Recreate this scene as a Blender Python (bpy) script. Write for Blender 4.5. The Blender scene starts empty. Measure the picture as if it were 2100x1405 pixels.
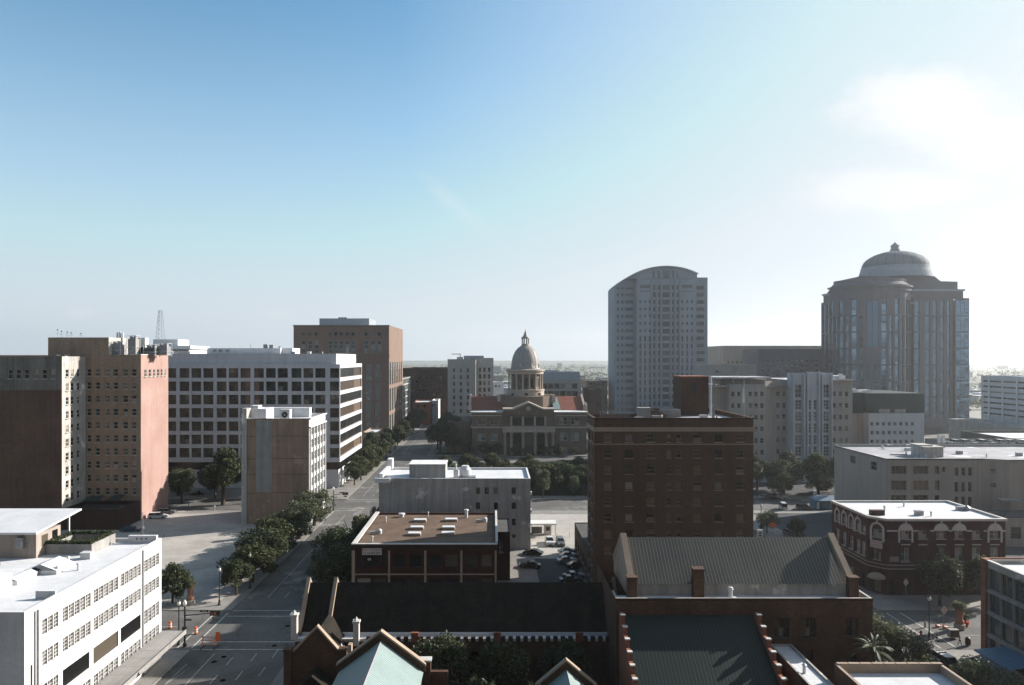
import bpy, math, random
from mathutils import Vector, Matrix
random.seed(7)
R = math.radians
scene = bpy.context.scene
COL = scene.collection
# ---------------------------------------------------------------- camera
CAMH = 46.0; F = 1450.0; CX = 1010.0; CY = 735.0     # photo is 2100 x 1405; streets vanish at (CX, CY)
cam = bpy.data.cameras.new('camera'); camo = bpy.data.objects.new('camera', cam); COL.objects.link(camo)
cam.sensor_width = 36; cam.lens = F / 2100 * 36; cam.clip_start = 1; cam.clip_end = 30000
cam.shift_x = (1050 - CX) / 2100; cam.shift_y = (CY - 702.5) / 2100
camo.location = (0, 0, CAMH); camo.rotation_euler = (R(90), 0, 0)
scene.camera = camo
scene.render.resolution_x = 1024; scene.render.resolution_y = 685
# ---------------------------------------------------------------- light
SUN_EL, SUN_AZ = 24, 24.5          # elevation; azimuth from +X towards +Y
S = Vector((math.cos(R(SUN_EL)) * math.cos(R(SUN_AZ)), math.cos(R(SUN_EL)) * math.sin(R(SUN_AZ)), math.sin(R(SUN_EL))))
sl = bpy.data.lights.new('sun', 'SUN'); sl.energy = 5.0; sl.angle = R(0.55); sl.color = (1, .93, .85)
so = bpy.data.objects.new('sun', sl); COL.objects.link(so); so.rotation_euler = (-S).to_track_quat('-Z', 'Y').to_euler()
scene.view_settings.view_transform = 'Standard'; scene.view_settings.look = 'None'
scene.view_settings.exposure = 1.3; scene.view_settings.gamma = 1.0
w = bpy.data.worlds.new("World"); scene.world = w; w.use_nodes = True
W = w.node_tree; W.nodes.clear()
def wn(t, **k):
    n = W.nodes.new(t)
    for a, b in k.items(): setattr(n, a, b)
    return n
wo = wn('ShaderNodeOutputWorld'); bg = wn('ShaderNodeBackground')
sky = wn('ShaderNodeTexSky', sky_type='NISHITA', sun_disc=False)
sky.sun_elevation = R(SUN_EL); sky.sun_rotation = R(90 - SUN_AZ); sky.air_density = 1.0; sky.dust_density = 0.6; sky.ozone_density = 1.0
sky.altitude = 50
bg.inputs['Strength'].default_value = 0.0707
tc = wn('ShaderNodeTexCoord'); sep = wn('ShaderNodeSeparateXYZ'); W.links.new(tc.outputs['Generated'], sep.inputs[0])
def wm(op, a, b=0.0, c=0.0):
    n = wn('ShaderNodeMath', operation=op)
    for i, v in enumerate((a, b, c)):
        if isinstance(v, (int, float)): n.inputs[i].default_value = v
        else: W.links.new(v, n.inputs[i])
    return n.outputs[0]
ymx = wm('MAXIMUM', sep.outputs['Y'], 0.02)
gx = wm('DIVIDE', sep.outputs['X'], ymx); gz = wm('DIVIDE', sep.outputs['Z'], ymx)
nz = wn('ShaderNodeTexNoise'); nz.inputs['Scale'].default_value = 5.5; nz.inputs['Detail'].default_value = 7; nz.inputs['Roughness'].default_value = .55
mp = wn('ShaderNodeMapping'); mp.inputs['Scale'].default_value = (1, 1, 1.8); W.links.new(tc.outputs['Generated'], mp.inputs[0]); W.links.new(mp.outputs[0], nz.inputs['Vector'])
nz2 = wn('ShaderNodeTexNoise'); nz2.inputs['Scale'].default_value = 17; nz2.inputs['Detail'].default_value = 8; nz2.inputs['Roughness'].default_value = .6; W.links.new(mp.outputs[0], nz2.inputs['Vector'])
def cloud(cx, cz, rx, rz, soft, amp, dens, rot=0):
    dx = wm('SUBTRACT', gx, cx); dz = wm('SUBTRACT', gz, cz)
    if rot:
        c_, s_ = math.cos(R(rot)), math.sin(R(rot))
        ax = wm('ADD', wm('MULTIPLY', dx, c_), wm('MULTIPLY', dz, s_)); az = wm('SUBTRACT', wm('MULTIPLY', dz, c_), wm('MULTIPLY', dx, s_)); dx, dz = ax, az
    dx = wm('DIVIDE', dx, rx); dz = wm('DIVIDE', dz, rz)
    d = wm('SQRT', wm('ADD', wm('MULTIPLY', dx, dx), wm('MULTIPLY', dz, dz)))
    d = wm('ADD', d, wm('MULTIPLY', wm('SUBTRACT', nz.outputs['Fac'], .5), amp)); d = wm('ADD', d, wm('MULTIPLY', wm('SUBTRACT', nz2.outputs['Fac'], .5), amp * .55))
    mr = wn('ShaderNodeMapRange', interpolation_type='SMOOTHSTEP'); W.links.new(d, mr.inputs[0])
    mr.inputs[1].default_value = 1.0; mr.inputs[2].default_value = 1.0 - soft; mr.inputs[3].default_value = 0; mr.inputs[4].default_value = dens
    return mr.outputs[0]
def cpx(x, y, rx, ry, *a, **k): return cloud((x - CX) / F, (CY - y) / F, rx / F, ry / F, *a, **k)
msk = cpx(1900, 215, 250, 105, .7, 1.5, .95)
for a in ((2050, 290, 250, 115, .9, 1.6, .9), (1880, 390, 330, 60, .9, 1.8, .7), (2080, 470, 320, 140, 1., 1.8, .5),
          (165, 643, 42, 15, .9, 1.2, .35), (570, 645, 45, 12, .9, 1.2, .3)):
    msk = wm('MAXIMUM', msk, cpx(*a))
msk = wm('MAXIMUM', msk, cpx(925, 415, 120, 26, 1., 2.2, .2, rot=-40))
msk = wm('MULTIPLY', msk, wm('GREATER_THAN', sep.outputs['Y'], 0.03))
mx = wn('ShaderNodeMix', data_type='RGBA'); W.links.new(msk, mx.inputs[0]); tint = wn('ShaderNodeMix', data_type='RGBA', blend_type='MULTIPLY'); tint.inputs[0].default_value = 1; W.links.new(sky.outputs[0], tint.inputs[6]); tint.inputs[7].default_value = (.66, 1.03, 1.1, 1)
veil = wn('ShaderNodeMix', data_type='RGBA'); vf = wm('POWER', wm('SUBTRACT', 1.0, wm('MINIMUM', wm('DIVIDE', wm('MAXIMUM', sep.outputs['Z'], 0.0), .46), 1.0)), 1.35)
hx_ = wm('MINIMUM', wm('MAXIMUM', wm('MULTIPLY', wm('ADD', sep.outputs['X'], .12), 1.15), 0.0), .6); vf = wm('SUBTRACT', 1.0, wm('MULTIPLY', wm('SUBTRACT', 1.0, wm('MULTIPLY', vf, .93)), wm('SUBTRACT', 1.0, hx_))); W.links.new(vf, veil.inputs[0]); W.links.new(tint.outputs[2], veil.inputs[6]); veil.inputs[7].default_value = (4.3, 4.8, 5.15, 1)
dk = wn('ShaderNodeMix', data_type='RGBA', blend_type='DARKEN'); dk.inputs[0].default_value = 1; W.links.new(veil.outputs[2], dk.inputs[6]); dk.inputs[7].default_value = (3.95, 4.42, 4.8, 1)
W.links.new(dk.outputs[2], mx.inputs[6]); mx.inputs[7].default_value = (5.0, 5.1, 5.2, 1)
W.links.new(mx.outputs[2], bg.inputs['Color']); W.links.new(bg.outputs[0], wo.inputs['Surface'])

# ---------------------------------------------------------------- helpers
def PX(px, D): return (px - CX) * D / F
def PZ(py, D): return CAMH - (py - CY) * D / F
def GD(py): return F * CAMH / (py - CY)
def G(px, py): D = GD(py); return (PX(px, D), D)
class MB:
    def __init__(s): s.v = []; s.f = []; s.m = []; s.pc = [0]
    def poly(s, pts, m=0):
        i = len(s.v); s.v += [tuple(p) for p in pts]; s.f.append(tuple(range(i, i + len(pts)))); s.m.append(m)
    def cut(s): s.pc.append(len(s.f))
    def split(s):
        L = []; e = sorted(set(s.pc + [len(s.f)]))
        for a, c in zip(e, e[1:]):
            n = MB()
            for f, m in zip(s.f[a:c], s.m[a:c]): n.poly([s.v[i] for i in f], m)
            L.append(n)
        return L
    def box(s, x0, x1, y0, y1, z0, z1, m=0, skip=''):
        s.cut()
        if x0 > x1: x0, x1 = x1, x0
        if y0 > y1: y0, y1 = y1, y0
        p = [(x0, y0, z0), (x1, y0, z0), (x1, y1, z0), (x0, y1, z0), (x0, y0, z1), (x1, y0, z1), (x1, y1, z1), (x0, y1, z1)]
        for k, q in (('b', (3, 2, 1, 0)), ('t', (4, 5, 6, 7)), ('f', (0, 1, 5, 4)), ('r', (1, 2, 6, 5)), ('k', (2, 3, 7, 6)), ('l', (3, 0, 4, 7))):
            if k not in skip: s.poly([p[i] for i in q], m)
    def ring(s, x0, x1, y0, y1, t, zr, z, m=0, mr=None):
        a = [(x0, y0), (x1, y0), (x1, y1), (x0, y1)]; b = [(x0 + t, y0 + t), (x1 - t, y0 + t), (x1 - t, y1 - t), (x0 + t, y1 - t)]
        for i in range(4):
            j = (i + 1) % 4
            s.poly([(*a[i], z), (*a[j], z), (*b[j], z), (*b[i], z)], m)
            s.poly([(*b[j], zr), (*b[i], zr), (*b[i], z), (*b[j], z)], m)
        if mr is not None: s.poly([(*q, zr) for q in b], mr)
    def prism(s, pts, z0, z1, m=0, mt=None, bottom=True):
        n = len(pts)
        for i in range(n):
            a, b = pts[i], pts[(i + 1) % n]; s.poly([(*a, z0), (*b, z0), (*b, z1), (*a, z1)], m)
        s.poly([(*p, z1) for p in pts], m if mt is None else mt)
        if bottom: s.poly([(*p, z0) for p in reversed(pts)], m)
    def extr_y(s, pts, y0, y1, m=0, cap=True):      # polygon in XZ pushed along Y
        n = len(pts)
        for i in range(n):
            a, b = pts[i], pts[(i + 1) % n]; s.poly([(a[0], y0, a[1]), (a[0], y1, a[1]), (b[0], y1, b[1]), (b[0], y0, b[1])], m)
        if cap: s.poly([(p[0], y0, p[1]) for p in pts], m); s.poly([(p[0], y1, p[1]) for p in reversed(pts)], m)
    def extr_x(s, pts, x0, x1, m=0, cap=True):      # polygon in YZ pushed along X
        n = len(pts)
        for i in range(n):
            a, b = pts[i], pts[(i + 1) % n]; s.poly([(x0, a[0], a[1]), (x1, a[0], a[1]), (x1, b[0], b[1]), (x0, b[0], b[1])], m)
        if cap: s.poly([(x0, p[0], p[1]) for p in reversed(pts)], m); s.poly([(x1, p[0], p[1]) for p in pts], m)
    def lathe(s, prof, c=(0, 0, 0), n=24, m=0, a0=0, a1=360, cap=True):
        full = abs(a1 - a0) >= 360; k = n if full else n + 1
        rings = []
        for r, z in prof:
            rings.append([(c[0] + r * math.cos(R(a0 + (a1 - a0) * i / n)), c[1] + r * math.sin(R(a0 + (a1 - a0) * i / n)), c[2] + z) for i in range(k)])
        base = len(s.v)
        for rg in rings: s.v += rg
        for j in range(len(prof) - 1):
            for i in range(n):
                i2 = (i + 1) % k
                s.f.append((base + j * k + i, base + j * k + i2, base + (j + 1) * k + i2, base + (j + 1) * k + i)); s.m.append(m)
        if cap:
            for j in (0, len(prof) - 1):
                if prof[j][0] > 1e-4: s.poly(rings[j], m)
    def tube(s, p, q, r0, r1=None, n=8, m=0):
        s.cut()
        r1 = r0 if r1 is None else r1
        p, q = Vector(p), Vector(q); d = (q - p).normalized(); u = d.orthogonal().normalized(); v = d.cross(u)
        A = [p + (u * math.cos(t) + v * math.sin(t)) * r0 for t in [2 * math.pi * i / n for i in range(n)]]
        B_ = [q + (u * math.cos(t) + v * math.sin(t)) * r1 for t in [2 * math.pi * i / n for i in range(n)]]
        for i in range(n): s.poly([A[i], A[(i + 1) % n], B_[(i + 1) % n], B_[i]], m)
        s.poly(A[::-1], m); s.poly(B_, m)
    def mesh(s, name, mats, smooth=False):
        me = bpy.data.meshes.new(name); me.from_pydata(s.v, [], s.f)
        for mm in mats: me.materials.append(mm)
        me.polygons.foreach_set('material_index', s.m)
        uv = me.uv_layers.new(name='UVMap'); dat = [0.0] * (2 * len(me.loops)); V = me.vertices
        for p in me.polygons:
            n = p.normal
            if abs(n.z) > .98: t = Vector((1, 0, 0)); b = Vector((0, 1, 0))
            else: t = Vector((-n.y, n.x, 0)).normalized(); b = n.cross(t)
            for li in p.loop_indices:
                c = V[me.loops[li].vertex_index].co; dat[2 * li] = c.dot(t); dat[2 * li + 1] = c.dot(b)
        uv.data.foreach_set('uv', dat)
        if smooth: me.polygons.foreach_set('use_smooth', [True] * len(me.polygons))
        me.update(); return me
    def build(s, name, mats, parent=None, smooth=False, local=False, **tags):
        if not isinstance(mats, (list, tuple)): mats = [mats]
        o = bpy.data.objects.new(name, s.mesh(name, mats, smooth)); COL.objects.link(o)
        if parent:
            o.parent = parent
            if not local: o.matrix_parent_inverse = Matrix.Translation(-(Vector(worldloc(parent))))
        for k, v in tags.items(): o[k] = v
        return o
def worldloc(o):
    l = Vector(o.location)
    while o.parent:
        l = Vector(o.location) + o.matrix_parent_inverse.translation + (Vector(worldloc(o.parent))); return l
    return l
def thing(name, label, cat, loc=(0, 0, 0), rz=0, group=None, sc=1):
    o = bpy.data.objects.new(name, None); COL.objects.link(o); o.location = loc; o.rotation_euler = (0, 0, rz); o.scale = (sc, sc, sc)
    o['label'] = label; o['category'] = cat
    if group: o['group'] = group
    return o
def dup(root, loc, rz=0, label=None, group=None, sc=1):
    r = root.copy(); COL.objects.link(r); r.location = loc; r.rotation_euler = (0, 0, rz); r.scale = (sc, sc, sc) if not isinstance(sc, tuple) else sc
    if label: r['label'] = label
    if group: r['group'] = group
    def rec(a, b):
        for ch in [c for c in list(KIDS.get(a.name, []))]:
            c = ch.copy(); COL.objects.link(c); c.parent = b; rec(ch, c)
    rec(root, r); return r
KIDS = {}
def index_kids(root):
    L = [o for o in bpy.data.objects if o.parent == root]; KIDS[root.name] = L
    for o in L: index_kids(o)

# ---------------------------------------------------------------- materials
def newmat(name):
    m = bpy.data.materials.new(name); m.use_nodes = True; t = m.node_tree; t.nodes.clear()
    out = t.nodes.new('ShaderNodeOutputMaterial'); p = t.nodes.new('ShaderNodeBsdfPrincipled'); t.links.new(p.outputs[0], out.inputs[0])
    return m, t, p
ALB = .72
def kk(c): return tuple(x * ALB for x in c)
def L4(c): return (*c, 1) if len(c) == 3 else c
def mixrgb(t, fac, a, b, mode='MIX'):
    n = t.nodes.new('ShaderNodeMix'); n.data_type = 'RGBA'; n.blend_type = mode
    for i, v in ((0, fac), (6, a), (7, b)):
        if isinstance(v, (int, float)): n.inputs[i].default_value = v
        elif isinstance(v, tuple): n.inputs[i].default_value = L4(v)
        else: t.links.new(v, n.inputs[i])
    return n.outputs[2]
def noise(t, vec, scale, detail=6, rough=.6, lo=.35, hi=.65):
    n = t.nodes.new('ShaderNodeTexNoise'); n.inputs['Scale'].default_value = scale; n.inputs['Detail'].default_value = detail; n.inputs['Roughness'].default_value = rough
    t.links.new(vec, n.inputs['Vector'])
    r = t.nodes.new('ShaderNodeMapRange'); t.links.new(n.outputs['Fac'], r.inputs[0]); r.inputs[1].default_value = lo; r.inputs[2].default_value = hi
    return r.outputs[0]
def mapping(t, vec, sc):
    n = t.nodes.new('ShaderNodeMapping'); n.inputs['Scale'].default_value = sc; t.links.new(vec, n.inputs[0]); return n.outputs[0]
def surf(name, c1, c2=None, rough=.85, ns=.25, streak=.25, bump=.15, brick=None, metal=0, seam=None, spec=.2, fine=.18, patch=None, coord='UV', dirt=None, panel=None, crack=None):
    m, t, p = newmat(name); c2 = kk(c2 or tuple(x * .75 for x in c1)); c1 = kk(c1)
    tcn = t.nodes.new('ShaderNodeTexCoord'); uv = tcn.outputs[coord]
    col = mixrgb(t, noise(t, uv, ns, 8, .65), c1, c2)
    h = noise(t, uv, 3.0, 8, .7, .3, .7)
    if brick:
        b = t.nodes.new('ShaderNodeTexBrick'); t.links.new(uv, b.inputs['Vector']); b.inputs['Scale'].default_value = 1
        b.inputs['Brick Width'].default_value = .42; b.inputs['Row Height'].default_value = .16; b.inputs['Mortar Size'].default_value = .018
        b.inputs['Color1'].default_value = (1, 1, 1, 1); b.inputs['Color2'].default_value = (.62, .6, .6, 1); b.inputs['Mortar'].default_value = L4(brick)
        col = mixrgb(t, .8, col, b.outputs['Color'], 'MULTIPLY'); h = b.outputs['Fac']
    if seam:        # standing seams / corrugation along the slope: (pitch, strength)
        wv = t.nodes.new('ShaderNodeTexWave'); wv.wave_type = 'BANDS'; wv.bands_direction = 'X'; wv.inputs['Scale'].default_value = .314 / seam[0]
        wv.inputs['Distortion'].default_value = 0
        t.links.new(uv, wv.inputs['Vector']); r = t.nodes.new('ShaderNodeMapRange'); r.inputs[1].default_value = .78; r.inputs[2].default_value = .95
        t.links.new(wv.outputs['Fac'], r.inputs[0]); h = r.outputs[0]
        col = mixrgb(t, r.outputs[0], col, tuple(min(1, x * seam[1]) for x in c1))
    if panel:
        b = t.nodes.new('ShaderNodeTexBrick'); b.offset = .0 if len(panel) > 3 else .5; t.links.new(uv, b.inputs['Vector']); b.inputs['Scale'].default_value = 1
        b.inputs['Brick Width'].default_value = panel[0]; b.inputs['Row Height'].default_value = panel[1]; b.inputs['Mortar Size'].default_value = .035; q = panel[2]
        b.inputs['Color1'].default_value = (1, 1, 1, 1); b.inputs['Color2'].default_value = (1 - q, 1 - q, 1 - q, 1); b.inputs['Mortar'].default_value = (1 - 3 * q, 1 - 3 * q, 1 - 3 * q, 1); col = mixrgb(t, 1, col, b.outputs['Color'], 'MULTIPLY')
    if crack:
        v = t.nodes.new('ShaderNodeTexVoronoi'); v.feature = 'DISTANCE_TO_EDGE'; v.inputs['Scale'].default_value = crack; wv_ = t.nodes.new('ShaderNodeTexNoise'); wv_.inputs['Scale'].default_value = .5; t.links.new(uv, wv_.inputs['Vector'])
        ad = t.nodes.new('ShaderNodeVectorMath'); ad.operation = 'MULTIPLY_ADD'; ad.inputs[1].default_value = (3, 3, 3); t.links.new(wv_.outputs['Color'], ad.inputs[0]); t.links.new(uv, ad.inputs[2]); t.links.new(ad.outputs[0], v.inputs['Vector'])
        r_ = t.nodes.new('ShaderNodeMapRange'); r_.inputs[1].default_value = 0; r_.inputs[2].default_value = .012; r_.inputs[3].default_value = .45; t.links.new(v.outputs['Distance'], r_.inputs[0]); col = mixrgb(t, r_.outputs[0], kk((.035, .034, .033)), col)
    if fine: col = mixrgb(t, fine, col, mixrgb(t, noise(t, uv, 2.2, 8, .75), (.45, .45, .45), (1.3, 1.3, 1.3)), 'MULTIPLY')
    if streak: col = mixrgb(t, streak, col, mixrgb(t, noise(t, mapping(t, uv, (.9, .05, .9)), 1.0, 6, .7, .42, .68), (1, 1, 1), (.3, .28, .26)), 'MULTIPLY')
    if patch: col = mixrgb(t, noise(t, uv, patch[0], 7, .65, patch[2], patch[2] + .1), col, patch[1])
    if dirt: col = mixrgb(t, noise(t, mapping(t, uv, (.12, .25, .12)), 1, 7, .7, .55, .75), col, dirt)
    t.links.new(col, p.inputs['Base Color']); p.inputs['Roughness'].default_value = rough; p.inputs['Metallic'].default_value = metal
    p.inputs['Specular IOR Level'].default_value = spec
    if bump:
        b = t.nodes.new('ShaderNodeBump'); b.inputs['Strength'].default_value = bump; b.inputs['Distance'].default_value = .05
        t.links.new(h, b.inputs['Height']); t.links.new(b.outputs[0], p.inputs['Normal'])
    return m
def plain(name, c, rough=.6, metal=0, emit=None, spec=.4):
    m, t, p = newmat(name); c = kk(c); tcn = t.nodes.new('ShaderNodeTexCoord')
    col = mixrgb(t, noise(t, tcn.outputs['Object'], 1.7, 5), c, tuple(x * .8 for x in c))
    t.links.new(col, p.inputs['Base Color']); p.inputs['Roughness'].default_value = rough; p.inputs['Metallic'].default_value = metal; p.inputs['Specular IOR Level'].default_value = spec
    if emit: p.inputs['Emission Color'].default_value = L4(c); p.inputs['Emission Strength'].default_value = emit
    return m
def glassmat(name, stops, rough=.12, spec=.5, metal=0, wob=0):
    m, t, p = newmat(name); oi = t.nodes.new('ShaderNodeObjectInfo'); g = t.nodes.new('ShaderNodeNewGeometry')
    a = t.nodes.new('ShaderNodeMath'); a.operation = 'ADD'; t.links.new(oi.outputs['Random'], a.inputs[0]); t.links.new(g.outputs['Random Per Island'], a.inputs[1])
    f = t.nodes.new('ShaderNodeMath'); f.operation = 'FRACT'; t.links.new(a.outputs[0], f.inputs[0])
    cr = t.nodes.new('ShaderNodeValToRGB'); cr.color_ramp.interpolation = 'CONSTANT'; e = cr.color_ramp.elements
    while len(e) < len(stops): e.new(.5)
    for i, (q, c) in enumerate(stops): e[i].position = q; e[i].color = L4(kk(c))
    t.links.new(f.outputs[0], cr.inputs[0]); t.links.new(cr.outputs[0], p.inputs['Base Color'])
    p.inputs['Roughness'].default_value = rough; p.inputs['Specular IOR Level'].default_value = spec; p.inputs['Metallic'].default_value = metal
    if wob:
        tcn = t.nodes.new('ShaderNodeTexCoord'); b = t.nodes.new('ShaderNodeBump'); b.inputs['Strength'].default_value = wob; b.inputs['Distance'].default_value = .3
        t.links.new(noise(t, tcn.outputs['Object'], .35, 3), b.inputs['Height']); t.links.new(b.outputs[0], p.inputs['Normal'])
    return m
M = {}
M['brick_dark'] = surf('dark_brick', (.1, .052, .036), (.065, .034, .025), brick=(.55, .5, .45), ns=.12, streak=.35)
M['brick_hotel'] = surf('hotel_brick', (.165, .1, .068), (.12, .07, .047), brick=(.6, .55, .5), ns=.08, streak=.3)
M['brick_red'] = surf('red_brick', (.095, .026, .018), (.065, .02, .014), brick=(.5, .45, .4), ns=.3, streak=.2)
M['brick_church'] = surf('church_brick', (.155, .09, .058), (.105, .06, .039), brick=(.7, .65, .6), ns=.2, streak=.3)
M['brick_orange'] = surf('orange_brick', (.42, .17, .1), (.3, .12, .08), brick=(.6, .55, .5), ns=.3)
M['brick_tan'] = surf('tan_brick', (.45, .33, .245), (.36, .26, .19), brick=(.7, .68, .62), ns=.1, streak=.3)
M['brick_brown'] = surf('brown_party_wall', (.21, .135, .1), (.14, .088, .066), brick=(.7, .62, .55), ns=.09, streak=.35)
M['pink'] = surf('pink_render', (.44, .3, .265), (.37, .235, .2), ns=.12, streak=.25)
M['mossy'] = surf('mossy_concrete', (.27, .25, .22), (.17, .16, .14), ns=.15, streak=.6, patch=(.12, (.07, .085, .06), .56))
M['white_wall'] = surf('white_painted_wall', (.88, .88, .88), (.76, .76, .765), panel=(4, 1.8, .03), ns=.2, streak=.18)
M['white_bldg'] = surf('dingy_white_wall', (.56, .54, .51), (.43, .41, .38), ns=.1, streak=.5, patch=(.25, (.62, .6, .58), .57))
M['cream'] = surf('cream_wall', (.46, .4, .35), (.38, .33, .29), ns=.08, streak=.35)
M['old_tan'] = surf('old_tan_wall', (.43, .3, .215), (.31, .215, .155), ns=.13, streak=.4, patch=(.2, (.33, .25, .19), .57))
M['office_white'] = surf('white_precast', (.66, .68, .72), (.57, .59, .63), panel=(4.3, 1.35, .05, 1), ns=.2, streak=.22)
M['brown_granite'] = surf('brown_granite', (.3, .215, .17), (.25, .175, .14), ns=.1, streak=.12, brick=(.6, .55, .5))
M['grey_stone'] = surf('grey_stone', (.46, .45, .43), (.38, .37, .35), ns=.1, streak=.2)
M['court_stone'] = surf('courthouse_stone', (.23, .175, .13), (.165, .125, .095), ns=.2, streak=.3)
M['court_light'] = surf('pale_limestone', (.55, .47, .4), (.45, .38, .32), ns=.3, streak=.25)
M['terracotta'] = surf('terracotta_roof', (.24, .085, .058), (.17, .06, .04), seam=(.5, 1.25), ns=.3, streak=0)
M['deco'] = surf('deco_limestone', (.45, .41, .38), (.38, .35, .32), ns=.06, streak=.25)
M['deco_pale'] = surf('pale_blue_limestone', (.56, .58, .62), (.48, .5, .53), ns=.1, streak=.2)
M['tower'] = surf('tower_precast', (.4, .44, .49), (.34, .375, .42), ns=.06, streak=.1, brick=(.8, .8, .8))
M['tower_brown'] = surf('tower_granite', (.15, .15, .17), (.12, .12, .135), ns=.06, streak=.1)
M['tower_dome'] = surf('blue_grey_dome', (.2, .235, .27), (.16, .19, .22), ns=.2, streak=.3)
M['mansard'] = surf('dark_green_cladding', (.035, .055, .052), (.025, .04, .04), ns=.2, streak=.2, seam=(1.2, 1.3), rough=.6)
M['concrete'] = surf('grey_concrete', (.38, .37, .35), (.3, .29, .275), ns=.3, streak=.3)
M['roof_white'] = surf('white_roof_membrane', (.78, .79, .81), (.66, .67, .69), panel=(9, 2.2, .05), ns=.25, streak=0, patch=(.3, (.48, .48, .49), .6))
M['roof_grey'] = surf('grey_stained_roof', (.46, .46, .49), (.3, .3, .32), ns=.12, streak=0, patch=(.1, (.6, .6, .62), .55), dirt=(.2, .2, .21))
M['roof_tan'] = surf('tan_gravel_roof', (.2, .135, .095), (.13, .085, .06), ns=.3, streak=0, patch=(.35, (.09, .06, .045), .53), bump=.3, fine=.4)
M['roof_dark'] = surf('dark_gravel_roof', (.12, .12, .12), (.08, .08, .08), ns=.3, streak=0)
M['slate'] = surf('dark_slate_roof', (.05, .043, .034), (.022, .02, .017), ns=.5, streak=.5, fine=.6, brick=(.5, .5, .5), rough=.9, spec=.1)
M['seam_green'] = surf('green_metal_roof', (.011, .024, .021), (.008, .018, .016), seam=(.45, 1.6), ns=.2, streak=.1, rough=.5)
M['seam_pale'] = surf('pale_green_metal_roof', (.34, .44, .43), (.28, .37, .36), seam=(.42, .45), ns=.2, streak=.1, rough=.45)
M['ribbed'] = surf('grey_ribbed_roof', (.12, .115, .1), (.085, .08, .072), seam=(.45, 1.8), ns=.15, streak=.15, rough=.55)
M['awning_blue'] = surf('blue_awning_metal', (.12, .28, .42), (.1, .22, .34), seam=(.8, .6), streak=.1, rough=.45)
M['copper'] = surf('pale_dome_cladding', (.4, .375, .36), (.33, .31, .3), ns=.4, streak=.35, rough=.6)
M['white_trim'] = surf('white_trim', (.7, .68, .66), (.6, .58, .55), streak=.2)
M['tan_trim'] = surf('tan_trim', (.45, .35, .27), (.36, .28, .21), streak=.2)
M['asphalt'] = surf('asphalt', (.17, .166, .158), (.11, .108, .103), crack=.1, ns=.12, streak=0, patch=(.09, (.23, .22, .205), .58), fine=.4, rough=.9, coord='Object')
M['sidewalk'] = surf('sidewalk_concrete', (.34, .325, .3), (.25, .24, .225), panel=(1.6, 1.6, .07, 1), ns=.2, streak=0, coord='Object', fine=.3)
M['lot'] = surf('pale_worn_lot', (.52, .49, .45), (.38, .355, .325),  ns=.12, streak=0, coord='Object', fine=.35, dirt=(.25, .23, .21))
M['lot_dark_shaded'] = surf('dark_shaded_lot', (.075, .08, .085), (.05, .055, .06), ns=.15, streak=0, coord='Object', fine=.3)  # darker lot tone; shade on the hotel lots is put into it
M['grass'] = surf('lawn', (.035, .052, .022), (.022, .034, .015), ns=.3, streak=0, coord='Object', fine=.5)
M['paint'] = surf('road_paint', (.62, .6, .56), (.4, .39, .37), ns=1.5, streak=0, fine=.5)
M['black'] = plain('black_metal', (.02, .02, .022), .5)
M['grey_metal'] = plain('grey_metal', (.35, .36, .38), .45, .5)
M['white_metal'] = plain('white_metal', (.75, .76, .77), .5)
M['globe'] = plain('lamp_globe', (.85, .83, .75), .3)
M['orange'] = plain('safety_orange', (.8, .17, .04), .5)
M['white'] = plain('white_paint', (.8, .8, .79), .5)
M['red_letter'] = plain('red_lettering', (.5, .05, .04), .5)
M['black_letter'] = plain('black_lettering', (.02, .02, .02), .6)
M['sign_white'] = plain('sign_panel', (.7, .66, .62), .6)
M['gl_painted_sky'] = plain('painted_sky_glass', (.1, .24, .36), .15, .0, spec=.8)  # blue sky reflection put into the base colour
M['gl_mirror'] = glassmat('reflective_tower_glass', [(0, (.1, .19, .28)), (.5, (.16, .28, .38)), (.8, (.05, .09, .13))], rough=.06, spec=.9, metal=.85, wob=.25)
M['interior'] = plain('dark_interior', (.03, .027, .024), .9)
M['bark'] = surf('bark', (.1, .075, .055), (.06, .045, .035), ns=1, streak=0, coord='Object')
M['gl_dark'] = glassmat('dark_window_glass', [(0, (.012, .012, .012)), (.5, (.03, .032, .03)), (.72, (.1, .085, .065)), (.86, (.2, .18, .15)), (.95, (.34, .31, .27))])
M['gl_office'] = glassmat('office_glass', [(0, (.015, .017, .018)), (.3, (.045, .04, .034)), (.5, (.025, .04, .035)), (.68, (.09, .08, .065)), (.84, (.06, .075, .06)), (.95, (.2, .18, .15))], rough=.1)
M['gl_hotel'] = glassmat('hotel_window_glass', [(0, (.01, .01, .01)), (.3, (.07, .05, .035)), (.6, (.17, .12, .085)), (.85, (.24, .18, .13))], rough=.25)
M['gl_blue'] = glassmat('blue_green_glass', [(0, (.035, .06, .065)), (.4, (.05, .085, .09)), (.75, (.03, .045, .045)), (.93, (.2, .24, .25))], rough=.07, spec=.9, wob=.1)
M['gl_tower'] = glassmat('tower_window_glass', [(0, (.09, .11, .13)), (.5, (.13, .15, .165)), (.8, (.06, .075, .09))], rough=.1)
M['gl_curtain'] = glassmat('curtained_glass', [(0, (.2, .23, .22)), (.4, (.3, .33, .31)), (.8, (.05, .07, .06))], rough=.2)
M['gl_warehouse'] = glassmat('wired_glass', [(0, (.06, .06, .062)), (.3, (.13, .125, .12)), (.6, (.2, .195, .19)), (.85, (.1, .1, .105))], rough=.15)
M['frame_white'] = plain('white_frame', (.5, .48, .45), .6)
M['frame_tan'] = plain('tan_frame', (.32, .24, .18), .6)
M['frame_dark'] = plain('dark_frame', (.05, .05, .05), .5)
M['frame_bright'] = plain('bright_frame', (.7, .69, .67), .5)
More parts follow.
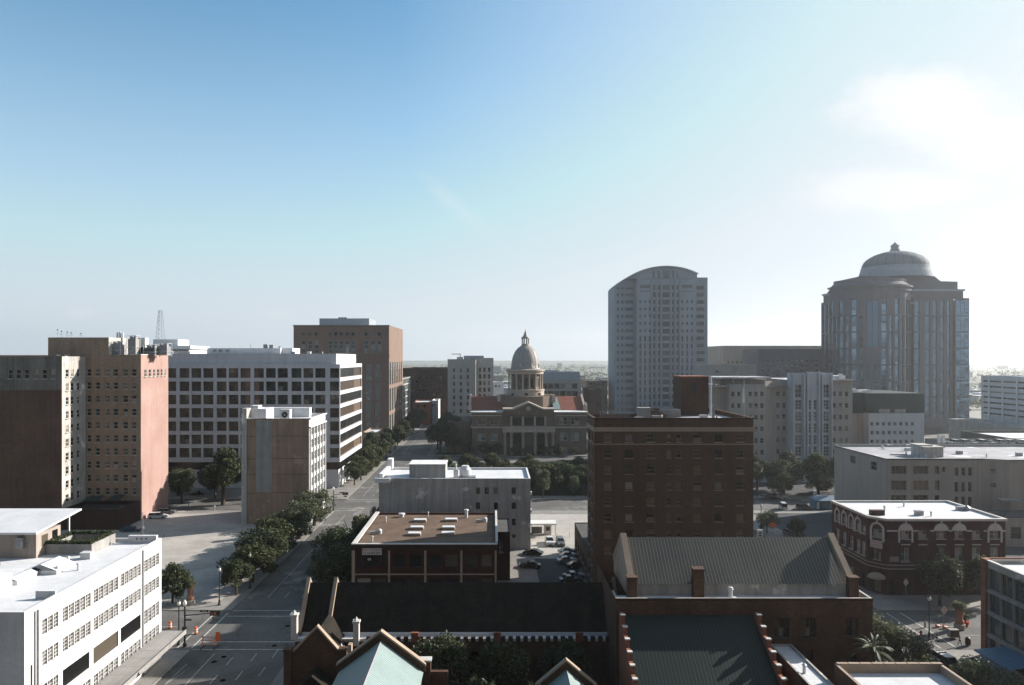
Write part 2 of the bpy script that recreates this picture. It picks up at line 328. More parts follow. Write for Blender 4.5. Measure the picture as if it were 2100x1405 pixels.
def leafmat(name, stops):
    m, t, p = newmat(name); g = t.nodes.new('ShaderNodeNewGeometry'); cr = t.nodes.new('ShaderNodeValToRGB'); e = cr.color_ramp.elements
    while len(e) < len(stops): e.new(.5)
    for i, (q, c) in enumerate(stops): e[i].position = q; e[i].color = L4(kk(c))
    t.links.new(g.outputs['Random Per Island'], cr.inputs[0])
    t.links.new(cr.outputs[0], p.inputs['Base Color']); p.inputs['Roughness'].default_value = .6; p.inputs['Specular IOR Level'].default_value = .2
    tr = t.nodes.new('ShaderNodeBsdfTranslucent'); t.links.new(cr.outputs[0], tr.inputs[0])
    mxs = t.nodes.new('ShaderNodeMixShader'); mxs.inputs[0].default_value = .28; out = [n for n in t.nodes if n.type == 'OUTPUT_MATERIAL'][0]
    t.links.new(p.outputs[0], mxs.inputs[1]); t.links.new(tr.outputs[0], mxs.inputs[2]); t.links.new(mxs.outputs[0], out.inputs[0]); return m
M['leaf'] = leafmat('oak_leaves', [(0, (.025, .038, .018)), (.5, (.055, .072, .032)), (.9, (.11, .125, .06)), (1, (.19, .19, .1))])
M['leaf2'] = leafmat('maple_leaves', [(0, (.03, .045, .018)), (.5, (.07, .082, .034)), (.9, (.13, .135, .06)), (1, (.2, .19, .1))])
M['leaf_pale'] = leafmat('pale_sunlit_leaves', [(0, (.07, .09, .045)), (.5, (.11, .13, .07)), (1, (.2, .21, .13))])  # pale foliage; also stands in for sunlight on trees labelled sunlit
M['leaf_far'] = leafmat('far_leaves', [(0, (.04, .055, .03)), (.5, (.06, .075, .04)), (1, (.09, .1, .06))])

# ---------------------------------------------------------------- windows and facades
WIN = {}
def win_mb(w_, h_, nx, ny, fw, dy=.05, sill=False):
    b = MB(); xs = [0]; cw = (w_ - fw * (nx + 1)) / nx; ch = (h_ - fw * (ny + 1)) / ny
    for i in range(nx):
        for j in range(ny):
            x0 = fw + i * (cw + fw); z0 = fw + j * (ch + fw); b.poly([(x0, dy, z0), (x0 + cw, dy, z0), (x0 + cw, dy, z0 + ch), (x0, dy, z0 + ch)], 0)
            for q in (((x0, 0, z0), (x0 + cw, 0, z0), (x0 + cw, dy, z0), (x0, dy, z0)), ((x0, 0, z0 + ch), (x0 + cw, 0, z0 + ch), (x0 + cw, dy, z0 + ch), (x0, dy, z0 + ch)),
                      ((x0, 0, z0), (x0, 0, z0 + ch), (x0, dy, z0 + ch), (x0, dy, z0)), ((x0 + cw, 0, z0), (x0 + cw, 0, z0 + ch), (x0 + cw, dy, z0 + ch), (x0 + cw, dy, z0))): b.poly(q, 1)
    for i in range(nx + 1):
        x0 = i * (cw + fw); b.poly([(x0, 0, 0), (x0 + fw, 0, 0), (x0 + fw, 0, h_), (x0, 0, h_)], 1)
    for j in range(ny + 1):
        z0 = j * (ch + fw)
        for i in range(nx):
            x0 = fw + i * (cw + fw); b.poly([(x0, 0, z0), (x0 + cw, 0, z0), (x0 + cw, 0, z0 + fw), (x0, 0, z0 + fw)], 1)
    if sill: b.box(-.12, w_ + .12, -.42, .0, -.16, -.002, 1)
    return b
ST = {  # style: nx, ny, frame width, glass, frame, sill
 'sash': (1, 2, .13, 'gl_dark', 'frame_white', True), 'sash_plain': (1, 2, .1, 'gl_dark', 'frame_tan', False), 'hotel': (1, 2, .1, 'gl_hotel', 'frame_tan', True),
 'office': (2, 2, .08, 'gl_office', 'frame_dark', False), 'tower': (1, 1, .12, 'gl_tower', 'frame_white', False), 'strip': (1, 6, .12, 'gl_blue', 'frame_dark', False),
 'ware': (2, 4, .05, 'gl_warehouse', 'frame_bright', False), 'curtain': (2, 2, .12, 'gl_curtain', 'frame_white', True), 'pair': (2, 1, .12, 'gl_dark', 'frame_white', True),
 'deco': (2, 3, .12, 'gl_blue', 'frame_bright', False), 'decos': (1, 3, .12, 'gl_blue', 'frame_bright', False), 'dark': (1, 1, .06, 'gl_dark', 'frame_dark', False),
 'church': (3, 2, .08, 'gl_dark', 'frame_dark', True), 'wide': (3, 1, .1, 'gl_hotel', 'frame_tan', False), 'tstrip': (1, 6, .12, 'gl_mirror', 'frame_dark', False), 'tgrid': (3, 8, .12, 'gl_mirror', 'frame_dark', False), 'tblue': (1, 1, .15, 'gl_painted_sky', 'frame_dark', False), 'blue': (1, 1, .15, 'gl_blue', 'frame_dark', False), 'bluegrid': (3, 8, .12, 'gl_blue', 'frame_dark', False)}
def MB2(b):
    b.pc = list(range(len(b.f))); return b
class Bld:
    def __init__(s, name, label, cat, loc, group=None):
        s.root = thing(name, label, cat, (loc[0], loc[1], 0), group=group); s.wall = MB(); s.mats = []; s.wins = []
    def mi(s, m):
        if m not in s.mats: s.mats.append(m)
        return s.mats.index(m)
    def fac(s, P, u, Wd, z0, z1, wins=(), m='cream', depth=.3):
        mi = s.mi(m); L = math.hypot(*u); u = (u[0] / L, u[1] / L); n = (u[1], -u[0])
        def pt(a, z, d=0): return (P[0] + u[0] * a - n[0] * d, P[1] + u[1] * a - n[1] * d, z)
        ops = [q[:4] for q in wins if q[1] > 0.01 and q[0] < Wd - .01]
        us = sorted({0, Wd} | {min(max(round(q[k], 3), 0), Wd) for q in ops for k in (0, 1)}); zs = sorted({z0, z1} | {min(max(round(q[k], 3), z0), z1) for q in ops for k in (2, 3)})
        for i in range(len(us) - 1):
            cu = (us[i] + us[i + 1]) / 2; run = None
            for j in range(len(zs) - 1):
                cz = (zs[j] + zs[j + 1]) / 2; hole = any(q[0] < cu < q[1] and q[2] < cz < q[3] for q in ops)
                if not hole and run is None: run = zs[j]
                if hole and run is not None: s.wall.poly([pt(us[i], run), pt(us[i + 1], run), pt(us[i + 1], zs[j]), pt(us[i], zs[j])], mi); run = None
            if run is not None: s.wall.poly([pt(us[i], run), pt(us[i + 1], run), pt(us[i + 1], zs[-1]), pt(us[i], zs[-1])], mi)
        for q in wins:
            a, b, c, d = q[:4]
            if b <= .01 or a >= Wd - .01: continue
            a = max(a, 0); b = min(b, Wd); c = max(c, z0); d = min(d, z1)
            for e in ((pt(a, c), pt(b, c), pt(b, c, depth), pt(a, c, depth)), (pt(a, d, depth), pt(b, d, depth), pt(b, d), pt(a, d)),
                      (pt(a, c), pt(a, c, depth), pt(a, d, depth), pt(a, d)), (pt(b, c, depth), pt(b, c), pt(b, d), pt(b, d, depth))): s.wall.poly(e, mi)
            s.wins.append((pt(a, c, depth), math.atan2(u[1], u[0]), round(b - a, 2), round(d - c, 2), q[4]))
    def box(s, x0, x1, y0, y1, z0, z1, m, front=(), right=(), left=(), depth=.3, back=True):
        s.fac((x0, y0), (1, 0), x1 - x0, z0, z1, front, m, depth); s.fac((x1, y0), (0, 1), y1 - y0, z0, z1, right, m, depth)
        s.fac((x0, y1), (0, -1), y1 - y0, z0, z1, left, m, depth)
        if back: s.fac((x1, y1), (-1, 0), x1 - x0, z0, z1, (), m)
    def parts(s, name, mb, mats):
        for q in mb.split(): s.part(name, q, mats)
    def part(s, name, mb, mats, **k):
        mats = [M[q] if isinstance(q, str) else q for q in (mats if isinstance(mats, (list, tuple)) else [mats])]
        return mb.build(name, mats, s.root, **k)
    def roof(s, x0, x1, y0, y1, z, par=.9, t=.35, m='roof_white', mc=None):
        b = MB(); b.ring(x0, x1, y0, y1, t, z - par, z, 0, 1); return s.part('roof', b, [mc or s.mats[0], m])
    def vents(s, x0, x1, y0, y1, z, n, seed):
        q = random.Random(seed)
        for i in range(n):
            x, y = q.uniform(x0, x1), q.uniform(y0, y1); b = MB(); k = q.random()
            if k < .45: b.lathe([(.16, 0), (.16, .7), (.27, .72), (.2, .92), (0, 1.0)], (x, y, z), 10)
            elif k < .75: b.box(x - .7, x + .7, y - .5, y + .5, z, z + .8); b.cut(); b.box(x - .78, x + .78, y - .58, y + .58, z + .803, z + .9)
            else: b.tube((x - 2.2, y, z + .3), (x + 2.2, y + q.uniform(-.6, .6), z + .3), .16); b.tube((x + 2.2, y, z), (x + 2.2, y, z + .9), .2)
            s.part('roof_vent', b, 'white_metal' if k < .5 else 'grey_metal')
    def done(s, cap=96):
        s.wall.build('wall', [M[q] for q in s.mats], s.root)
        ws = s.wins
        if len(ws) > cap: ws = sorted(ws, key=lambda q: -q[2] * q[3] / (q[0][1] ** 2))
        inv = Matrix.Translation(-(Vector(s.root.location)))
        for (p, a, w_, h_, st) in ws[:cap]:
            k = (w_, h_, st)
            if k not in WIN:
                nx, ny, fw, g, f, sill = ST[st]; WIN[k] = win_mb(w_, h_, nx, ny, fw, sill=sill).mesh('window', [M[g], M[f]])
            o = bpy.data.objects.new('window', WIN[k]); COL.objects.link(o); o.parent = s.root; o.matrix_parent_inverse = inv; o.location = p; o.rotation_euler = (0, 0, a)
        rest = ws[cap:]
        if rest:
            by = {}
            for q in rest: by.setdefault((ST[q[4]][3], ST[q[4]][4]), []).append(q)
            b = MB(); mats = []
            for (g, f), L in by.items():
                mo = len(mats); mats += [M[g], M[f]]
                for (p, a, w_, h_, st) in L:
                    nx, ny, fw, _, _, sill = ST[st]; c = win_mb(w_, h_, nx, ny, fw, sill=sill); ca, sa = math.cos(a), math.sin(a)
                    for fc, mi in zip(c.f, c.m): b.poly([(p[0] + c.v[i][0] * ca - c.v[i][1] * sa, p[1] + c.v[i][0] * sa + c.v[i][1] * ca, p[2] + c.v[i][2]) for i in fc], mo + mi)
            b.build('window', mats, s.root, kind='stuff')
def grid(cols, rows, st): return [(a, b, c, d, st) for a, b in cols for c, d in rows]
def text(s, size, loc, mat, parent=None, rz=0, rx=90, name='lettering', ext=.01, sx=1.0):
    cu = bpy.data.curves.new(name, 'FONT'); cu.body = s; cu.size = size; cu.extrude = ext; cu.align_x = 'CENTER'; cu.align_y = 'CENTER'
    o = bpy.data.objects.new(name, cu); me = bpy.data.meshes.new_from_object(o); bpy.data.objects.remove(o)
    me.materials.clear(); me.materials.append(mat); o = bpy.data.objects.new(name, me); COL.objects.link(o)
    o.rotation_euler = (R(rx), 0, rz); o.location = loc; o.scale = (sx, 1, 1)
    if parent: o.parent = parent; o.matrix_parent_inverse = Matrix.Translation(-(Vector(worldloc(parent))))
    return o
def struct(name, mb, mat, **k): return mb.build(name, mat, kind='structure', **k)
# ================================================================ GROUND AND STREETS
XB = [(-320, -240.), (-209, -151.), (-129.0, -50.6), (-28.1, 50.2), (76.0, 151.0), (176, 250), (275, 350), (375, 450)]
YB = [(-60, 6), (30, 108), (132, 210), (234, 312), (336, 414), (438, 516), (540, 618), (642, 720)]
XC = [(-320, -240.), (-212, -148.), (-132.0, -47.6), (-31.2, 57.0), (70.3, 154.0), (173, 253), (272, 353), (372, 453)]
def far_ground():
    m, t, p = newmat('far_city_ground'); tcn = t.nodes.new('ShaderNodeTexCoord'); o = tcn.outputs['Object']
    v = t.nodes.new('ShaderNodeTexVoronoi'); v.inputs['Scale'].default_value = .012; t.links.new(o, v.inputs['Vector'])
    cr = t.nodes.new('ShaderNodeValToRGB'); cr.color_ramp.interpolation = 'CONSTANT'; e = cr.color_ramp.elements
    for q, c in ((0, (.045, .06, .035)), (.35, (.06, .075, .05)), (.55, (.1, .105, .1)), (.75, (.05, .065, .04)), (.88, (.3, .3, .3))):
        if q == 0: e[0].color = L4(c)
        elif q == .35: e[1].position = q; e[1].color = L4(c)
        else: k = e.new(q); k.color = L4(c)
    sp = t.nodes.new('ShaderNodeSeparateColor'); t.links.new(v.outputs['Color'], sp.inputs[0]); t.links.new(sp.outputs[0], cr.inputs[0])
    c2 = mixrgb(t, noise(t, o, .02, 8, .7), cr.outputs[0], (.05, .065, .04)); t.links.new(c2, p.inputs['Base Color']); p.inputs['Roughness'].default_value = .95
    return m
b = MB(); b.poly([(-9000, -200, -.06), (12000, -200, -.06), (12000, 14000, -.06), (-9000, 14000, -.06)]); struct("ground", b, far_ground())
b = MB(); b.poly([(-330, -60, 0), (470, -60, 0), (470, 740, 0), (-330, 740, 0)]); struct('road', b, M['asphalt'])
b = MB()
for i, (x0, x1) in enumerate(XC):
    for (y0, y1) in YB: b.box(x0, x1, y0 - 3.2, y1 + 3.2, 0.004, .14, 0, 'b')
struct('sidewalk', b, M['sidewalk'])
Z1 = .145
def slab(name, x0, x1, y0, y1, mat, z=Z1): b = MB(); b.poly([(x0, y0, z), (x1, y0, z), (x1, y1, z), (x0, y1, z)]); return struct(name, b, M[mat])
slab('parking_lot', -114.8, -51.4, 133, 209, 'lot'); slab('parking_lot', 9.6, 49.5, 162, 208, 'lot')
slab('parking_lot', 9.6, 18.8, 133, 161.9, 'lot_dark_shaded'); slab('parking_lot', 77, 150, 158, 209.5, 'lot_dark_shaded')
slab('parking_lot', -128, -55, 31, 80, 'lot_dark_shaded'); slab('lawn', -30, 49.6, 236, 311, 'grass'); slab('lawn', -27.5, 49.6, 337, 343, 'grass'); slab('parking_lot', 77, 150, 236, 262, 'lot_dark_shaded')
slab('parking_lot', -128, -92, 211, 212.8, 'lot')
# road markings
b = MB()
def stripe(x0, x1, y0, y1): b.poly([(x0, y0, .006), (x1, y0, .006), (x1, y1, .006), (x0, y1, .006)])
stripe(-43.35, -43.23, 40, 110.2)
for y in range(0, 11):
    for k, x in enumerate((-40.0, -36.8, -33.9)): stripe(x, x + .13, 44 + y * 6.2 + k * 1.3, 46.9 + y * 6.2 + k * 1.3)
for y0, y1 in ((136, 208), (236, 310), (338, 412), (440, 514)):
    y = y0; stripe(-43.3, -43.18, y0, y1)
    while y < y1:
        stripe(-40.0, -39.87, y, y + 3); stripe(-36.8, -36.67, y, y + 3); y += 9
for y in (111.6, 114.6, 126.0, 128.8, 213.6, 216.6, 227.6, 230.5, 316, 319, 328, 331):
    stripe(-47.4, -31.4, y, y + .25); stripe(57.2, 70, y, y + .25)
for x in (-50.2, -47.9, -30.9, -28.6, 53.6, 56.2, 71.0, 73.6): stripe(x, x + .25, 112.2, 127.8)
for y in (117.4, 121.1): 
    for x in range(-120, 220, 9):
        if not (-50 < x < -30 or 52 < x < 72): stripe(x, x + 3, y, y + .12)
for x in (60.3, 63.6, 66.9):
    for y in range(34, 108, 9): stripe(x, x + .13, y, y + 3)
    for y in range(136, 208, 9): stripe(x, x + .13, y, y + 3)
# long arrow-like lane mark next to the kerb
def seg(p, q, wd=.12):
    p, q = Vector((*p, 0)), Vector((*q, 0)); n = (q - p).normalized().cross(Vector((0, 0, 1))) * wd / 2
    b.poly([(*(p - n).xy, .0065), (*(q - n).xy, .0065), (*(q + n).xy, .0065), (*(p + n).xy, .0065)])
seg((-46.2, 99.5), (-46.0, 106.5)); seg((-46.2, 99.5), (-44.6, 106.8)); seg((-45.4, 103.4), (-44.6, 106.8))
struct('road_marking', b, M['paint'])
b = MB()
for x, y in ((-38.5, 101), (-42.2, 107.2), (-41.4, 109), (-34.9, 113.2), (-44.1, 97), (-35.2, 121.5), (62, 118)): b.lathe([(.42, .008)], (x, y, 0), 14, 0)
struct('manhole_cover', b, M['black'])

# ================================================================ WHITE FOUR-STOREY BUILDING, FRONT LEFT
XW = -50.6
B = Bld('white_warehouse', 'white four storey building with long multi-pane window rows, canopy and flat white roof', 'building', (-65, 98))
y0, y1 = 81.6, 115.4 - 7.6        # far corner at 107.8 (south line of the cross street)
def yd(px): return -XW * F / (CX - px)
ZR = 46 - (1103 - 735) * 108.1 / F     # parapet level
y0, y1 = yd(50), yd(331)
wins = []
def wz(py, px=290): return PZ(py, yd(px))
rows = [(wz(1179), wz(1154)), (wz(1229), wz(1204.5)), (wz(1337), wz(1308))]
def spans(pa, pb, n, gaps=()):
    a, c = yd(pa) - y0, yd(pb) - y0; wd = (c - a) / n; return [(a + i * wd + .05, a + (i + 1) * wd - .05) for i in range(n)]
for r in rows:
    wins += grid(spans(295.5, 326.5, 4) + spans(86, 120.5, 3), [r], 'ware')
    wins += grid(spans(128, 186.5, 5) + spans(191.5, 243, 5) + spans(246.5, 289, 5), [r], 'ware')
rb = (wz(1288), wz(1258)); wins += grid(spans(295.5, 326.5, 4) + spans(86, 120.5, 3), [rb], 'ware')
bays = [spans(128, 184, 1)[0], spans(191, 243, 1)[0], spans(247, 289, 1)[0]]
for a in bays: wins.append((*a, *rb, 'dark'))
wins += [(1.0, 1.35, 2.5, ZR - 6.2, 'dark')]
B.box(-128, XW, y0, y1, 0, ZR, 'white_wall', front=[(60, 70, 5, 7, 'dark')], right=wins, depth=.1)
B.roof(-128, XW, y0, y1, ZR, par=.55, t=.3, m='roof_white')
b = MB()
for px in (291.5, 292.8): b.box(XW + .003, XW + .14, yd(px) - .05, yd(px) + .07, .2, ZR - .3)
b.box(XW + .003, XW + .16, y0 + 2.1, y0 + 2.3, .2, ZR - .5); b.box(XW + .003, XW + .13, y0 + 1.6, y0 + 1.75, .2, ZR - .5)
for z in (12.1, 7.7): 
    pass
B.parts('drainpipe', b, 'grey_metal')
b = MB(); b.box(XW + .004, XW + 3.7, y0 - 1, y1 + .1, 4.0, 4.35); b.box(XW + 3.66, XW + 3.75, y0 - 1, y1 + .14, 3.9, 4.55)
for y in range(10): b.box(XW + .1, XW + 3.6, y0 + 1 + y * 2.6, y0 + 1.05 + y * 2.6, 4.353, 4.365)
B.part('canopy', b, 'concrete')
RZ = ZR - .55
b = MB(); b.box(-120, -63.9, 99, 104.6, RZ + .002, 21.4)          # penthouse
pw = B.part('penthouse', b, 'brick_brown' if 0 else 'cream'); 
b = MB(); b.poly([(-122, 98.4, 21.5), (-63.5, 98.4, 21.5), (-63.5, 109.3, 22.6), (-122, 109.3, 22.6)]); b.extr_x([(98.4, 21.45), (109.3, 22.55), (109.3, 22.8), (98.4, 21.75)], -122, -63.5)
b.f.pop(0); b.m.pop(0)
B.part('penthouse_roof', b, 'roof_white')
b = MB(); b.box(-64.2, -64.0, 106.9, 107.1, RZ, 22.5); B.part('post', b, 'orange' if 0 else 'white_metal')
b = MB(); b.box(-66.4, -65.4, 98.3, 98.95, 19.5, 21.0); b.box(-66.35, -65.45, 98.25, 98.297, 19.8, 20.7)
for z in range(6): b.box(-66.3, -65.5, 98.22, 98.245, 19.9 + z * .13, 19.95 + z * .13)
b.tube((-65.1, 98.9, 18.3), (-65.1, 98.9, 20.3), .05); B.part('air_conditioner', b, 'grey_metal')
b = MB(); b.poly([(-63.88, 100.2, 19.3), (-63.88, 101.6, 19.3), (-63.88, 101.6, 20.9), (-63.88, 100.2, 20.9)]); b.poly([(-63.88, 102.6, 19.7), (-63.88, 103.9, 19.7), (-63.88, 103.9, 21), (-63.88, 102.6, 21)]); B.parts('penthouse_window', MB2(b), 'gl_dark')
# planter ring with a clipped hedge on top
px0, px1, py0, py1 = -63.8, -57.2, 100.9, y1 - .8
b = MB(); b.ring(px0, px1, py0, py1, .75, RZ + .05, RZ + 1.45, 0); 
for (a, c) in (((px0, py0), (px1, py0)), ((px1, py0), (px1, py1)), ((px1, py1), (px0, py1)), ((px0, py1), (px0, py0))): b.poly([(*a, RZ), (*c, RZ), (*c, RZ + 1.45), (*a, RZ + 1.45)])
B.part('planter', b, 'concrete')
b = MB(); b.poly([(px0 + .75, py0 + .75, RZ + .06), (px1 - .75, py0 + .75, RZ + .06), (px1 - .75, py1 - .75, RZ + .06), (px0 + .75, py1 - .75, RZ + .06)]); B.part('sunken_deck', b, 'roof_dark')
b = MB(); rr = random.Random(3)
def leafq(b, x, y, z, s, rr):
    n = Vector((rr.gauss(0, 1), rr.gauss(0, 1), rr.gauss(0, 1) + .4)).normalized(); u = n.orthogonal().normalized(); v = n.cross(u); a = rr.random() * 6.28
    u, v = u * math.cos(a) + v * math.sin(a), v * math.cos(a) - u * math.sin(a); c = Vector((x, y, z))
    b.poly([c - u * s, c + v * s * .55, c + u * s, c - v * s * .55])
for i in range(3400):
    k = rr.random()
    if k < .3: x, y = rr.uniform(px0 + .05, px1 - .05), py0 + rr.uniform(.02, .7)
    elif k < .6: x, y = rr.uniform(px0 + .05, px1 - .05), py1 - rr.uniform(.02, .7)
    elif k < .8: x, y = px1 - rr.uniform(.02, .7), rr.uniform(py0 + .05, py1 - .05)
    else: x, y = px0 + rr.uniform(.02, .7), rr.uniform(py0 + .05, py1 - .05)
    leafq(b, x, y, RZ + 1.4 + rr.uniform(0, .55), .13, rr)
o = b.build('roof_hedge', M['leaf']); o['label'] = 'clipped hedge growing in the square planter on the white roof'; o['category'] = 'hedge'
for (xa, xb, ya, yb, hh) in ((-60.6, -56.4, 91.5, 95.5, 1.3), (-60.4, -58.6, 87.2, 91.2, .9)):
    b = MB(); xm = (xa + xb) / 2; pts = [(xa, RZ), (xb, RZ), (xb, RZ + .5), (xm, RZ + hh), (xa, RZ + .5)]; b.extr_y(pts, ya, yb, 0)
    b.poly([(xa + .1, ya - .02, RZ + .52), (xb - .1, ya - .02, RZ + .52), (xm, ya - .02, RZ + hh - .08)], 1)
    B.part('skylight', b, ['roof_white', 'gl_blue'])
b = MB(); b.box(-60.2, -57.9, 83.2, 85.2, RZ, RZ + 2.2); b.box(-66, -60.6, 84.4, 87, RZ, RZ + 2.4); b.box(-53.2, -50.9, 82.3, 82.5, RZ, RZ + .9)
B.parts('roof_bulkhead', b, 'white_wall')
b = MB(); b.box(-55.2, XW - .35, y1 - .9, y1 - .36, RZ, RZ + 1.1); 
for x in (-53.9, -53.2, -52.5): b.tube((x, y1 - .93, RZ + .65), (x, y1 - .9, RZ + .65), .14, m=1)
B.part('parapet_block', b, ['white_wall', 'black'])
b = MB(); b.tube((-53.2, y1 - .5, RZ + 1), (-53.2, y1 - .5, RZ + 4.6), .05); b.lathe([(.0, -.25), (.22, -.1), (.22, .12), (0, .25)], (-53.2, y1 - .5, RZ + 2.2), 10); B.part('mast', b, 'grey_metal')
B.vents(-58, -52.5, 84, 99, RZ, 4, 3); B.vents(-85, -66, 84, 96, RZ, 5, 4); B.done()

# ================================================================ TALL TAN AND PINK BUILDING, FAR LEFT
B = Bld('apartment_tower', 'tall L shaped tan brick tower with sunlit pink side wall and dark brick wing', 'building', (-112, 205))
Da, Db = 189.0, 200.0; xs = PX(127, Da)        # -115.1
ztop1 = PZ(731, Da)
c6 = [(57, 95), (120, 157), (182, 220), (257, 293), (317, 355), (383, 420)]
wl = [(PX(a / 3.698, Da) + 175, PX(c / 3.698, Da) + 175, PZ(777, Da), PZ(757.5, Da), 'sash') for a, c in c6]
B.fac((-175, Da), (1, 0), 175 + xs, PZ(800, Da), ztop1, wl, 'mossy', .25); B.fac((-175, Da - .003), (1, 0), 175 + xs, 0, PZ(800, Da), (), 'brick_brown')
wr = []
for a, c in ((498, 522), (536, 560), (583, 604)):
    ya, yb = -xs * F / (CX - a / 3.698), -xs * F / (CX - c / 3.698)
    for k in range(10): wr.append((ya - Da, yb - Da, PZ(771.5 + k * 27.2, Db), PZ(756.5 + k * 27.2, Db), 'sash'))
B.fac((xs, Da), (0, 1), Db - Da, 0, ztop1, wr, 'white_bldg', .1)
tc6 = [(657, 691), (722, 756), (796, 830), (859, 894), (932, 969), (997, 1034)]
XT = PX(289, Db)
wt = [(PX(a / 3.698, Db) - xs, PX(c / 3.698, Db) - xs, PZ(771.3 + k * 27.05, Db), PZ(756.6 + k * 27.05, Db), 'sash') for a, c in tc6 for k in range(10)]
XU = PX(223, Db)
B.fac((xs, Db), (1, 0), XT - xs, 0, 47.0, wt, 'brick_tan', .25); B.fac((xs, Db), (1, 0), XU - xs, 47.0, PZ(692, Db), (), 'brick_tan')
B.fac((XU, Db), (0, 1), 16, 46.0, PZ(692, Db), (), 'white_bldg'); B.fac((PX(112, 203), 216), (0, -1), 16, 44, PZ(692, Db), (), 'brick_tan')
B.fac((PX(112, 203), Db + .003), (1, 0), xs - PX(112, 203), 46, PZ(692, Db), (), 'brick_tan')
b = MB(); b.poly([(PX(112, 203), Db, PZ(692, Db) - .3), (XU, Db, PZ(692, Db) - .3), (XU, 216, PZ(692, Db) - .3), (PX(112, 203), 216, PZ(692, Db) - .3)]); B.part('upper_roof', b, 'roof_white')
wp = []
for a, c in ((1093, 1113), (1128, 1146), (1160, 1177), (1192, 1208), (1219, 1232), (1244, 1257)):
    ya, yb = -XT * F / (CX - a / 3.698), -XT * F / (CX - c / 3.698); wp.append((ya - Db, yb - Db, PZ(771.5, 208), PZ(757, 208), 'sash'))
YT = -XT * F / (CX - 345)
B.fac((XT, Db), (0, 1), YT - Db, 0, 47.0, wp, 'pink', .08); B.fac((XT, YT), (-1, 0), 60, 0, 47, (), 'brick_tan'); B.fac((XT - 60, YT), (0, -1), 28, 0, 46.5, (), 'brick_tan')
b = MB(); b.poly([(-175, Da, ztop1 - .6), (xs, Da, ztop1 - .6), (xs, YT, ztop1 - .6), (-175, YT, ztop1 - .6)]); b.poly([(xs, Db, 46.4), (XT, Db, 46.4), (XT, YT, 46.4), (xs, YT, 46.4)]); B.part('roof', b, 'roof_white')
b = MB(); b.box(XT - 3, XT + .12, Db - .1, Db + .2, 46.95, 47.2); b.box(XT - .25, XT + .14, Db + .2, YT, 46.95, 47.2); B.parts('coping', b, 'white_trim')
B.done(110)
# low brick podium in the angle
B = Bld('brick_podium', 'low dark red brick podium filling the corner at the foot of the tan tower', 'building', (-107, 194))
zp = PZ(1044, Da); B.box(xs + .01, XT - .3, Da - .006, Db - .01, 0, zp, 'brick_dark'); B.roof(xs + .01, XT - .3, Da, Db - .01, zp, par=1.0, t=.3, m='roof_dark'); B.done()
for k, (x, y, w_, lab) in enumerate(((-110.2, 195.5, 4.6, 'larger dark fabric canopy stretched over the low brick podium roof'), (-104.6, 196.6, 3.8, 'smaller dark canopy beside the larger one on the podium roof'))):
    t = thing('roof_canopy', lab, 'canopy', (x, y, zp - 1.0)); b = MB(); b.poly([(-w_ / 2, -2, 2.2), (w_ / 2, -2, 2.2), (w_ / 2 - .4, 2, 3.0), (-w_ / 2 + .4, 2, 3.0)]); b.poly([(-w_ / 2, -2, 2.16), (w_ / 2, -2, 2.16), (w_ / 2 - .4, 2, 2.96), (-w_ / 2 + .4, 2, 2.96)])
    b.build('cover', M['mansard'], t, local=True)
    for sx in (-1, 1):
        for sy in (-1, 1): b = MB(); b.tube((sx * (w_ / 2 - .3), sy * 1.9, 0), (sx * (w_ / 2 - .3), sy * 1.9, 2.2 if sy < 0 else 2.9), .05); b.build('pole', M['black'], t, local=True)
# roof plant
def cooling(x, y, w_, d, h, z, lab, frame=True, mat='concrete'):
    t = thing('cooling_tower', lab, 'rooftop machine', (x, y, z)); b = MB(); b.box(-w_ / 2 + .2, w_ / 2 - .2, -d / 2 + .2, d / 2 - .2, .6, h); b.build('casing', M[mat], t, local=True)
    b = MB()
    for sx in (-1, 1):
        for sy in (-1, 1): b.tube((sx * w_ / 2, sy * d / 2, 0), (sx * w_ / 2, sy * d / 2, h + .9), .07)
    for zz in (.6, h * .55, h + .9):
        for sy in (-1, 1): b.tube((-w_ / 2, sy * d / 2, zz), (w_ / 2, sy * d / 2, zz), .06)
        for sx in (-1, 1): b.tube((sx * w_ / 2, -d / 2, zz), (sx * w_ / 2, d / 2, zz), .06)
    b.tube((-w_ / 2, -d / 2, .6), (w_ / 2, -d / 2, h * .55), .04); b.build('frame', M['white_metal'], t, local=True)
    b = MB()
    for i in range(2): b.lathe([(w_ * .2, h), (w_ * .18, h + .8)], ((i - .5) * w_ * .45, 0, 0), 14)
    b.build('fan_stack', M['grey_metal'], t, local=True)
zr = 46.4
cooling(PX(240, 203), 203, 3.4, 3, 3.6, zr, 'round topped cooling tower on the tan tower roof, nearest the tall brick penthouse', mat='grey_metal')
cooling(PX(274, 203.5), 203.5, 2.6, 2.6, 5.2, zr, 'tallest framed cooling tower on the tan tower roof')
cooling(PX(311, 206), 206, 3.4, 3, 2.6, zr, 'low framed machine on the tan tower roof beside the dark louvre', mat='roof_dark')
cooling(PX(335, 208), 208, 3.6, 3, 3.1, zr, 'right hand framed machine at the pink wall end of the tower roof', mat='grey_metal')
t = thing('louvre_box', 'white rooftop plant box with a square black louvre on the tan tower', 'rooftop machine', (PX(289, 206), 207, zr)); b = MB(); b.box(-1.2, 1.2, -1, 1, 0, 5.6); b.build('casing', M['white'], t, local=True); b = MB(); b.box(-.85, .95, -1.05, -1.01, .8, 2.9)
for i in range(8): b.box(-.8, .9, -1.09, -1.055, .9 + i * .25, 1.0 + i * .25)
b.build('louvre', M['black'], t, local=True)
t = thing('flue_stack', 'pair of white vertical flue pipes rising from the tan tower roof', 'flue', (PX(236, 204), 207, zr)); 
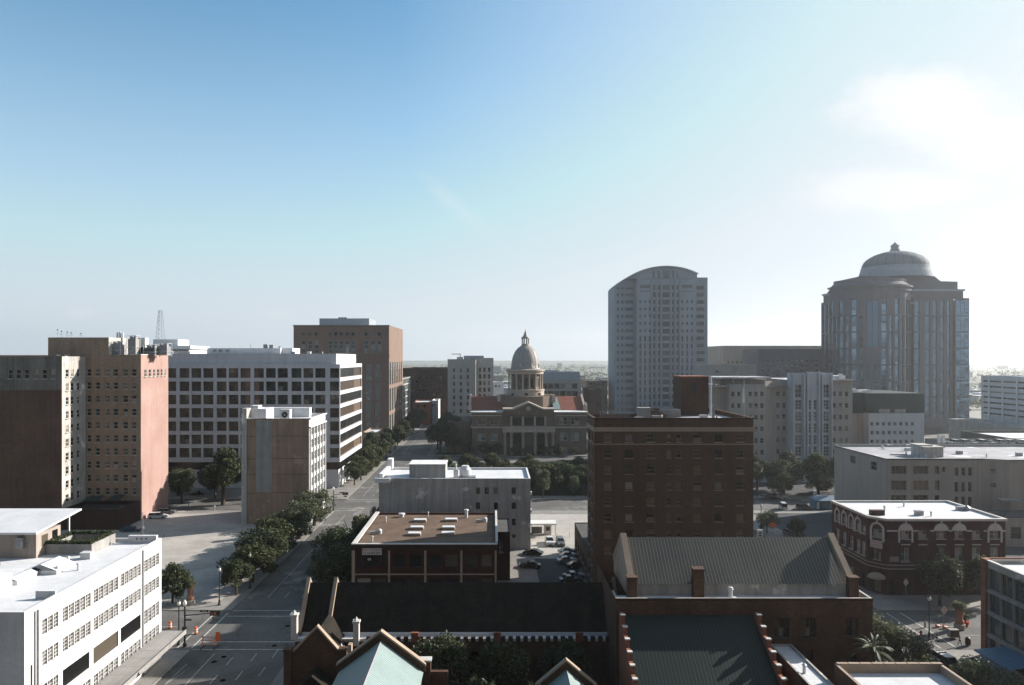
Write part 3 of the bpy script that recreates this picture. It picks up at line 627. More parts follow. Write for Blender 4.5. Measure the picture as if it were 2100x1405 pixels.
for i in range(3): b = MB(); b.lathe([(.28, 0), (.28, 7.0 + (i == 1) * .4), (.2, 7.2)], (-.9 + i * .75, 0, 0), 12); b.build('pipe', M['white_metal'], t, local=True)
for (px, py, D, hh, lab) in ((118, 683, 204, 2.6, 'thin whip aerial at the left corner of the tan penthouse'), (126, 680, 206, 2.2, 'aerial with a small dark head on the tan penthouse'), (138, 682, 206, 2.0, 'tee shaped aerial cluster on the tan penthouse roof'), (146, 684, 207, 1.8, 'squat aerial with dark drum at the middle of the penthouse roof'), (166, 683, 206, 1.6, 'lone short aerial right of the cluster on the penthouse roof')):
    t = thing('roof_aerial', lab, 'aerial', (PX(px, D), D, PZ(692, Db) - .3)); b = MB(); b.tube((0, 0, 0), (0, 0, hh), .05); b.tube((-.5, 0, hh * .6), (.5, 0, hh * .6), .04); b.build('mast', M['grey_metal'], t, local=True); b = MB(); b.lathe([(.0, -.25), (.16, -.15), (.16, .15), (0, .25)], (.0, 0, hh), 8); b.build('head', M['black'], t, local=True)
for (px, D, lab) in ((120, 196, 'white satellite dish on the dark brick wing roof, left'), (137, 193, 'white satellite dish above the corner of the dark brick wing')):
    t = thing('satellite_dish', lab, 'satellite dish', (PX(px, D), D, ztop1 - .6)); b = MB(); b.lathe([(0, 0), (.4, .06), (.75, .25), (.73, .25), (.4, .1), (0, .04)], (0, 0, .8), 16, cap=False); b.build('dish', M['white'], t, local=True); b = MB(); b.tube((0, 0, 0), (0, 0, .85), .06); b.build('stand', M['grey_metal'], t, local=True)

# ================================================================ WHITE OFFICE BLOCK
Dw = 250.0
B = Bld('office_block', 'long white modernist office block with seven visible rows of dark windows', 'building', (-100, 270))
x0, x1 = -150.0, PX(697, Dw); ye = -x1 * F / (CX - 742) 
def zo(v): return PZ(620 + v / 3.698, Dw)
def xo(v): return PX(340 + v / 3.698, Dw) - x0
base = [90, 372, 655, 940, 1225]; cols = []
L = []
k = 90 - 282
while k > -4000: base.insert(0, k); k -= 283.75
for q in base:
    cs = [(q + 12, q + 88), (q + 103, q + 178), (q + 192, q + 270)]
    if q == 1225: cs = [(1244, 1314)]
    for a, c in cs:
        a, c = xo(a), xo(c)
        if a > .5: L.append((a, c))
rw = [(zo(500 + i * 100.9 + 73), zo(500 + i * 100.9)) for i in range(7)]
B.fac((x0, Dw), (1, 0), x1 - x0, PZ(948, Dw), PZ(747, Dw), grid(L, rw, 'office'), 'office_white', .8)
n = 12; sp = (ye - Dw) / n
side = [(i * sp + .25, (i + 1) * sp - .12) for i in range(n)]
B.fac((x1, Dw), (0, 1), ye - Dw, PZ(948, Dw), PZ(747, Dw), grid([(.5, ye - Dw - .5)], rw, 'wide'), 'office_white', .45)
B.fac((x1, ye), (-1, 0), x1 - x0, 0, PZ(747, Dw), (), 'office_white')
zb = PZ(963, Dw)
B.fac((x0, Dw + .6), (1, 0), x1 - x0 - .6, 0, PZ(948, Dw), (), 'office_white'); B.fac((x1 - .6, Dw + .6), (0, 1), ye - Dw - .6, 0, PZ(948, Dw), (), 'white_wall')
b = MB(); b.box(x0, x1 - .4, Dw + .4, ye - .3, zb, PZ(948, Dw) - .01, 0, 'tb'); B.part('recess_shade_strip', b, 'gl_dark')  # dark strip set in for the shade of the recess
b = MB(); b.poly([(x0, Dw, PZ(948, Dw)), (x1, Dw, PZ(948, Dw)), (x1, ye, PZ(948, Dw)), (x0, ye, PZ(948, Dw))]); B.part('soffit', b, 'office_white')
zt = PZ(747, Dw); b = MB(); b.poly([(x0, Dw, zt), (x1, Dw, zt), (x1, ye, zt), (x0, ye, zt)]); B.part('roof', b, 'roof_white')
b = MB(); b.box(x0, PX(690, Dw + 2), Dw + 1.6, ye - 4, zt + .003, PZ(725.5, Dw + 2)); B.part('parapet_storey', b, 'office_white')
zt2 = PZ(725.5, Dw + 2); b = MB(); b.box(PX(425, 262), PX(575, 262), 262, 272, zt2 + .002, PZ(714, 262)); b.box(PX(576, 264), PX(600, 264), 264, 274, zt2 + .002, PZ(714, 264)); B.parts('penthouse', b, 'white_wall')
b = MB()
for px in (436, 448, 462): b.box(PX(px, 261.9), PX(px + 8, 261.9), 261.9, 261.99, zt2 + .7, zt2 + 1.7)
B.parts('penthouse_louvre', b, 'roof_grey')
b = MB(); b.box(PX(540, 264), PX(548, 264), 264, 265, PZ(714, 262), PZ(706, 262)); b.box(PX(552, 264), PX(560, 264), 264, 265, PZ(714, 262), PZ(707, 262)); b.tube((PX(514, 264), 264, 49), (PX(514, 264), 264, 51.5), .1); b.lathe([(.0, 0), (.5, .3), (0, .8)], (PX(573, 264), 264, 49.9), 8); B.parts('roof_vent', b, 'grey_metal')
B.vents(x0 + 30, x1 - 8, Dw + 8, ye - 8, zt2, 9, 5); B.done(100)
# white neoclassical block behind
B = Bld('cornice_building', 'small white building with overhanging cornice showing between the tan tower and the radio mast', 'building', (PX(365, 330), 335))
b0, b1 = PX(316, 330), PX(388, 330); B.box(b0, b1, 330, 350, 0, PZ(715, 330), 'white_wall'); bb = MB(); bb.box(b0 - .5, b1 + 1, 329, 351, PZ(716, 330), PZ(709, 330)); B.part('cornice', bb, 'white_wall')
bb = MB(); bb.box(PX(314, 333), PX(365, 333), 333, 345, PZ(709, 330) + .01, PZ(696, 333)); B.part('penthouse', bb, 'white_wall')
bb = MB()
for i in range(8): bb.box(b0 + 9 + i * 1.0, b0 + 9.5 + i * 1.0, 329.2, 329.9, PZ(716, 330) - .9, PZ(716, 330) - .01)
B.parts('dentil', bb, 'concrete'); B.done()
# radio mast
t = thing('radio_mast', 'thin guyless lattice radio mast far behind the rooftops at the left', 'mast', (PX(329, 700), 700, 0)); b = MB()
zt_, zb_ = PZ(636, 700), 44
def lat(z): k = (z - 40) / (zt_ - 40); return 5.0 * (1 - k) + 1.3 * k
zs = [0 + i * (zt_) / 22 for i in range(23)]
for i in range(22):
    for sx, sy in ((-1, -1), (1, -1), (1, 1), (-1, 1)):
        a, c = lat(zs[i]), lat(zs[i + 1]); b.tube((sx * a, sy * a, zs[i]), (sx * c, sy * c, zs[i + 1]), .16, n=4)
    for (p, q) in (((-1, -1), (1, -1)), ((1, -1), (1, 1)), ((-1, 1), (-1, -1))):
        a, c = lat(zs[i]), lat(zs[i + 1]); b.tube((p[0] * a, p[1] * a, zs[i]), (q[0] * c, q[1] * c, zs[i + 1]), .1, n=4); b.tube((q[0] * a, q[1] * a, zs[i]), (p[0] * c, p[1] * c, zs[i + 1]), .1, n=4)
b.build('lattice', M['grey_metal'], t, local=True)

# ================================================================ OLD TAN PARTY-WALL BUILDING
Do = 196.0
B = Bld('old_tan_building', 'old tan building whose blank weathered front carries one pale vertical panel', 'building', (-60, 205))
xl, xr = PX(507, Do), PX(634, Do); zt = PZ(858, Do); yb_ = -xr * F / (CX - 667)
B.fac((xl, Do), (1, 0), xr - xl, 0, zt, (), 'old_tan')
ws = []
nW = 5; L_ = yb_ - Do
for i in range(nW):
    a = 1.0 + i * (L_ - 1.6) / nW
    for k in range(6): ws.append((a, a + (L_ - 1.6) / nW - .7, 6.5 + k * 3.6, 8.9 + k * 3.6, 'sash'))
B.fac((xr, Do), (0, 1), L_, 0, zt, ws, 'white_wall', .12); B.fac((xr, yb_), (-1, 0), xr - xl, 0, zt, (), 'old_tan'); B.fac((xl, yb_), (0, -1), L_, 0, zt, (), 'old_tan')
B.roof(xl, xr, Do, yb_, zt, par=1.0, t=.35, m='roof_white', mc='white_wall')
b = MB(); b.box(PX(525, Do), PX(558, Do), Do - .08, Do - .003, PZ(1009, Do), zt - .4); B.part('pale_panel', b, 'concrete')
b = MB(); b.box(PX(496, Do), PX(506.5, Do), Do - .3, Do + 4, 0, PZ(838, Do)); B.part('corner_pier', b, 'white_bldg')
b = MB()
for y in (896, 942, 974, 1012): b.box(xl, PX(524, Do), Do - .05, Do - .004, PZ(y, Do), PZ(y, Do) + .12); b.box(PX(559, Do), xr, Do - .05, Do - .004, PZ(y - 1, Do), PZ(y - 1, Do) + .12)
B.parts('string_line', b, 'brick_brown')
b = MB()
for i in range(nW + 1): a = Do + .5 + i * (L_ - 1.6) / nW; b.box(xr + .004, xr + .4, a, a + .35, 5.4, zt - 2.6)
for z in (5.4, zt - 2.6, zt - .25): b.box(xr + .003, xr + .55, Do - .05, yb_, z, z + .3)
B.parts('pilaster', b, 'white_wall')
b = MB(); b.box(PX(514, 200), PX(530, 200), 200, 203, zt - .98, PZ(832, 200)); b.box(PX(506, Do), PX(548, 200), 199, 206, zt - .99, PZ(838, 200)); b.box(xl, xr - 4, yb_ - 3, yb_ - .5, zt - .98, zt + 1.8); B.parts('roof_bulkhead', b, 'white_wall')
B.done()
t = thing('condenser_unit', 'white rooftop condenser with round black fan on the old tan building', 'rooftop machine', (PX(586, 199), 199, zt - 1)); b = MB(); b.box(-1.4, 1.4, -1, 1, 0, 3.3); b.build('casing', M['white_metal'], t, local=True)
b = MB(); b.tube((0, -1.08, 1.8), (0, -1.01, 1.8), .85, n=20); b.build('fan', M['black'], t, local=True)
b = MB(); b.tube((0, -1.16, 1.8), (0, -1.1, 1.8), .3, n=12); b.build('fan_hub', M['grey_metal'], t, local=True)

# ================================================================ BROWN OFFICE TOWER WITH ROUND WINDOWS
Dn = 372.0
B = Bld('brown_office_tower', 'brown granite office tower with a row of small round windows under the roof', 'building', (-85, 400))
x0, x1 = PX(602, Dn), PX(798, Dn); zt = PZ(667, Dn); ye = -x1 * F / (CX - 826)
def xn(v): return PX(340 + v / 3.698, Dn) - x0
def zn(v): return PZ(620 + v / 3.698, Dn)
tall = [(1026, 1056), (1078, 1108), (1128, 1158), (1231, 1261), (1274, 1304), (1316, 1346), (1360, 1390), (1404, 1434), (1506, 1536), (1556, 1586), (1604, 1634)]
wf = grid([(xn(a), xn(c)) for a, c in tall], [(zn(386), zn(290))], 'decos')
mid = [(1511, 1560), (1585, 1625)] + [(1020, 1056), (1078, 1130), (1150, 1180), (1231, 1261), (1290, 1370), (1404, 1434)]
for r in range(5): wf += grid([(xn(a), xn(c)) for a, c in mid], [(zn(600 + r * 146), zn(465 + r * 146))], 'bluegrid')
B.fac((x0, Dn), (1, 0), x1 - x0, 0, zt, wf, 'brown_granite', .35)
ws = [(1.5 + i * (ye - Dn - 3) / 6, 1.5 + i * (ye - Dn - 3) / 6 + 5.2, z0_, z1_, 'strip') for i in range(6) for z0_, z1_ in ((4, 16), (18, 30), (32, 44))]
B.fac((x1, Dn), (0, 1), ye - Dn, 0, zt, ws, 'brown_granite', .15); B.fac((x0, ye), (0, -1), ye - Dn, 0, zt, (), 'brown_granite'); B.fac((x1, ye), (-1, 0), x1 - x0, 0, zt, (), 'brown_granite')
B.roof(x0, x1, Dn, ye, zt, par=1, t=.6)
for v in (1040, 1092, 1140, 1247, 1288, 1330, 1376, 1419, 1518, 1568, 1618):
    b = MB(); b.tube((xn(v) + x0, Dn - .12, zn(240)), (xn(v) + x0, Dn - .02, zn(240)), 1.05, n=18, m=0); b.tube((xn(v) + x0, Dn - .2, zn(240)), (xn(v) + x0, Dn - .13, zn(240)), .8, n=18, m=1); B.part('round_window', b, ['tower_brown', 'gl_dark'])
b = MB(); b.box(x0 - .3, x1 + .3, Dn - .35, Dn - .003, zn(412), zn(402)); b.box(x0 - .2, x1 + .2, Dn - .3, Dn - .003, zt - .7, zt + .1); B.part('cornice_band', b, 'brown_granite')
b = MB(); b.box(PX(655, 388), PX(757, 388), 388, 410, zt - 1, PZ(653, 388)); B.part('penthouse', b, 'tower')
b = MB(); 
for q in (694, 700, 706): b.box(PX(q, 392), PX(q + 4, 392), 392, 394, PZ(653, 388), PZ(651, 388) + .3)
B.parts('roof_vent', b, 'black')
B.done()

# ================================================================ SMALLER BUILDINGS DOWN THE AVENUE
def simple(name, label, px0, px1, D, py, dep, mat, cols=(), rows=(), st='sash_plain', roofm='roof_white', par=.8, left=(), right=()):
    B = Bld(name, label, 'building', (PX((px0 + px1) / 2, D), D + dep / 2)); x0, x1 = PX(px0, D), PX(px1, D); zt = PZ(py, D)
    wf = [(PX(a, D) - x0, PX(c, D) - x0, PZ(d, D), PZ(e, D), st) for a, c in cols for e, d in rows]
    B.box(x0, x1, D, D + dep, 0, zt, mat, front=wf, right=right, left=left); B.roof(x0, x1, D, D + dep, zt, par=par, t=.5, m=roofm); return B, x0, x1, zt
B, *_ = simple('brick_store', 'low brick building with white roof tucked behind the trees beyond the white office block', 742, 775, 330, 887, 22, 'brick_tan', right=[(3, 6, 4, 7, 'sash'), (9, 12, 4, 7, 'sash'), (15, 18, 4, 7, 'sash')]); B.done()
B, x0, x1, zt = simple('glass_office', 'narrow greenish glazed office beside the brown tower on the avenue', 790, 826, 436, 776, 40, 'grey_stone', right=[(1 + i * 5, 5 + i * 5, 2 + k * 4, 5.2 + k * 4, 'blue') for i in range(7) for k in range(8)]); B.done()
B, *_ = simple('dark_jail', 'wide dark brown windowless block on the horizon left of the pale tower', 826, 922, 530, 755, 60, 'brick_dark', cols=[(832 + i * 7, 836 + i * 7) for i in range(11)], rows=[(772 + k * 9, 776 + k * 9) for k in range(6)], st='dark'); B.done()
B, *_ = simple('tan_garage', 'low tan building with small dark openings under the dark brown block', 846, 884, 490, 825, 30, 'brick_orange', cols=[(854, 860), (868, 874)], rows=[(831, 836)], st='dark', right=[(4, 9, 5, 8, 'sash')]); B.done()
B, *_ = simple('white_annex', 'small white annex beside the low tan building at the end of the avenue', 884, 897, 500, 822, 26, 'white_wall', cols=[(886, 888), (890, 892)], rows=[(828, 834)], st='dark'); B.done()
D = 480
B, x0, x1, zt = simple('pale_tower', 'pale grey ten storey tower with three columns of small windows left of the dome', 918, 975.5, D, 737, 34, 'grey_stone', cols=[(928.5, 933.5), (942.5, 947.5), (957, 962)], rows=[(755.5 + k * 13.9, 763.5 + k * 13.9) for k in range(9)])
b = MB(); b.box(x0 - .3, x1 + .3, D - .3, D - .003, PZ(751, D), PZ(749.5, D)); b.box(x0 - .2, x1 + .2, D - .2, D - .003, zt - .4, zt + .1); B.part('cornice_band', b, 'court_light')
B.box(x1 + .02, PX(1012, D), D + 14, D + 34, 0, PZ(734, D), 'grey_stone', front=[(PX(a, D + 14) - x1, PX(a + 5, D + 14) - x1, PZ(763 + k * 13.6, D + 14), PZ(754 + k * 13.6, D + 14), 'sash_plain') for a in (982, 991, 1000.5) for k in range(9)])
b = MB(); b.box(PX(937, 490), PX(950, 490), 490, 500, zt - .7, PZ(732, 490)); b.box(PX(951, 500), PX(992, 500), 500, 508, zt - .7, PZ(729.5, 500)); B.part('penthouse', b, 'tower')
b = MB(); b.box(PX(926, 495), PX(945, 495), 495, 495.5, PZ(727, 495), PZ(725.5, 495)); b.tube((PX(944, 495), 495, PZ(732, 490)), (PX(944, 495), 495, PZ(725, 495)), .3); B.part('davit', b, 'grey_metal'); B.done()
B, x0, x1, zt = simple('grey_garage', 'grey building with two rows of large dark openings right of the courthouse dome', 1109, 1192, 455, 779, 40, 'concrete', cols=[(1112 + i * 12.3, 1122.5 + i * 12.3) for i in range(6)], rows=[(786.5, 797), (802, 813)], st='dark')
b = MB(); b.box(PX(1114, 460), PX(1190, 460), 462, 485, zt - .8, PZ(763, 462)); B.part('penthouse', b, 'tower'); B.done()
B, *_ = simple('dark_brown_block', 'small dark brown block between the grey garage and the arched tower', 1206, 1234, 440, 798, 24, 'brick_dark', roofm='roof_grey', cols=[(1212, 1216), (1224, 1228)], rows=[(828, 831)], st='dark'); B.done()
B, *_ = simple('pink_roof_block', 'flat pinkish brown building behind the small dark brown block', 1204, 1246, 500, 781, 30, 'brick_tan', cols=[(1210 + i * 8, 1214 + i * 8) for i in range(4)], rows=[(786, 789)], st='dark'); B.done()
B, *_ = simple('white_shop', 'small bright white building behind the pale tower at the left foot of the dome', 1012, 1033, 560, 784, 20, 'white_wall', cols=[(1015, 1019), (1022, 1026)], rows=[(790, 794)], st='dark'); B.done()
# ================================================================ DOMED COURTHOUSE
Dc = 335.0; DD = 362.0
B = Bld('domed_courthouse', 'brown stone courthouse with columned portico, red tiled roofs and a tall central dome', 'courthouse', (16.9, 362))
def xc(v, D=Dc): return PX(800 + v / 4.391, D)
def zc(v, D=Dc): return PZ(640 + v / 4.391, D)
xa, xb = xc(735), xc(1775); pa, pb = xc(1022), xc(1480); zr = zc(912); Yb = 389
wf = []
for a, c in ((790, 820), (830, 860), (905, 933), (940, 968)): wf.append((xc(a) - xa, xc(c) - xa, zc(1020), zc(965), 'sash'))
for a, c in ((790, 855), (905, 968)): wf += [(xc(a) - xa, xc(c) - xa, zc(1160), zc(1100), 'curtain'), (xc(a) - xa, xc(c) - xa, zc(1300), zc(1220), 'curtain')]
B.fac((xa, Dc + 2), (1, 0), pa - xa, 0, zr, wf, 'court_stone', .4)
wf = []
for a, c in ((1530, 1560), (1568, 1600), (1635, 1665), (1672, 1705)): wf.append((xc(a) - pb, xc(c) - pb, zc(1015), zc(955), 'sash'))
for a, c in ((1535, 1600), (1638, 1705)): wf += [(xc(a) - pb, xc(c) - pb, zc(1160), zc(1090), 'curtain'), (xc(a) - pb, xc(c) - pb, zc(1300), zc(1220), 'curtain')]
B.fac((pb, Dc + 2), (1, 0), xb - pb, 0, zr, wf, 'court_stone', .4)
B.fac((xa, Yb), (0, -1), Yb - Dc - 2, 0, zr, [(3 + i * 7, 5.5 + i * 7, 3 + k * 4.6, 6 + k * 4.6, 'sash') for i in range(7) for k in range(3)], 'court_stone', .4)
B.fac((xb, Dc + 2), (0, 1), Yb - Dc - 2, 0, zr, [(3 + i * 7, 5.5 + i * 7, 3 + k * 4.6, 6 + k * 4.6, 'sash') for i in range(7) for k in range(3)], 'court_stone', .4)
B.fac((xb, Yb), (-1, 0), xb - xa, 0, zr, (), 'court_stone')
# portico: recessed wall with dark openings, six columns, entablature, attic with three openings, pediment
op = [(1098, 1190), (1212, 1298), (1315, 1395)]
wf = [(xc(a) - pa, xc(c) - pa, zc(1025), zc(955), 'dark') for a, c in op] + [(xc(a) - pa, xc(c) - pa, zc(1335), zc(1100), 'dark') for a, c in ((1110, 1185), (1220, 1295), (1330, 1400))]
B.fac((pa, Dc + 3.2), (1, 0), pb - pa, 0, zr, wf, 'court_stone', .5)
B.fac((pa, Dc + 3.2), (0, -1), 1.2, 0, zr, (), 'court_stone'); B.fac((pb, Dc + 2), (0, 1), 1.2, 0, zr, (), 'court_stone')
b = MB(); b.box(pa - .4, pb + .4, Dc, Dc + 3.15, zc(1083), zc(1045)); b.box(pa - .7, pb + .7, Dc - .3, Dc + 3.1, zc(1045) + .003, zc(1035)); B.part('entablature', b, 'court_light')
b = MB(); b.box(pa - .4, pb + .4, Dc - .2, Dc + 3.1, 0.14, zc(1340)); 
for i in range(5): b.box(pa + 2, pb - 2, Dc - .2 - (i + 1) * .8, Dc - .2 - i * .8 - .003, .14, zc(1340) - (i + 1) * (zc(1340) - .14) / 6)
B.part('front_steps', b, 'court_light')
for v in (1035, 1093, 1198, 1307, 1407, 1468):
    b = MB(); b.lathe([(.95, 0), (.95, .3), (.72, .5), (.7, 4), (.6, zc(1095) - zc(1340) - .5), (.95, zc(1095) - zc(1340) - .2), (.95, zc(1083) - zc(1340) - .003)], (xc(v), Dc + 1.1, zc(1340) + .003), 16); B.part('column', b, 'court_light', smooth=True)
for v in (1093, 1198, 1307, 1402):
    b = MB(); b.box(xc(v) - .45, xc(v) + .45, Dc + 2.7, Dc + 3.19, zc(1030), zc(945)); B.part('attic_pilaster', b, 'court_light')
b = MB(); pk = xc(1248)
out = [(xc(1022), zc(912)), (xc(1022), zc(872)), (xc(1105), zc(872)), (pk, zc(812)), (xc(1385), zc(872)), (xc(1480), zc(872)), (xc(1480), zc(912))]
b.extr_y([(xc(1022), zc(932)), (xc(1022), zc(885)), (xc(1105), zc(885)), (pk, zc(826)), (xc(1385), zc(885)), (xc(1480), zc(885)), (xc(1480), zc(932))][::-1], Dc + 2.2, Dc + 9); B.part('pediment', b, 'court_stone')
for q in ((0, 1), (1, 2), (2, 3), (3, 4)):
    P = [(xc(1016), zc(880)), (xc(1105), zc(880)), (pk, zc(820)), (xc(1385), zc(880)), (xc(1484), zc(880))]; p0, p1 = P[q[0]], P[q[1]]
    b = MB(); b.extr_y([(p0[0], p0[1] - .35), (p1[0], p1[1] - .35), (p1[0], p1[1] + .45), (p0[0], p0[1] + .45)], Dc + 1.5, Dc + 9.3); B.part('pediment_cornice', b, 'court_light')
b = MB(); b.lathe([(0, 0), (1.1, 0), (1.1, .25), (0, .25)], (0, 0, 0), 16); b.v = [(pk + v[0], Dc + 2.15 - v[2], zc(872) + v[1]) for v in b.v]; B.part('pediment_roundel', b, 'court_light')
for z0, z1, o in ((zc(1048), zc(1036), .6), (zc(940), zc(930), .5), (zr - .1, zr + .55, .8)):
    for (a, c) in ((xa - o, pa - .75), (pb + .75, xb + o)):
        b = MB(); b.box(a, c, Dc + 2 - o, Dc + 1.997, z0, z1); B.part('string_cornice', b, 'court_light')
    b = MB(); b.box(xb + .003, xb + o, Dc + 2.003, Yb, z0, z1); B.part('string_cornice', b, 'court_light')
    b = MB(); b.box(xa - o, xa - .003, Dc + 2.003, Yb, z0, z1); B.part('string_cornice', b, 'court_light')
b = MB(); b.box(xa - 12, xa - .9, Dc + 8, Dc + 40, 0.14, zc(1000)); B.part('side_wing', b, 'court_stone')
b = MB(); b.poly([(xa, Dc + 2, zr + .5), (xb, Dc + 2, zr + .5), (xb, Yb, zr + .5), (xa, Yb, zr + .5)]); B.part('flat_roof', b, 'roof_white')
# hipped/gabled tile roofs left and right of the drum
zt = PZ(812.5, 360); ze = zr + .6
for (l, r, sg) in ((725, 1040, -1), (1455, 1725, 1)):
    X0, X1 = xc(l, 360), xc(r, 360); b = MB(); b.extr_x([(347, ze), (375, ze), (361, zt)], X0, X1); B.part('tiled_roof', b, 'terracotta')
    XX = X0 if sg < 0 else X1
    b = MB(); b.extr_x([(346.6, ze), (361, zt + .4), (361, zt + 1.1), (346.6, ze + .9)], XX - .5, XX + .5); b.extr_x([(375.4, ze), (361, zt + .4), (361, zt + 1.1), (375.4, ze + .9)], XX - .5, XX + .5); B.part('gable_coping', b, 'court_light')
    b = MB(); b.box(XX - .9, XX + .9, 344.6, 346.6, zr + .5, zr + 3.2); b.cut(); b.lathe([(.5, 0), (.7, .5), (.2, 1.4), (0, 1.7)], (XX, 345.6, zr + 3.2), 10); B.part('corner_acroterion', b, 'court_light')
b = MB(); sk = xc(1470, 352), xc(1530, 352); f = lambda y: ze + (zt - ze) * (y - 347) / 14 + .12
b.poly([(sk[0], 347.5, f(347.5)), (sk[1], 347.5, f(347.5)), (sk[1] - .8, 359.5, f(359.5)), (sk[0] - .8, 359.5, f(359.5))]); B.part('roof_skylight', b, 'seam_pale')
# square base, drum, columns, dome, lantern
dx = PX(1077.5, DD)
def zd(v): return PZ(640 + v / 4.391, DD)
hw = PX(1077.5 + 55, DD) - dx
b = MB(); b.prism([(dx - hw, DD - 7), (dx - 8, DD - 13), (dx + 8, DD - 13), (dx + hw, DD - 7), (dx + hw, DD + 7), (dx + 8, DD + 13), (dx - 8, DD + 13), (dx - hw, DD + 7)], zr + .5, zd(750)); B.part('drum_base', b, 'court_stone')
b = MB(); b.ring(dx - hw - .2, dx + hw + .2, DD - 7.2, DD + 7.2, .5, zd(752), zd(744)); B.part('base_coping', b, 'court_light')
for sx in (-1, 1): b = MB(); b.box(dx + sx * hw - .9, dx + sx * hw + .9, DD - 8, DD - 6, zd(800), zd(738)); B.part('corner_pier', b, 'court_light')
r = (1390 - 1055) / 2 / 4.391 * DD / F
b = MB(); b.lathe([(r, zd(752)), (r, zd(706)), (r + .3, zd(704)), (r + .3, zd(694)), (r - 1.6, zd(692))], (dx, DD, 0), 48); B.part('drum_pedestal', b, 'court_light')
r2 = r - 2.2
b = MB(); b.lathe([(r2, zd(694)), (r2, zd(545))], (dx, DD, 0), 48); B.part('drum_wall', b, 'court_stone')
for i in range(16):
    a = 2 * math.pi * (i + .5) / 16; b = MB(); b.lathe([(.5, 0), (.5, .3), (.38, .5), (.33, zd(556) - zd(694) - .6), (.55, zd(556) - zd(694) - .01)], (dx + (r - .9) * math.cos(a), DD + (r - .9) * math.sin(a), zd(694)), 10); B.part('drum_column', b, 'court_light', smooth=True)
    if math.sin(2 * math.pi * i / 16) < .3:
        a = 2 * math.pi * i / 16; ca, sa = math.cos(a), math.sin(a); b = MB(); q = r2 + .06; wv = .75
        b.poly([(dx + q * ca - wv * -sa, DD + q * sa - wv * ca, zd(670)), (dx + q * ca + wv * -sa, DD + q * sa + wv * ca, zd(670)), (dx + q * ca + wv * -sa, DD + q * sa + wv * ca, zd(590)), (dx + q * ca - wv * -sa, DD + q * sa - wv * ca, zd(590))]); B.part('drum_window', b, 'gl_dark')
        if i % 2 == 0: b = MB(); q = r + .05; wv = .8; b.poly([(dx + q * ca - wv * -sa, DD + q * sa - wv * ca, zd(742)), (dx + q * ca + wv * -sa, DD + q * sa + wv * ca, zd(742)), (dx + q * ca + wv * -sa, DD + q * sa + wv * ca, zd(722)), (dx + q * ca - wv * -sa, DD + q * sa - wv * ca, zd(722))]); B.part('pedestal_window', b, 'gl_dark')
b = MB(); b.lathe([(r - .3, zd(556)), (r - .3, zd(536)), (r + .3, zd(532)), (r + .4, zd(518)), (r - 1, zd(514))], (dx, DD, 0), 48); B.part('drum_entablature', b, 'court_light')
rd = (1345 - 1090) / 2 / 4.391 * DD / F; b = MB(); hgt = zd(305) - zd(505)
b.lathe([(rd + .3, zd(514)), (rd + .3, zd(500))] + [(rd * math.cos(t_) ** .85 if t_ < 1.5 else 0.6, zd(500) + hgt * math.sin(t_)) for t_ in [i * 1.42 / 12 for i in range(13)]], (dx, DD, 0), 48); B.part('dome', b, 'copper', smooth=True)
for i in range(16):
    a = 2 * math.pi * i / 16; pts = [(rd * math.cos(t_) ** .85 + .12, zd(500) + hgt * math.sin(t_)) for t_ in [k * 1.4 / 8 for k in range(9)]]
    b = MB()
    for k in range(8):
        ca, sa = math.cos(a), math.sin(a); w2 = .16
        A = [(dx + pts[k + e][0] * ca - s_ * w2 * sa, DD + pts[k + e][0] * sa + s_ * w2 * ca, pts[k + e][1]) for e, s_ in ((0, -1), (0, 1), (1, 1), (1, -1))]; b.poly(A)
    B.part('dome_rib', b, 'court_light')
for i in range(8):
    a = 2 * math.pi * (i + .5) / 8; b = MB(); b.lathe([(.7, 0), (.7, 1.3), (.5, 1.9), (0, 2.2)], (dx + (rd - .2) * math.cos(a), DD + (rd - .2) * math.sin(a), zd(500)), 10); B.part('dome_dormer', b, 'court_light')
lr = 1.95
b = MB(); b.lathe([(lr + .5, zd(318)), (lr + .5, zd(300)), (lr, zd(298)), (lr, zd(286))], (dx, DD, 0), 16); B.part('lantern_base', b, 'court_light')
for i in range(8):
    a = 2 * math.pi * (i + .5) / 8; b = MB(); b.tube((dx + 1.7 * math.cos(a), DD + 1.7 * math.sin(a), zd(286)), (dx + 1.7 * math.cos(a), DD + 1.7 * math.sin(a), zd(240)), .3); B.part('lantern_column', b, 'court_light')
b = MB(); b.lathe([(2.1, zd(240)), (2.15, zd(230)), (1.5, zd(222)), (.9, zd(205)), (.55, zd(190)), (.6, zd(182)), (.25, zd(176)), (.2, zd(165)), (.0, zd(150))], (dx, DD, 0), 16); B.part('lantern_roof', b, 'copper', smooth=True)
B.done(110)

# ================================================================ ARCHED-TOP GREY TOWER
Dt = 480.0
B = Bld('arched_tower', 'tall pale grey office tower with a shallow arched roofline', 'tower', (PX(1350, Dt), 500))
def xt(v): return PX(1220 + v / 3.698, Dt)
def zt_(v): return PZ(520 + v / 3.698, Dt)
X0, XL, XR, XE = PX(1248, Dt + 31), PX(1306, Dt), PX(1427, Dt), PX(1452, Dt + 3); zb = zt_(190)
wf = []
for k in range(20):
    zt0 = zt_(238 + k * 55.2); zt1 = zt_(262 + k * 55.2); z2 = zt_(276 + k * 55.2)
    for v, hw_ in ((451, 8), (487, 8), (592, 8), (628, 8)): wf.append((xt(v - hw_) - XL, xt(v + hw_) - XL, z2, zt0, 'tower'))
    wf.append((xt(513) - XL, xt(566) - XL, z2 - .2, zt0, 'tower'))
    if k > 1:
        zz = zt_(248 + k * 55.2)
        for v in (345, 381, 417, 664, 700, 736): wf.append((xt(v - 6.5) - XL, xt(v + 6.5) - XL, zz - (1.6 if k < 7 else 3.0), zz + (.4 if k < 7 else .8), 'tower'))
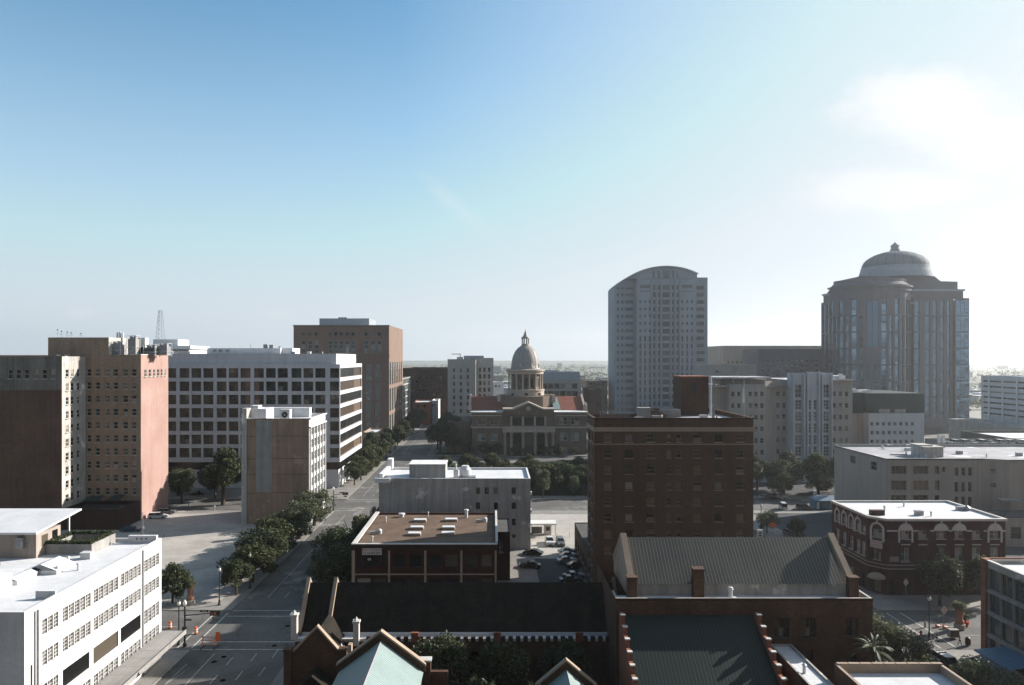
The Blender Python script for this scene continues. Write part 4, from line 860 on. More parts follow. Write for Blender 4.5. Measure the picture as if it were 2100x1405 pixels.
wf += [(xt(342) - XL, xt(418) - XL, zt_(264), zt_(238), 'tower'), (xt(660) - XL, xt(738) - XL, zt_(264), zt_(238), 'tower'), (xt(342) - XL, xt(418) - XL, zt_(290), zt_(282), 'tower'), (xt(660) - XL, xt(738) - XL, zt_(290), zt_(282), 'tower')]
B.fac((XL, Dt), (1, 0), XR - XL, 0, zb, wf, 'tower', .6)
wl = [(XL - PX(1306 - 0, Dt), 0, 0, 0, 'tower')][:0]
for k in range(19):
    za = zt_(238 + k * 55.2); wl.append((PX(1282, Dt + 5) - X0, PX(1299, Dt + 5) - X0, za - 2.6, za, 'tower')); wl.append((PX(1265, Dt + 5) - X0, PX(1270, Dt + 5) - X0, za - 2.6, za, 'tower')); wl.append((PX(1274, Dt + 5) - X0, PX(1279, Dt + 5) - X0, za - 2.6, za, 'tower'))
B.fac((X0, Dt + 5), (1, 0), XL - X0, 0, zt_(250), wl, 'tower', .5); B.fac((XL, Dt + 5), (0, -1), 5, 0, zb, (), 'tower')
wr = [(PX(1428.5, Dt + 4) - XR, PX(1444, Dt + 4) - XR, zt_(240 + k * 55.2) - 2.6, zt_(240 + k * 55.2), 'tower') for k in range(20)]
B.fac((XR, Dt + 4), (1, 0), XE - XR, 0, zb, wr, 'tower', .5); B.fac((XR, Dt), (0, 1), 4, 0, zb, (), 'tower'); B.fac((XE, Dt + 4), (0, 1), 28, 0, zb, (), 'tower'); B.fac((X0, Dt + 33), (0, -1), 28, 0, zt_(250), (), 'tower'); B.fac((XE, Dt + 33), (-1, 0), XE - X0, 0, zt_(250), (), 'tower')
xm = PX(1366, Dt); top = PZ(545.7, Dt); Rr = 150 * Dt / F
def arc(x): return top - Rr + math.sqrt(max(Rr * Rr - (x - xm) ** 2, 0))
def archpts(xa, xb, z0, n=24): return [(xa, z0)] + [(xa + (xb - xa) * i / n, arc(xa + (xb - xa) * i / n)) for i in range(n + 1)] + [(xb, z0)]
b = MB(); b.extr_y(archpts(PX(1284, Dt), XR + .8, zb + .003)[::-1], Dt - .4, Dt + 30); B.part('arched_crown', b, 'tower')
b = MB(); b.extr_y([(x, min(z, zb)) for x, z in archpts(X0, XL, zt_(250) + .003)][::-1], Dt + 5, Dt + 30); B.part('arched_shoulder', b, 'tower')
b = MB(); P = archpts(PX(1284, Dt) - .6, XR + 1.5, 0)[1:-1]
for p, q in zip(P, P[1:]): b.poly([(p[0], Dt - 1.5, p[1] + .05), (q[0], Dt - 1.5, q[1] + .05), (q[0], Dt + 31, q[1] + .05), (p[0], Dt + 31, p[1] + .05)]); b.poly([(p[0], Dt - 1.5, p[1] - .8), (q[0], Dt - 1.5, q[1] - .8), (q[0], Dt - 1.5, q[1] + .05), (p[0], Dt - 1.5, p[1] + .05)])
B.part('arched_roof', b, 'roof_grey')
b = MB(); b.box(XR + .003, XE, Dt + 3.8, Dt + 30, zb, zb + 1.2); B.part('shoulder_parapet', b, 'tower')
for v, w_ in ((445, 8), (483, 8), (538, 24), (592, 6), (625, 6)): b = MB(); b.box(xt(v - w_), xt(v + w_), Dt - .5, Dt - .405, zt_(188), zt_(130)); B.part('crown_window', b, 'gl_tower')
for v in (430, 469, 503, 577, 610, 645): b = MB(); b.box(xt(v - 4), xt(v + 4), Dt - .7, Dt - .004, 8, zb - 1.2); B.part('pilaster_strip', b, 'tower')
B.done(96)

# ================================================================ DOMED GLASS AND GRANITE TOWER
Dg = 430.0; kx = Dg / F
B = Bld('domed_tower', 'broad brown granite and blue glass tower with stepped shoulders and a wide dome', 'tower', (PX(1845, Dg), 450))
def xg(v): return PX(1640 + v / 3.346, Dg)
def zg(v): return PZ(480 + v / 3.346, Dg)
XS = PX(1740, Dg + 12); x0, x1 = XS, xg(1240); YB = XS * F / (1684 - CX)
Bo = [(xg(860), xg(1140), [(868, 905), (945, 978), (998, 1028), (1052, 1078), (1100, 1120)])]
rowsg = [(2 + k * 10.1, 11.4 + k * 10.1) for k in range(8)]
for a, c, cs in Bo: B.fac((a, Dg + 12), (1, 0), c - a, 0, zg(430), [(xg(p) - a, xg(q) - a, z0_, z1_, 'tgrid' if q - p > 22 else 'tstrip') for p, q in cs for z0_, z1_ in rowsg], 'tower_brown', .6)
a, c = xg(1140), xg(1240); B.fac((a, Dg + 10), (1, 0), c - a, 0, zg(430), [(.6 + i * 9.3, 9.4 + i * 9.3, z0_, z1_, 'tgrid') for i in range(3) for z0_, z1_ in rowsg], 'tower_brown', .15); B.fac((c, Dg + 10), (0, 1), 50, 0, zg(430), (), 'tower_brown')
B.fac((x0, YB), (0, -1), YB - Dg - 12, 0, zg(430), [(2 + i * 5.6, 5.2 + i * 5.6, z0_, z1_, 'tstrip') for i in range(6) for z0_, z1_ in rowsg], 'tower_brown', .5); B.fac((c, YB), (-1, 0), c - x0, 0, zg(430), (), 'tower_brown')
# bowed centre: faceted drum front
cx_, cy_ = PX(1818.5, Dg), Dg + 22; rb_ = (1897 - 1740) / 2 * kx + 1.0
N = 18; zc_ = zg(352)
for i in range(N):
    a0, a1 = R(180 + i * 180 / N), R(180 + (i + 1) * 180 / N); P = (cx_ + rb_ * math.cos(a0), cy_ + rb_ * .95 * math.sin(a0)); Q = (cx_ + rb_ * math.cos(a1), cy_ + rb_ * .95 * math.sin(a1)); Lq = math.hypot(Q[0] - P[0], Q[1] - P[1])
    u = ((Q[0] - P[0]), (Q[1] - P[1])); mid_ = i in (6, 7)
    if mid_: ww = [(.0 if i == 7 else .9, Lq - (.9 if i == 7 else 0), zg(775), zg(455), 'tblue')] + [(.8, Lq - .8, z0_, z1_, 'tgrid') for z0_, z1_ in rowsg[:4]]
    elif i % 2 == 0 or i > 12: ww = [(.6, Lq - .6, z0_, z1_, 'tstrip') for z0_, z1_ in rowsg]
    else: ww = [(1.1, Lq - 1.1, z0_, z1_, 'tstrip') for z0_, z1_ in rowsg[:-1]]
    B.fac(P, u, Lq, 0, zc_, ww, 'tower_brown', .5)
b = MB()
for i in range(N):
    a0, a1 = R(180 + i * 180 / N), R(180 + (i + 1) * 180 / N)
    for rr0, z0_, z1_ in ((rb_ + .9, zg(385), zg(372)), (rb_ + 1.4, zg(358), zg(345))):
        P = [(cx_ + e * math.cos(t), cy_ + e * .95 * math.sin(t)) for e, t in ((rr0, a0), (rr0, a1), (rb_ - 1, a1), (rb_ - 1, a0))]; b.prism(P, z0_, z1_)
B.part('bow_cornice', b, 'tower_brown')
b = MB(); b.lathe([(rb_ - .2, zg(345)), (rb_ - 2.5, zg(320)), (rb_ - 2.5, zg(300))], (cx_, cy_, 0), 36, a0=180, a1=360); B.part('bow_attic', b, 'tower_brown')
def shoulder(xa, xb, ya, yb, za, zb_, inset=0): bb = MB(); bb.prism([(xa, ya), (xb, ya), (xb, yb), (xa, yb)], za, zb_); B.part('shoulder', bb, 'tower_brown'); bb = MB(); bb.box(xa - .7, xb + .7, ya - .7, yb + .7, zb_ + .003, zb_ + 1.2); B.part('shoulder_cornice', bb, 'tower')
shoulder(PX(1690, YB - 2), xg(1220), Dg + 13, YB - 1, zg(430) + .004, zg(378))
b = MB(); KL = lambda px: PX(px, YB - 6); xa, xb, za, zb_ = KL(1700), xg(1195), zg(375), zg(308)
b.extr_y([(xa, za), (xb, za), (xb, zg(308)), (xg(1075), zg(305)), (xg(1030), zg(270)), (KL(1719), zg(270)), (KL(1703), zg(340)), (xa, zg(352))], Dg + 15, YB - 4); B.part('upper_block', b, 'tower_brown')
ddx, ddy = PX(1839, Dg + 30), Dg + 32; kd = (Dg + 32) / F; rr_ = (1899 - 1776) / 2 * kd
b = MB(); b.lathe([(rr_ + 2.4, zg(270)), (rr_ + 1.4, PZ(561, Dg + 32)), (rr_ + .7, PZ(555, Dg + 32)), (rr_ + .4, PZ(549, Dg + 32))], (ddx, ddy, 0), 48); B.part('dome_drum', b, 'tower')
hh_ = (549 - 516) * kd; b = MB(); b.lathe([(rr_ * math.cos(t), PZ(549, Dg + 32) + hh_ * math.sin(t)) for t in [i * math.pi / 2 / 14 for i in range(15)]], (ddx, ddy, 0), 48, cap=False); B.part('dome', b, 'tower_dome', smooth=True)
for i in range(24):
    a = 2 * math.pi * i / 24; pts = [(rr_ * math.cos(t) + .15, PZ(549, Dg + 32) + hh_ * math.sin(t) + .15) for t in [k * 1.4 / 8 for k in range(9)]]; b = MB(); ca, sa = math.cos(a), math.sin(a)
    for k in range(8): b.poly([(ddx + pts[k + e][0] * ca - s_ * .3 * sa, ddy + pts[k + e][0] * sa + s_ * .3 * ca, pts[k + e][1]) for e, s_ in ((0, -1), (0, 1), (1, 1), (1, -1))])
    B.part('dome_rib', b, 'tower_brown')
b = MB(); lx = PX(1832.5, Dg + 32) ; b.lathe([(3.0, PZ(518, Dg + 32)), (3.0, PZ(512, Dg + 32)), (2.4, PZ(511, Dg + 32)), (2.4, PZ(505, Dg + 32)), (2.8, PZ(504, Dg + 32)), (1.6, PZ(501, Dg + 32)), (.4, PZ(498, Dg + 32)), (0, PZ(495, Dg + 32))], (ddx, ddy, 0), 16); B.part('lantern', b, 'tower')
b = MB(); b.box(xg(870), xg(1150), Dg + 4, Dg + 11.9, 0, zg(1330)); b.box(xg(860), xg(1010), Dg + 2, Dg + 11.8, zg(1330), zg(1265)); B.parts('podium', b, 'tower_brown')
B.done(96)

# ================================================================ MIDDLE DISTANCE, RIGHT
B, *_ = simple('hazy_brown_block', 'long brown block on the skyline between the arched tower and the domed tower', 1484, 1700, 520, 709, 40, 'cream', cols=[(1492 + i * 9, 1496 + i * 9) for i in range(22)], rows=[(741 + k * 9, 745 + k * 9) for k in range(3)]); B.done()
B, *_ = simple('dark_hazy_block', 'darker grey block in front of the long brown skyline block', 1556, 1690, 470, 716, 30, 'tower_brown', cols=[(1562 + i * 10, 1568 + i * 10) for i in range(12)], rows=[(738 + k * 10, 742 + k * 10) for k in range(4)], st='dark'); B.done()
B, *_ = simple('grey_box_block', 'flat grey box building behind the roof terrace canopy', 1462, 1552, 320, 748, 30, 'concrete', cols=[(1468, 1474)], rows=[(760, 764)], st='dark', roofm='roof_grey'); B.done()
Da_ = 270.0
B = Bld('deco_courts', 'tall stepped art deco office building with pale blue window strips above the trees', 'building', (PX(1660, Da_), 290))
def xd(v, D=Da_): return PX(1440 + v / 4.375, D)
def zd_(v, D=Da_): return PZ(740 + v / 4.375, D)
rws = [(zd_(320 + k * 104.5), zd_(277 + k * 104.5)) for k in range(7)]
xa, xb = xd(95), xd(245); B.fac((xa, Da_ + 3), (1, 0), xb - xa, 0, zd_(222), (), 'cream'); B.fac((xa, Da_ + 30), (0, -1), 27, 0, zd_(222), (), 'cream')
xa, xb = xd(245), xd(565); B.fac((xa, Da_), (1, 0), xb - xa, 0, zd_(210), grid([(xd(v) - xa, xd(v + 28) - xa) for v in (262, 316, 418, 470, 522)], rws, 'sash_plain'), 'deco'); B.fac((xa, Da_ + 3), (0, -1), 3, 0, zd_(210), (), 'deco')
xc0 = xd(655); B.fac((xb, Da_), (xc0 - xb, 2.5), math.hypot(xc0 - xb, 2.5), 0, zd_(180), (), 'cream')
xa, xb = xc0, xd(785); B.fac((xa, Da_ + 2.5), (1, 0), xb - xa, 0, zd_(180), grid([(xd(v) - xa, xd(v + 28) - xa) for v in (690, 745)], [r for r in rws], 'sash_plain'), 'deco')
xa, xb = xd(785), xd(1160)
rw2 = [(zd_(330), zd_(212))] + [(zd_(438 + k * 104), zd_(350 + k * 104)) for k in range(6)]
B.fac((xa, Da_ - 1), (1, 0), xb - xa, 0, zd_(108), grid([(xd(826) - xa, xd(884) - xa), (xd(1074) - xa, xd(1130) - xa)], rw2, 'deco') + grid([(xd(938) - xa, xd(966) - xa), (xd(990) - xa, xd(1018) - xa)], rw2[1:], 'decos'), 'deco_pale', .5)
B.fac((xa, Da_ + 2.5), (0, -1), 3.5, 0, zd_(108), (), 'deco_pale'); B.fac((xb, Da_ - 1), (0, 1), 20, 0, zd_(108), (), 'deco_pale')
for v in (800, 895, 925, 1028, 1058, 1142): b = MB(); b.box(xd(v), xd(v + 12), Da_ - 1.8, Da_ - 1.003, 0, zd_(120 if v not in (925, 1028) else 95)); B.part('pilaster', b, 'deco_pale')
xa, xb = xd(1160), xd(1360); B.fac((xa + .01, Da_ + 1), (1, 0), xb - xa, 0, zd_(165), grid([(xd(v) - xa, xd(v + 28) - xa) for v in (1183, 1238, 1294)], rws, 'sash_plain'), 'deco'); B.fac((xb, Da_ + 1), (0, 1), 30, 0, zd_(165), (), 'deco')
b = MB(); b.poly([(xd(95), Da_, zd_(222) - .3), (xd(785), Da_, zd_(222) - .3), (xd(785), Da_ + 30, zd_(222) - .3), (xd(95), Da_ + 30, zd_(222) - .3)]); b.poly([(xd(785), Da_ - 1, zd_(165) - .3), (xb, Da_ - 1, zd_(165) - .3), (xb, Da_ + 31, zd_(165) - .3), (xd(785), Da_ + 31, zd_(165) - .3)]); B.part('roof', b, 'roof_grey')
b = MB(); b.box(xd(90, 275), xd(612, 275), 274, 292, zd_(158, 275), zd_(146, 275)); B.part('terrace_canopy', b, 'roof_grey')
for v in (100, 275, 437, 590): b = MB(); b.box(xd(v, 276), xd(v + 14, 276), 276, 277, zd_(222), zd_(159, 275)); B.part('canopy_post', b, 'cream')
b = MB(); b.box(xd(165, 280), xd(590, 280), 280, 290, zd_(222), zd_(166, 280)); B.part('terrace_room', b, 'concrete')
b = MB(); b.box(xd(1170), xd(1330), 274, 280, zd_(165), zd_(135)); b.box(xd(1265), xd(1295), 273, 273.9, zd_(165), zd_(118)); B.parts('roof_bulkhead', b, 'white_wall')
B.done(110)
Dm = 285.0
B = Bld('mansard_building', 'white building with a tall dark green blank upper storey, right of the deco building', 'building', (PX(1830, Dm), 300))
xa, xb, xc1 = xd(1345, Dm), xd(1495, Dm), xd(1992, Dm)
B.fac((xa, Dm + 4), (1, 0), xb - xa, 0, zd_(478, Dm), (), 'cream'); B.fac((xb, Dm + 4), (0, -1), 4, 0, zd_(470, Dm), (), 'deco_pale')
B.fac((xb, Dm), (1, 0), xc1 - xb, 0, zd_(470, Dm), grid([(xd(1510 + i * 51.7, Dm) - xb, xd(1537 + i * 51.7, Dm) - xb) for i in range(8)], [(zd_(583 + k * 79, Dm), zd_(550 + k * 79, Dm)) for k in range(5)], 'tower'), 'deco_pale'); B.fac((xc1, Dm), (0, 1), 30, 0, zd_(470, Dm), (), 'deco_pale')
B.fac((xa, Dm + 30), (0, -1), 26, 0, zd_(478, Dm), (), 'cream')
b = MB(); b.box(xa - .3, xc1 + .2, Dm + 4.5, Dm + 30, zd_(478, Dm) + .01, zd_(292, Dm)); b.box(xb, xc1 + .2, Dm + .2, Dm + 4.497, zd_(470, Dm) + .01, zd_(292, Dm)); B.part('dark_upper_storey', b, 'mansard')
for v in (1585, 1726): b = MB(); b.box(xd(v, Dm), xd(v + 100, Dm), Dm - .1, Dm + .19, zd_(466, Dm), zd_(433, Dm)); B.part('pale_louvre', b, 'concrete')
b = MB(); b.box(xd(1360, Dm), xd(1480, Dm), Dm + 8, Dm + 12, zd_(292, Dm), zd_(262, Dm)); b.box(xd(1530, Dm), xd(1610, Dm), Dm + 8, Dm + 12, zd_(292, Dm), zd_(270, Dm)); B.parts('roof_vent', b, 'white_wall')
B.done()
# parking garage, far right
B = Bld('parking_garage', 'white multi level parking garage with dark slots behind the domed tower, right edge', 'parking garage', (270, 360))
Xg = 263.0; yf = Xg * F / (2012 - CX); yn = 330.0
def zz(py): return PZ(py, yf)
slots = [(1, yf - yn - 1, zz(782.8 + k * 10.8), zz(779.4 + k * 10.8), 'dark') for k in range(7)]
B.fac((Xg, yf), (0, -1), yf - yn, 0, zz(770), slots, 'office_white', .8); B.fac((Xg, yf), (1, 0), 60, 0, zz(770), (), 'office_white'); B.fac((Xg, yn), (1, 0), 60, 0, zz(770), (), 'office_white')
b = MB()
for k in range(6): y = yf - 6 - k * 10; bb = MB(); bb.box(Xg - .5, Xg - .003, y - .8, y, 4, zz(771)); B.part('pier', bb, 'white_wall')
b = MB(); b.poly([(Xg, yn, zz(772)), (Xg + 60, yn, zz(772)), (Xg + 60, yf, zz(772)), (Xg, yf, zz(772))]); B.part('roof', b, 'roof_grey')
b = MB(); b.box(Xg - 20, Xg - 6, yn - 20, yf - 4, 0, zz(857)); B.part('low_block', b, 'concrete'); B.done()
B = Bld('ribbed_warehouse', 'low grey ribbed metal warehouse with a white roof at the right edge', 'warehouse', (200, 245))
Xr = 172.0; ya, yb = Xr * F / (2085 - CX), Xr * F / (1970 - CX); ztp = PZ(883, yb); B.box(Xr, Xr + 70, ya - 25, yb, 0, ztp, 'ribbed'); B.roof(Xr, Xr + 70, ya - 25, yb, ztp, par=.8, t=.4); B.done()
B = Bld('rooftop_parking', 'grey garage with cars parked along its roof, behind the beige building', 'parking garage', (175, 228))
xa = PX(1951, 226); zt9 = PZ(909, 226); B.box(xa, xa + 70, 226, 240, 0, zt9, 'concrete', front=[(3 + i * 7.5, 9.5 + i * 7.5, z, z + 2.3, 'dark') for i in range(8) for z in (zt9 - 4, zt9 - 8)]); b = MB(); b.poly([(xa, 226, zt9 - .8), (xa + 70, 226, zt9 - .8), (xa + 70, 240, zt9 - .8), (xa, 240, zt9 - .8)]); B.part('deck', b, 'concrete'); B.done()
DECK = (xa, zt9 - .8)
# ================================================================ BRICK HOTEL
Dh = 134.0
B = Bld('brick_hotel', 'big brown brick hotel with a plain pale cornice and eight window columns, right of centre', 'hotel', (34, 147))
def xh(v, D=Dh): return PX(1180 + v / 3.698, D)
def zh(v, D=Dh): return PZ(820 + v / 3.698, D)
xl, xr = PX(1219, Dh), PX(1545, Dh); zt = zh(137)
cols = [(218, 275), (378, 437), (540, 603), (693, 730), (768, 805), (895, 957), (1058, 1115), (1220, 1280)]
wf = []
for i, (a, c) in enumerate(cols):
    for k in range(10): wf.append((xh(a) - xl, xh(c) - xl, zh(262 + k * 120.7 + 58), zh(262 + k * 120.7), 'dark' if i in (1, 6) else 'hotel'))
B.fac((xl, Dh), (1, 0), xr - xl, 0, zt, wf, 'brick_hotel', .28)
B.fac((xl, 143.6), (0, -1), 9.6, 0, zt, [(a, a + 1.2, zh(262 + k * 120.7 + 58), zh(262 + k * 120.7), 'hotel') for a in (2, 6) for k in range(10)], 'brick_hotel', .25)
B.fac((xr, Dh), (0, 1), 26, 0, zt, [(3 + i * 3.4, 4.4 + i * 3.4, zh(262 + k * 120.7 + 58), zh(262 + k * 120.7), 'hotel') for i in range(6) for k in range(9)], 'brick_hotel', .25)
B.fac((35, 143.6), (-1, 0), 35 - xl, 0, zt, (), 'brick_hotel'); B.fac((35, 160), (0, -1), 16.4, 0, zt, (), 'brick_hotel'); B.fac((xr, 160), (-1, 0), xr - 35, 0, zt, (), 'brick_hotel')
rz = zt - .9
b = MB(); b.poly([(xl + .3, Dh + .3, rz), (xr - .3, Dh + .3, rz), (xr - .3, 143.3, rz), (xl + .3, 143.3, rz)]); b.poly([(35.3, 143.31, rz), (xr - .3, 143.31, rz), (xr - .3, 159.7, rz), (35.3, 159.7, rz)]); B.part('roof', b, 'roof_grey')
for (a, c, d, e) in ((xl, xr, Dh, Dh + .3), (xl, 35, 143.3, 143.6), (35, 35.3, 143.6, 160), (35.3, xr, 159.7, 160), (xl, xl + .3, Dh + .3, 143.3), (xr - .3, xr, Dh + .3, 159.7)):
    b = MB(); b.box(a + .003, c - .003, d + .003, e - .003, rz, zt + .02); B.part('parapet', b, 'brick_hotel')
for (z0, z1, m, o) in ((zh(240), zh(208), 'tan_trim', .18), (zh(341), zh(333), 'tan_trim', .07), (zh(146), zt + .04, 'brick_dark', .22)):
    b = MB(); b.box(xl - o, xr + o, Dh - o, Dh - .003, z0, z1); b.box(xr + .003, xr + o, Dh, 160, z0, z1); b.box(xl - o, xl - .003, Dh, 143.6, z0, z1); B.part('cornice_band', b, m)
for k in range(10):
    for i in (1, 6): a, c = cols[i]; b = MB(); z = zh(262 + k * 120.7 + 60); b.box(xh(a) - .12, xh(c) + .12, Dh - .12, Dh - .004, z - .14, z); B.part('sill', b, 'tan_trim')
B.box(24, 34.99, 143.61, 156.5, 0, 33.2, 'brick_hotel'); B.box(19.5, 34.98, 143.62, 168, 0, 7.0, 'brick_hotel', left=[(3 + i * 4, 4.4 + i * 4, 2, 4, 'hotel') for i in range(5)])
b = MB(); b.poly([(24, 143.61, 33.0), (34.99, 143.61, 33.0), (34.99, 156.5, 33.0), (24, 156.5, 33.0)]); b.poly([(19.5, 143.62, 6.8), (34.98, 143.62, 6.8), (34.98, 168, 6.8), (19.5, 168, 6.8)]); B.part('rear_wing_roof', b, 'roof_dark')
# roof tower
D2 = 150; a, c = PX(1398, D2), PX(1453, D2); zt2 = PZ(774, D2)
b = MB(); b.box(a, c, D2, 157, rz + .002, zt2); tw = B.part('roof_tower', b, 'brick_hotel')
b = MB(); b.box(a - .1, c + .1, D2 - .1, 157.1, zt2 + .002, zt2 + .25); b.build('coping', M['brick_orange'], tw)
b = MB(); b.poly([(PX(1423, D2) + .55 * math.cos(t), D2 - .02, PZ(795, D2) + 1.1 * math.sin(t)) for t in [i * math.pi / 8 for i in range(16)]]); b.build('oval_vent', M['black'], tw)
b = MB(); b.tube((PX(1456.5, D2), D2 - .2, rz), (PX(1456.5, D2), D2 - .2, zt2 + .3), .22); b.build('pipe', M['white_metal'], tw)
b = MB(); b.box(PX(1310, 140), PX(1334, 140), 140, 142, rz, PZ(838, 140)); b.cut(); b.box(PX(1310, 140) - .1, PX(1334, 140) + .1, 139.9, 142.1, PZ(838, 140) + .002, PZ(838, 140) + .15); b.box(PX(1358, 146), PX(1396, 146), 146, 149, rz, rz + 1.6); b.box(PX(1461, 141), PX(1466, 141), 141, 141.5, rz, PZ(832, 141)); B.parts('roof_hatch', b, 'concrete')
b = MB()
for i in range(14): b.tube((PX(1232 + i * 4.5, 142), 142.5, rz), (PX(1232 + i * 4.5, 142), 142.5, rz + 1.6), .04)
b.tube((PX(1230, 142), 142.5, rz + 1.5), (PX(1292, 142), 142.5, rz + 1.5), .04); B.part('roof_railing', b, 'grey_metal')
B.vents(xl + 2, xr - 2, Dh + 2, 142, rz, 6, 6); B.done(98)
t = thing('hotel_sign', 'small white vertical sign box at the lower right corner of the brick hotel', 'sign', (49.9, 133.2, 12.6)); b = MB(); b.box(-.05, 1.0, -.15, .2, -1.0, 1.1); b.build('panel', M['sign_white'], t, local=True); b = MB(); b.box(-.5, -.05, 0, .06, .6, .7); b.build('bracket', M['black'], t, local=True)
b = MB()
for z in (-.6, -.1, .4): b.box(.25, .7, -.17, -.155, z, z + .28)
b.build('lettering', M['black_letter'], t, local=True)
t = thing('flagpole', 'thin flagpole with a furled flag at the right end of the hotel roof', 'flagpole', (49.1, 138, rz)); b = MB(); b.tube((0, 0, 0), (0, 0, PZ(778, 138) - rz), .06); b.build('pole', M['white_metal'], t, local=True); b = MB(); b.lathe([(.03, 3.2), (.22, 3.6), (.16, 4.8), (.1, 6.0), (.03, 6.6)], (-.15, 0, 0), 7); b.build('flag', M['white'], t, local=True)

# ================================================================ DARK RED TWO-STOREY BUILDING WITH TAN ROOF
Dr = 133.0
B = Bld('red_brick_block', 'dark red brick two storey building with a big tan gravel roof', 'building', (-10, 147))
xl, xr = PX(722, Dr), PX(1020, Dr); zt = PZ(1117, Dr); yb = 160.6
def xq(px): return PX(px, Dr) - xl
pil = [(721.5, 728), (796, 800), (870, 874.5), (944, 948.5), (1014.5, 1018.5)]
wf = []
for i in range(4):
    p0, p1 = pil[i][1], pil[i + 1][0]
    w3 = [(733.7, 743.5), (750, 774.5), (781, 790)] if i == 0 else [(p0 + 6, p0 + 31), (p0 + 39, p1 - 6)]
    for a, c in w3: wf.append((xq(a), xq(c), PZ(1163, Dr), PZ(1137.5, Dr), 'dark'))
    for a, c in ((p0 + 4, p0 + 32), (p0 + 38, p1 - 4)): wf.append((xq(a), xq(c), .6, PZ(1186, Dr), 'dark'))
B.fac((xl, Dr), (1, 0), xr - xl, 0, zt, wf, 'brick_red', .3); B.fac((xr, Dr), (0, 1), yb - Dr, 0, zt, [(2 + i * 5, 4.5 + i * 5, z, z + 2.2, 'dark') for i in range(5) for z in (1.2, 6)], 'brick_red', .3)
B.fac((xl, yb), (0, -1), yb - Dr, 0, zt, [(2 + i * 5, 4.5 + i * 5, z, z + 2.2, 'sash') for i in range(5) for z in (1.2, 6)], 'brick_red', .3); B.fac((xr, yb), (-1, 0), xr - xl, 0, zt, (), 'brick_red')
B.roof(xl, xr, Dr, yb, zt, par=.35, t=.45, m='roof_tan', mc='brick_red')
b = MB(); b.box(xl - .12, xl + .75, Dr, yb, zt + .003, zt + .22); b.box(xl - .12, xr, Dr - .15, Dr + .45, zt + .004, zt + .2); b.box(xr - .35, xr + .1, Dr + .46, yb, zt + .003, zt + .5); B.parts('coping', b, 'white_trim')
for px0, px1 in pil: b = MB(); b.box(PX(px0, Dr), PX(px1, Dr), Dr - .18, Dr - .003, .14, zt - 1.1); B.part('pilaster', b, 'tan_trim')
for i in range(4): b = MB(); b.box(PX(pil[i][1], Dr) + .003, PX(pil[i + 1][0], Dr) - .003, Dr - .1, Dr - .003, PZ(1179, Dr), PZ(1176.5, Dr)); B.part('belt_course', b, 'tan_trim')
for z in (zt - .95, zt - .55): b = MB(); b.box(xl, xr, Dr - .2, Dr - .003, z, z + .16); B.part('belt_course', b, 'brick_dark')
rz = zt - .35; Z4 = CAMH - rz
def rf(v, u): D = Z4 * F / ((920 + u / 3.512) - CY); return PX(690 + v / 3.512, D), D
for v0, v1, u in ((553, 645, 532), (527, 625, 586), (510, 605, 631), (778, 870, 528), (757, 852, 586), (752, 850, 628)):
    (xa, ya), (xb, _) = rf(v0, u), rf(v1, u); b = MB(); b.box(xa, xb, ya, ya + 1.7, rz, rz + .42); b.cut()
    b.prism([(xa + .1, ya + .1), (xb - .1, ya + .1), (xb - .1, ya + 1.6), (xa + .1, ya + 1.6)], rz + .423, rz + .55, 1, bottom=False); B.part('skylight', b, ['tan_trim', 'roof_white'])
for v, u, h, r_ in ((355, 530, .9, .16), (258, 672, .9, .16), (935, 497, 1.6, .35), (470, 492, .6, .5), (660, 488, .8, .12)):
    x, y = rf(v, u); b = MB(); b.lathe([(r_, 0), (r_, h), (r_ * 1.6, h + .02), (r_ * 1.3, h + .22), (0, h + .3)], (x, y, rz), 12); B.part('roof_vent', b, 'white_metal')
for v, u in ((300, 612), (1060, 527)):
    x, y = rf(v, u); b = MB(); b.tube((x - 1.6, y, rz + .3), (x, y, rz + .35), .22); b.lathe([(.45, 0), (.5, .7), (.2, .95), (0, 1)], (x + .3, y, rz), 12); B.part('duct_vent', b, 'white_metal')
B.box(xr + .02, PX(1046, 146), 146, 158, 0, 10.2, 'brick_red', front=[(.5, 1.3, 6, 8, 'sash')]); b = MB(); b.poly([(xr + .02, 146, 10.0), (PX(1046, 146), 146, 10.0), (PX(1046, 146), 158, 10.0), (xr + .02, 158, 10.0)]); B.part('stair_wing_roof', b, 'roof_dark')
B.done()
t = thing('realty_sign', 'white two line phone number sign under the cornice of the red brick building', 'sign', (PX(763.5, Dr), Dr - .4, PZ(1130, Dr))); w2 = 1.85
b = MB(); b.box(-w2, w2, -.03, .05, -.62, .58); b.build('panel', M['sign_white'], t, local=True)
text('REALTY HOUSTON', .5, (0, -.045, .28), M['red_letter'], None, sx=.85).parent = t; text('713-778-0900', .5, (-.55, -.045, -.3), M['black_letter'], None, sx=.85).parent = t
b = MB(); b.box(.75, 1.7, -.042, -.032, -.22, -.14); b.box(.75, 1.6, -.042, -.032, -.4, -.32); b.build('small_print', M['black_letter'], t, local=True)
t = thing('window_notice', 'tiny white notice inside the upper window beneath the phone number sign', 'notice', (PX(757, Dr), Dr + .2, PZ(1147.5, Dr))); b = MB(); b.box(-.3, .3, -.02, 0, -.2, .2); b.build('sheet', M['sign_white'], t, local=True); b = MB(); b.box(-.2, .2, -.03, -.022, -.04, .06); b.build('print', M['black_letter'], t, local=True)

